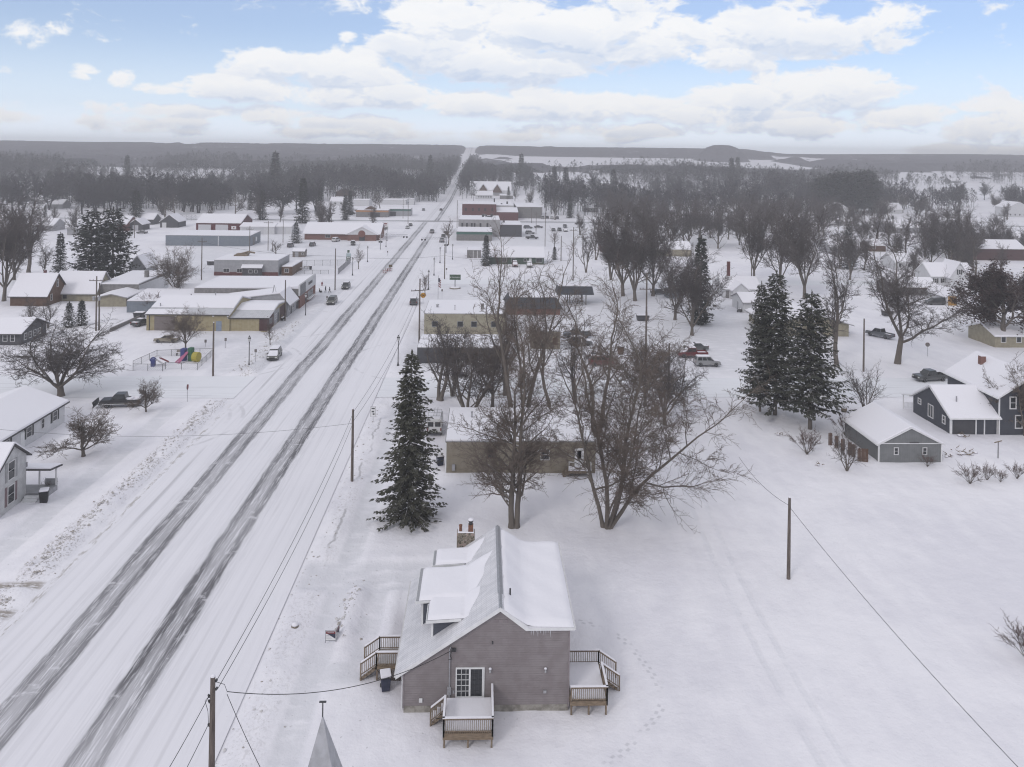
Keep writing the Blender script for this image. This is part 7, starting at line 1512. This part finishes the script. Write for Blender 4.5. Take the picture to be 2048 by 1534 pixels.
for lab, px, py, tp, arm, tr in (('wooden pole at the corner of the playground', 426, 752, 645, None, 0), ('pole beside the large bare tree above the side street on the right', 1727, 743, 637, None, 0), ('tall pole with a crossarm behind the forked bare tree', 1291, 753, 545, (2.9, 1.2, 0), 0), ('short pole among the branches right of the tall crossarm pole', 1337, 803, 686, None, 0), ('tall pole right of the green house', 1146, 562, 454, (1.0, 1.2, R(10)), 0), ('pole with crossarm between the diner and the brown tree', 403, 560, 475, (1.2, 1.3, 0), 0), ('pole with crossarm before the white lock-up garages', 499, 510, 452, (1.2, 1.3, 0), 0),
    ('pole at the corner of the patio fence', 670, 581, 497, None, 0), ('dark pole beside the grey gabled shop', 570, 640, 560, None, 0), ('pole on the right kerb left of the green board sign', 889, 558, 490, None, 0), ('pole carrying two transformers by the yellow house', 192, 661, 552, (1.0, 1.6, 0), 1), ('plain pole next to the one with transformers', 198, 660, 566, None, 0), ('pole with double crossarm left of the blue spruce', 536, 501, 442, (.7, 1.8, 0), 0), ('pole right beside the blue spruce', 566, 485, 441, None, 0), ('pole at the left corner of the crossroads', 816, 448, 404, None, 0), ('slim pole left of the crossroads corner', 806, 437, 398, None, 0), ('pole in the car park right of the downtown block', 1090, 493, 425, None, 0), ('thick pole behind the rear wing of the downtown block', 1072, 468, 424, (1.0, .8, 0), 0), ('short pole right of the bottle shaped evergreen', 1122, 522, 472, None, 0), ('pole at the cross street beyond the car park', 1063, 446, 416, None, 0), ('pole at the corner of the dark red brick block', 914, 456, 400, None, 0), ('pale pole behind the big pines', 269, 476, 424, None, 0), ('thin pole right of the pale cottage chimney', 1503, 558, 500, None, 0), ('thin pole at the lock-ups end', 545, 503, 483, None, 0), ('white pole on the far left kerb beyond the crossroads', 846, 402, 382, None, 0), ('pole by the pale two storey house', 827, 402, 370, None, 0)):
    pole(lab, px, py, tp, arm, tr, .13 if py < 520 else .15, py > 600)
# ------------------------------------------------------------------ wires
def wire(label, a, b, sag, r=.018, group=None):
    a, b = Vector(a), Vector(b); n = 26; pts = []
    for i in range(n + 1):
        t = i / n; p = a.lerp(b, t); p.z -= 4 * sag * t * (1 - t); pts.append(p)
    m = MB(); m.tube(pts, r, 4, False); o = m.build('overhead_wire', M_black); tag(o, label, 'wire', group); return o
A1, A2, A4 = (-14.25, 44.6, 8.78), (-14.4, 92.5, 8.2), (-11.7, 152.5, 12.0)
wire('upper wire running beside the highway from the nearest pole', A1, A2, .9); wire('lower wire running beside the highway from the nearest pole', (-14.2, 44.6, 8.3), (-14.35, 92.5, 7.2), 1.0)
wire('upper wire continuing past the near spruce', A2, A4, 1.4); wire('lower wire continuing past the near spruce', (-14.35, 92.5, 7.2), (-11.7, 152.5, 10.2), 1.4)
wire('service wire drooping from the nearest pole to the grey house', (-13.7, 44.7, 8.1), (-1.75, 54.3, 4.25), 1.1, .02)
wire('left wire dropping from the nearest pole out of the frame', (-14.67, 44.6, 7.9), (-15.5, 30, 8.6), .5); wire('second left wire dropping from the nearest pole out of the frame', (-14.65, 44.6, 6.4), (-15.3, 30, 7.0), .5); wire('wire from the nearest pole towards the church', (-13.7, 44.7, 7.95), (-8.4, 37.5, 6.6), .3)
wire('thin wire crossing the highway to the ranch house', (-14.6, 92.5, 6.8), (-57.9, 97, 4.6), 1.2, .015)
wire('wire running from the lone pole up to the bare trees', (28.1, 71.3, 6.6), at(1478, 914, 92), .6, .018); wire('wire running from the lone pole to the lower right corner', (28.1, 71.3, 6.5), at(2075, 1575, 44), .5, .018)
wire('wire spanning the highway by the patio', G(500, 522, 8.0) if 0 else at(403, 484, 241), at(670, 512, 222), 1.0, .03); wire('wire spanning the highway between two poles', at(670, 512, 222), at(889, 511, 243), .8, .03); wire('wire running right from the kerb pole', at(889, 511, 243), at(1146, 520, 240), 1.2, .03)
wire('wire crossing the snow behind the bare trees', at(1000, 655, 150), at(1291, 640, 137), .5, .02); wire('wire reaching the slate house chimney', at(2003, 738, 118), at(2060, 690, 140), .2, .02)
# ------------------------------------------------------------------ signs
def text_mesh(par, body, size, loc, m, rot=(R(90), 0, 0), name='lettering'):
    cu = bpy.data.curves.new(name, 'FONT'); cu.body = body; cu.size = size; cu.align_x = 'CENTER'; cu.align_y = 'CENTER'; cu.extrude = .006
    tmp = bpy.data.objects.new(name, cu); COL.objects.link(tmp); bpy.context.view_layer.update()
    me = bpy.data.meshes.new_from_object(tmp.evaluated_get(bpy.context.evaluated_depsgraph_get())); bpy.data.objects.remove(tmp); bpy.data.curves.remove(cu)
    me.materials.clear(); me.materials.append(m); o = link(name, me, par, loc); o.rotation_euler = rot; return o
M_post = M_galv; M_yel = mottled('sign_yellow', (.55, .27, .02), (.48, .23, .02), 3, .5); M_gsign = mottled('sign_green', (.05, .085, .055), (.06, .1, .065), 3, .5); M_signback = mottled('sign_back', (.16, .14, .13), (.2, .18, .17), 3, .6)
def disc(r, n, t, M=None):
    m = MB(); m.lathe([(r, -t / 2), (r, t / 2)], n); m.v = [(a, c, b) for a, b, c in m.v]; return m
def post_sign(name, label, px, py, h, build, rz=0, cat='sign', group=None, loc=None):
    t = thing(name, label, cat, loc or G(px, py), rz, group); MB().box(-.035, .035, .0, .06, -.1, h).build('post', M_post, t); build(t, h); return t
def oct_(t, h):
    m = disc(.42, 8, .03); me = m.mesh('stop_plate', M_red); link('plate', me, t, (0, -.03, h - .1)).rotation_euler = (0, R(22.5), 0)
    m = disc(.4, 8, .012); link('back', m.mesh('stop_back', M_signback), t, (0, .07, h - .1)).rotation_euler = (0, R(22.5), 0)
post_sign('stop_sign', 'stop sign seen edge-on at the corner of the left side street', 375, 803, 2.3, oct_, R(97)); post_sign('stop_sign', 'stop sign seen from behind at the side street corner on the right', 1855, 713, 2.4, oct_, R(165))
def rrx(t, h):
    link('plate', disc(.62, 20, .03).mesh('rr_plate', M_yel), t, (0, -.03, h - .3)); link('rim', disc(.66, 20, .02).mesh('rr_rim', M_black), t, (0, -.01, h - .3))
    m = MB()
    for a in (R(45), R(-45)):
        c, s = math.cos(a) * .5, math.sin(a) * .5; w_ = Vector((-s, 0, c)) * .13; p, q = Vector((-c, -.05, h - .3 - s)), Vector((c, -.05, h - .3 + s)); m.ext([p - w_, q - w_, q + w_, p + w_], (0, -.01, 0))
    m.build('cross', M_black, t)
    for s, a in ((-1, 'R'), (1, 'R')):
        text_mesh(t, 'R', .42, (s * .38, -.06, h - .3), M_black, name='letter')
post_sign('rail_crossing_sign', 'round yellow railway crossing warning sign by the cream building', 846, 609, 2.6, rrx)
def rect(w_, hh, m, marks=None):
    def f(t, h):
        MB().box(-w_ / 2, w_ / 2, -.05, -.01, h - hh, h).build('panel', m, t); MB().box(-w_ / 2 - .03, w_ / 2 + .03, -.012, .0, h - hh - .03, h + .03).build('back', M_dark, t)
        if marks: marks(t, h)
    return f
def speed(t, h): m = MB(); m.box(-.22, .22, -.056, -.05, h - .3, h - .15); m.box(-.2, .12, -.056, -.05, h - .75, h - .55); m.box(-.05, .2, -.056, -.05, h - 1.1, h - .9); m.build('lettering', M_dark, t)
post_sign('road_sign', 'white rectangular road sign beside the highway left of the near spruce', 746, 845, 2.2, rect(.7, 1.35, M_white, speed))
for lab, px, py, hh in (('small dark sign on a post by the workshop driveway', 451, 696, 1.9), ('small dark sign on a post right of the nearest street lamp', 511, 729, 2.7), ('thin grey marker post behind the playground', 411, 694, 1.4), ('small dark parking sign in front of the walking people', 654, 607, 1.8), ('small sign on the left kerb by the patio', 775, 512, 1.8), ('short sign post at the right kerb by the power pole', 893, 549, 2.0), ('thin sign post beside the flagpole', 884, 597, 2.4)):
    post_sign('small_sign', lab, px, py, hh, rect(.36, .5, M_signback))
def bank_board(t, h):
    MB().box(-1.55, 1.55, -.12, .12, h - 1.45, h).build('board', M_gsign, t); MB().box(-.16, .16, -.1, .1, -.1, h - 1.45).build('column', M_galv, t); text_mesh(t, 'Huntington', .5, (.15, -.13, h - .72), M_white); MB().box(-1.4, -1.22, -.135, -.12, h - .85, h - .6).build('emblem', M_white, t)
    MB().lathe([(1.6, -.1), (1.5, .3), (.2, .35)], 14).build('stone_ring', M_stone, t); MB().lathe([(1.4, .3), (1.1, .5), (.1, .55)], 14).build('snow_cap', M_snow, t)
post_sign('board_sign', 'wide dark green board sign with white lettering on one column', 910, 577, 3.9, bank_board)
def pylon(t, h):
    MB().box(-.75, .75, -.1, .1, h - 3.6, h - 2.2).build('price_panel', M_gsign, t); MB().box(-.75, .75, -.09, .09, h - 2.15, h - 1.1).build('pale_panel', mottled('pale_blue_panel', (.42, .5, .52), (.38, .46, .48), 2), t); MB().box(-.45, .3, -.1, .1, h - .85, h).build('top_panel', M_gsign, t)
    m = MB()
    for i, z in enumerate((2.55, 3.05)): m.box(-.5, .1, -.11, -.1, h - z - .13, h - z + .13); m.box(.2, .55, -.11, -.1, h - z - .13, h - z + .13)
    m.build('numerals', M_white, t)
post_sign('price_sign', 'green and pale blue price sign beside the cone shaped street tree', 697, 526, 4.4, pylon)
def sq(t, h): MB().box(-1.4, 1.4, -.15, .15, h - 3.6, h).build('board', M_white, t); m = MB(); m.box(-.9, .9, -.17, -.15, h - .9, h - .45); m.box(-.6, .7, -.17, -.15, h - 1.5, h - 1.15); m.build('red_lettering', M_red, t); m = MB(); m.box(-1.1, 1.1, -.17, -.15, h - 3.2, h - 2.1); m.build('grey_panel', M_greyblk, t)
post_sign('pylon_sign', 'white pylon sign with red lettering right of the brick entrance', 770, 473, 6.5, sq)
# barricades in the turning lane
for i, (px, py, lab) in enumerate(((770, 547, 'left one of three red and white barricades standing in the turning lane'), (775, 544, 'middle one of three red and white barricades in the turning lane'), (780, 543, 'right one of three red and white barricades in the turning lane'))):
    t = thing('barricade', lab, 'barricade', G(px, py), R(10 * i - 10)); m = MB()
    for x in (-.5, .5): m.ext([(x, -.35, 0), (x, -.3, 0), (x, .02, 1.1), (x, -.04, 1.1)], (.06, 0, 0)); m.ext([(x, .35, 0), (x, .3, 0), (x, -.02, 1.1), (x, .04, 1.1)], (.06, 0, 0))
    m.build('frame', M_galv, t); q = MB(); q.box(-.7, .7, -.08, -.04, .75, 1.1); q.box(-.7, .7, -.2, -.16, .3, .6); q.build('board', M_red, t); q = MB()
    for x in (-.4, .2): q.box(x, x + .25, -.09, -.08, .75, 1.1); q.box(x + .1, x + .35, -.21, -.2, .3, .6)
    q.build('stripe', M_white, t)
post_sign('work_sign', 'brown rectangular board behind the barricades in the turning lane', 781, 540, 1.7, rect(1.1, .75, mottled('brown_board', (.12, .09, .05), (.1, .08, .045), 3)))
# flag
fl = thing('flagpole', 'flagpole with a limp striped flag beside the cream building', 'flagpole', G(876, 598)); fh = HT(876, 598, 552)
MB().lathe([(.07, -.1), (.045, fh), (.08, fh + .02), (.05, fh + .12)], 8).build('pole', M_galv, fl)
m = MB(); pts = [(.08 + .16 * i + .03 * math.sin(i), .05 * math.sin(i * 1.7)) for i in range(5)]
for j in range(7):
    m.cur = j % 2
    for i in range(4):
        z1, z0 = fh - .6 - .3 * j - .12 * i, fh - .9 - .3 * j - .12 * i; (xa, ya), (xb, yb) = pts[i], pts[i + 1]
        m.add([(xa, ya, z0), (xb, yb, z0 - .12), (xb, yb, z1 - .12), (xa, ya, z1)], [(0, 1, 2, 3)])
m.cur = 2; m.box(.06, .42, -.04, .08, fh - 1.5, fh - .55); m.build('flag', [M_red, M_white, M_navy], fl)
# railway signal masts
for px, py, rz, L_, lab in ((892, 506, 180, 9.5, 'railway signal with an arm reaching left over the highway'), (761, 499, 0, 10.5, 'railway signal with an arm reaching right over the highway')):
    t = thing('rail_signal', lab, 'railway signal', G(px, py), R(rz)); MB().lathe([(.2, -.1), (.14, 6.2)], 8).build('mast', M_galv, t)
    a = MB(); a.box(0, L_, -.05, .05, 5.9, 6.0); a.box(0, L_, -.05, .05, 5.2, 5.3)
    for i in range(9): a.tube([(i * L_ / 9, 0, 5.25), ((i + .5) * L_ / 9, 0, 5.95), ((i + 1) * L_ / 9, 0, 5.25)], .035, 4)
    ao = a.build('arm', M_galv, t)
    for x in (L_ - .3, L_ - 1.5):
        me = disc(.36, 12, .2).mesh('lamp_disc', M_black); link('signal_lamp', me, t, (x, -.15, 4.95))
    for x in (-.45, .45): link('signal_lamp', me, t, (x, -.2, 3.0))
    for a_ in (R(45), R(-45)):
        q = MB(); q.M = Matrix.Translation((0, -.22, 4.0)) @ Matrix.Rotation(a_, 4, 'Y'); q.box(-.6, .6, -.02, .02, -.11, .11); q.build('crossbuck', M_white, t)
# ------------------------------------------------------------------ people (continuous skinned figures)
def person(label, px, py, rz, coat, stride):
    P = G(px, py)
    J = dict(pel=(0, 0, .95), ch=(0, .02, 1.25), nk=(0, .03, 1.48), hd=(0, .06, 1.62), ht=(0, .06, 1.74), hl=(-.1, 0, .9), kl=(-.11, stride * .28, .5), fl=(-.11, stride * .25 - .08, .07), tl=(-.11, stride * .25 + .12, .04), hr=(.1, 0, .9), kr=(.11, -stride * .12, .5), fr=(.11, -stride * .40, .10), tr=(.11, -stride * .40 + .18, .04), sl=(-.2, .02, 1.42), el=(-.26, -stride * .14, 1.15), wl=(-.25, stride * .02, .92), sr=(.2, .02, 1.42), er=(.26, stride * .12, 1.15), wr=(.25, stride * .26, .98))
    E = [('pel', 'ch'), ('ch', 'nk'), ('nk', 'hd'), ('hd', 'ht'), ('pel', 'hl'), ('hl', 'kl'), ('kl', 'fl'), ('fl', 'tl'), ('pel', 'hr'), ('hr', 'kr'), ('kr', 'fr'), ('fr', 'tr'), ('ch', 'sl'), ('sl', 'el'), ('el', 'wl'), ('ch', 'sr'), ('sr', 'er'), ('er', 'wr')]
    RD = dict(pel=.15, ch=.18, nk=.075, hd=.105, ht=.075, hl=.11, hr=.11, kl=.075, kr=.075, fl=.06, fr=.06, tl=.05, tr=.05, sl=.085, sr=.085, el=.065, er=.065, wl=.05, wr=.05)
    ks = list(J); me = bpy.data.meshes.new('person'); me.from_pydata([J[k_] for k_ in ks], [(ks.index(a), ks.index(b)) for a, b in E], []); me.materials.append(coat)
    o = link('person', me, None, P, rz); sk = o.modifiers.new('skin', 'SKIN')
    for i, k_ in enumerate(ks):
        v = me.skin_vertices[0].data[i]; v.radius = (RD[k_], RD[k_]); v.use_root = k_ == 'pel'
    o.modifiers.new('sub', 'SUBSURF').levels = 1; o.modifiers['sub'].render_levels = 1
    tag(o, label, 'person')
    fc = MB(); fc.lathe([(.02, -.10), (.085, -.06), (.1, .02), (.06, .09)], 10, (0, .085, 1.63)); fc.build('face', mottled('skin', (.32, .2, .15), (.3, .18, .13), 6, .6), o, smooth=True)
    ht_ = MB(); ht_.lathe([(.112, 0), (.12, .06), (.09, .12), (.02, .15)], 12, (0, .055, 1.645)); ht_.build('hat', M_black, o, smooth=True)
    for s, w_ in ((-1, J['wl']), (1, J['wr'])):
        hm_ = MB()
        for f in range(4): hm_.tube([(w_[0] + s * .0, w_[1] - .03 + f * .02, w_[2] - .02), (w_[0], w_[1] - .03 + f * .022, w_[2] - .09), (w_[0] - s * .015, w_[1] - .03 + f * .022, w_[2] - .14 + abs(f - 1.5) * .01)], .011, 5)
        hm_.tube([(w_[0], w_[1] + .03, w_[2] - .03), (w_[0] - s * .02, w_[1] + .06, w_[2] - .08)], .012, 5); hm_.build('hand', MATS['skin'], o)
    return o
M_coat = mottled('dark_coat', (.02, .02, .024), (.03, .03, .035), 5, .9)
person('person in dark clothes standing nearer the bench, left of the other walker', 651, 585, R(-100), M_coat, .5); person('person in dark clothes striding along the pavement toward the parked cars', 659.5, 587, R(100), M_coat, 1.0)
# ------------------------------------------------------------------ small street things
t = thing('hydrant', 'red fire hydrant with a marker rod behind the bench', 'hydrant', G(644, 571)); MB().lathe([(.22, 0), (.16, .1), (.15, .7), (.2, .75), (.14, .95), (.04, 1.05)], 10).build('body', M_red, t); m = MB(); m.tube([(-.3, 0, .6), (.3, 0, .6)], .09, 8); m.build('outlet', M_red, t); MB().tube([(.2, 0, .3), (.25, 0, 1.9)], .02, 5).build('marker_rod', M_galv, t)
def bench(label, P, rz):
    t = thing('bench', label, 'bench', P, rz); m = MB()
    for i in range(3): m.box(-.9, .9, -.25 + i * .16, -.12 + i * .16, .45, .49)
    m.build('seat', M_wood, t); m = MB()
    for i in range(3): m.box(-.9, .9, .26, .30, .58 + i * .15, .70 + i * .15)
    m.build('backrest', M_wood, t)
    for x in (-.75, .75): m = MB(); m.box(x - .04, x + .04, -.25, .3, -.05, .45); m.build('leg', M_dark, t)
    MB().box(-.88, .88, -.23, .22, .492, .58).build('seat_snow', M_snow, t, bevel=.03); return t
bench('bench with snowy seat beside the two walkers', G(641, 584), R(110)); bench('bench at the back fence of the playground', G(362, 711), 0); bench('bench in front of the low shop annex', G(566, 639), R(90))
for lab, px, py, rz in (('picnic table at the left of the patio', 598, 541, 0), ('picnic table nearest the diner side fence', 612, 537, 0)):
    t = thing('picnic_table', lab, 'picnic table', G(px, py), rz); MB().box(-.9, .9, -.4, .4, .72, .77).build('top', M_wood, t)
    for y in (-.75, .75): MB().box(-.9, .9, y - .13, y + .13, .43, .47).build('seat', M_wood, t)
    for x in (-.6, .6): m = MB(); m.ext([(x, -.8, 0), (x, -.7, 0), (x, .0, .72), (x, -.1, .72)], (.06, 0, 0)); m.ext([(x, .8, 0), (x, .7, 0), (x, 0, .72), (x, .1, .72)], (.06, 0, 0)); m.box(x, x + .06, -.75, .75, .38, .43); m.build('leg', M_wood, t)
    MB().box(-.85, .85, -.36, .36, .772, .9).build('table_snow', M_snow, t, bevel=.04)
def wbin(label, P, m_, s=1.0):
    t = thing('waste_bin', label, 'bin', P, R(20)); taper(-.4 * s, .4 * s, -.4 * s, .4 * s, 0, 1.05 * s, .8).build('body', m_, t, bevel=.03); MB().box(-.42 * s, .42 * s, -.42 * s, .42 * s, 1.05 * s, 1.12 * s).build('lid', M_black, t); MB().box(-.4 * s, .4 * s, -.4 * s, .4 * s, 1.12 * s, 1.3 * s).build('lid_snow', M_snow, t, bevel=.05); return t
wbin('dark bin with snowy lid beside the porch of the pale grey house', G(88, 1004), M_black, 1.1); wbin('dark bin on the patio by the diner', G(621, 539), M_black); wbin('brown bin standing behind the bright red car', G(1241, 708), M_brown, 1.3); wbin('dark bin at the side wall of the beige building', G(880, 930), M_navy)
def skip(label, px, py, w_=2.2):
    t = thing('dumpster', label, 'dumpster', G(px, py)); taper(-w_ / 2, w_ / 2, -.8, .8, .1, 1.3, .88).build('body', M_dkgrey, t); MB().box(-w_ / 2 + .05, w_ / 2 - .05, -.72, .72, 1.25, 1.42).build('snow', M_snow, t, bevel=.06); MB().box(-w_ / 2 - .06, w_ / 2 + .06, -.9, -.8, 1.1, 1.2).build('rim', M_dark, t)
skip('dark dumpster with snow beside the large bare tree on the right', 1774, 632); skip('dark dumpster near the tall crossarm pole', 1285, 641, 2.8); skip('dumpster left of the grey diner', 422, 530); skip('dark trailer box behind the workshop retaining wall', 279, 636)
# playground with fence
def mesh_fence(label, pts, h=1.15, name='chain_link_fence', wire_r=.012, sp=.32):
    W0 = [G(*p) for p in pts]; t = thing(name, label, 'fence', W0[0]); o = W0[0]; L = [p - o for p in W0]; pm_ = MB(); wm = MB()
    for a, b in zip(L, L[1:]):
        d_ = b - a; n = max(1, round(d_.length / 2.6))
        for i in range(n + (b is L[-1])): q = a + d_ * i / n; MB().tube([(q.x, q.y, -.1), (q.x, q.y, h + .05)], .04, 6).build('post', M_dark, t)
        pm_.tube([a + Vector((0, 0, h)), b + Vector((0, 0, h))], .03, 5); m_ = int(d_.length / sp)
        for i in range(m_):
            q, q2 = a + d_ * i / m_, a + d_ * (i + 1) / m_
            for k_ in range(3):
                z0 = .05 + k_ * h / 3
                wm.tube([q + Vector((0, 0, z0)), q2 + Vector((0, 0, z0 + h / 3))], wire_r, 3, False); wm.tube([q + Vector((0, 0, z0 + h / 3)), q2 + Vector((0, 0, z0))], wire_r, 3, False)
    pm_.build('rail', M_dark, t); wm.build('mesh', M_galv, t); return t
mesh_fence('chain link fence round the playground', [(428, 709), (395, 740), (331, 738), (325, 742), (266, 741), (266, 735), (314, 713), (428, 709)]); mesh_fence('tall dark panel fence at the patio beside the highway', [(676, 549), (701, 526)], 1.8, 'patio_fence', .03, .2); mesh_fence('long wire fence behind the patio', [(598, 532), (691, 531)], 1.9); mesh_fence('low wire fence in front of the patio', [(593, 548), (657, 548)], 1.2)
mesh_fence('wire fence of the ball field at the wood edge', [(355, 440), (392, 441)], 3.0, 'field_fence', .04, .8)
t = thing('play_tower', 'colourful play tower with pink slide, blue and green panels and yellow end', 'playground', G(380, 722), R(-15)); cols = {n_: mottled(n_, c, tuple(x * .8 for x in c), 4, .5) for n_, c in dict(play_blue=(.06, .07, .22), play_green=(.05, .15, .09), play_yellow=(.40, .34, .06), play_pink=(.45, .13, .24), play_white=(.6, .58, .6)).items()}
MB().box(-1.7, -.8, -.5, .5, 0, 2.2).build('blue_panel', cols['play_blue'], t, bevel=.08); MB().box(-.3, .5, -.3, .6, 0, 2.4).build('green_panel', cols['play_green'], t, bevel=.08); m = MB(); m.tube([(.9, -.2, .9), (1.9, -.2, .9)], .85, 12); m.build('yellow_tube', cols['play_yellow'], t); m = MB(); m.ext([(-.6, -.4, 1.6), (-.1, -.4, 1.6), (-.5, -2.3, .1), (-1.0, -2.3, .1)], (0, .05, .12)); m.build('slide', cols['play_pink'], t); m = MB(); m.ext([(-1.2, -.5, 1.0), (-.9, -.5, 1.0), (-1.4, -1.9, .1), (-1.7, -1.9, .1)], (0, .05, .1)); m.build('slide', cols['play_pink'], t); MB().box(-.8, -.3, -.4, .5, 1.1, 1.2).build('platform', M_greyblk, t)
t = thing('play_climber', 'navy climbing frame with arches and white and red slide', 'playground', G(318, 732), R(10)); MB().box(-1.3, -.6, -.5, .5, 0, 1.3).build('panel', cols['play_blue'], t, bevel=.1); m = MB(); m.ext([(-.5, -.5, 1.2), (-.5, .1, 1.2), (1.0, .1, .1), (1.0, -.5, .1)], (0, 0, .12)); m.build('slide', cols['play_white'], t); m = MB(); m.ext([(.0, .2, 1.3), (.0, .7, 1.3), (1.5, .7, .5), (1.5, .2, .5)], (0, 0, .14)); m.build('slide', M_red, t); m = MB(); m.tube([(.55 * math.cos(a) - .3, .3, 1.1 + .7 * math.sin(a)) for a in [math.pi * i / 10 for i in range(11)]], .09, 6); m.build('arch', cols['play_white'], t); m = MB(); m.tube([(.5 * math.cos(a) - .9, -.3, 1.0 + .6 * math.sin(a)) for a in [math.pi * i / 10 for i in range(11)]], .1, 6); m.build('arch', cols['play_blue'], t)
a, b = G(222, 663), G(290, 633); t = thing('retaining_wall', 'low dark concrete retaining wall beside the workshop drive', 'wall', a); d_ = b - a; n_ = Vector((-d_.y, d_.x, 0)).normalized() * .3; MB().ext([(0, 0, -.2), d_ + Vector((0, 0, -.2)), d_ + n_ + Vector((0, 0, -.2)), n_ + Vector((0, 0, -.2))], (0, 0, .9)).build('wall', M_greyblk, t)
# wooden fence panels by the grey garage
a, b = G(1661, 891), G(1738, 930)
for i, f in enumerate((0, .17, .34, .52, .62, .85)):
    p = a.lerp(b, f); t = thing('fence_panel', ['farthest brown fence panel', 'second brown fence panel from the far end', 'third brown fence panel from the far end', 'brown fence panel behind the thin bare shrub', 'brown fence panel just right of the thin bare shrub', 'widest brown fence panel, nearest the garage corner'][i] + ' beside the grey garage', 'fence', p, R(-12)); w_ = .55 if i < 5 else 1.3
    m = MB()
    for q in range(int(w_ / .16)): m.box(-w_ / 2 + q * .16, -w_ / 2 + q * .16 + .14, -.02, .02, 0, 1.65 + .05 * (q % 2))
    m.build('boards', M_brown, t); m = MB(); m.box(-w_ / 2, w_ / 2, .02, .06, .4, .48); m.box(-w_ / 2, w_ / 2, .02, .06, 1.25, 1.33); m.box(-.05, .05, .06, .14, -.1, 1.5); m.build('frame', M_wood, t)
t = thing('clothes_pole', 'T shaped clothes pole in the snow before the slate house', 'pole', G(1996, 917)); MB().lathe([(.06, -.1), (.05, 2.1)], 8).build('post', M_dark, t); m = MB(); m.M = Matrix.Rotation(R(25), 4, 'Z'); m.box(-.75, .75, -.05, .05, 2.1, 2.2); m.build('bar', M_wood, t)
t = thing('barrel_planter', 'wooden half barrel planter with dry stalks under the shrub tree', 'planter', G(1688, 824)); MB().lathe([(.36, 0), (.42, .3), (.4, .62)], 14).build('barrel', M_wood, t); m = MB()
for i in range(9): m.tube([(.15 * math.cos(i), .15 * math.sin(i), .5), (.35 * math.cos(i * 1.3), .3 * math.sin(i * 1.9), 1.0)], .012, 4)
m.build('stalks', M_twig, t); MB().lathe([(.37, .6), (.3, .72), (.05, .78)], 12).build('snow', M_snow, t)
rb_ = random.Random(9)
for lab, px, py, n, sp in (('pile of branches and rubbish beside the grey garage', 1898, 912, 10, .8), ('heap of logs and branches right of the grey garage', 1932, 908, 16, 1.1), ('scatter of dark things on the porch step of the slate wing', 1926, 874, 9, .8), ('few dry stalks poking from the snow left of the fence', 1637, 932, 7, .35), ('small tuft of dry stalks by the pair of conifers', 1556, 870, 9, .5), ('fallen branch in the snow under the red-brown maples', 2030, 676, 8, 1.2)):
    t = thing('branch_pile', lab, 'branches', G(px, py)); m = MB()
    for i in range(n):
        x, y, a_ = rb_.gauss(0, sp * .5), rb_.gauss(0, sp * .5), rb_.uniform(0, 6.28); L_ = rb_.uniform(.4, 1.0) * sp; z = rb_.uniform(.03, .25)
        m.tube([(x, y, z), (x + L_ * .5 * math.cos(a_), y + L_ * .5 * math.sin(a_), z + .12), (x + L_ * math.cos(a_ + .3), y + L_ * math.sin(a_ + .3), z + rb_.uniform(0, .3))], [.05, .04, .015], 5)
    m.build('branches', M_wood, t); q = MB()
    for i in range(4): q.lathe([(.3 * sp, 0), (.2 * sp, .12), (.02, .16)], 8, (rb_.gauss(0, sp * .4), rb_.gauss(0, sp * .4), .12))
    q.build('snow', M_snow, t, smooth=True)
t = thing('snow_scooter', 'small snow covered garden tractor by the white garage wing', 'tractor', G(1479, 624), R(60)); MB().box(-.6, .7, -.4, .4, .25, .7).build('body', P_BK, t, bevel=.08); MB().box(.1, .6, -.35, .35, .7, .85).build('snow', M_snow, t, bevel=.05); m = MB(); m.tube([(-.1, 0, .7), (.0, 0, 1.1)], .03, 5); m.build('steering', M_dark, t)
for x in (-.45, .5): m = MB(); m.tube([(x, -.5, .25), (x, -.38, .25)], .25, 10); m.build('wheel', M_tyre, t); m = MB(); m.tube([(x, .38, .25), (x, .5, .25)], .25, 10); m.build('wheel', M_tyre, t)
t = thing('boulder', 'round snow capped boulder on the verge by the highway', 'boulder', G(590, 1257)); t.scale = (.75,) * 3; MB().lathe([(.3, -.1), (.42, .15), (.35, .4), (.1, .5)], 12).build('stone', M_stone, t, smooth=True); MB().lathe([(.36, .38), (.3, .55), (.05, .62)], 12).build('snow_cap', M_snow, t, smooth=True)
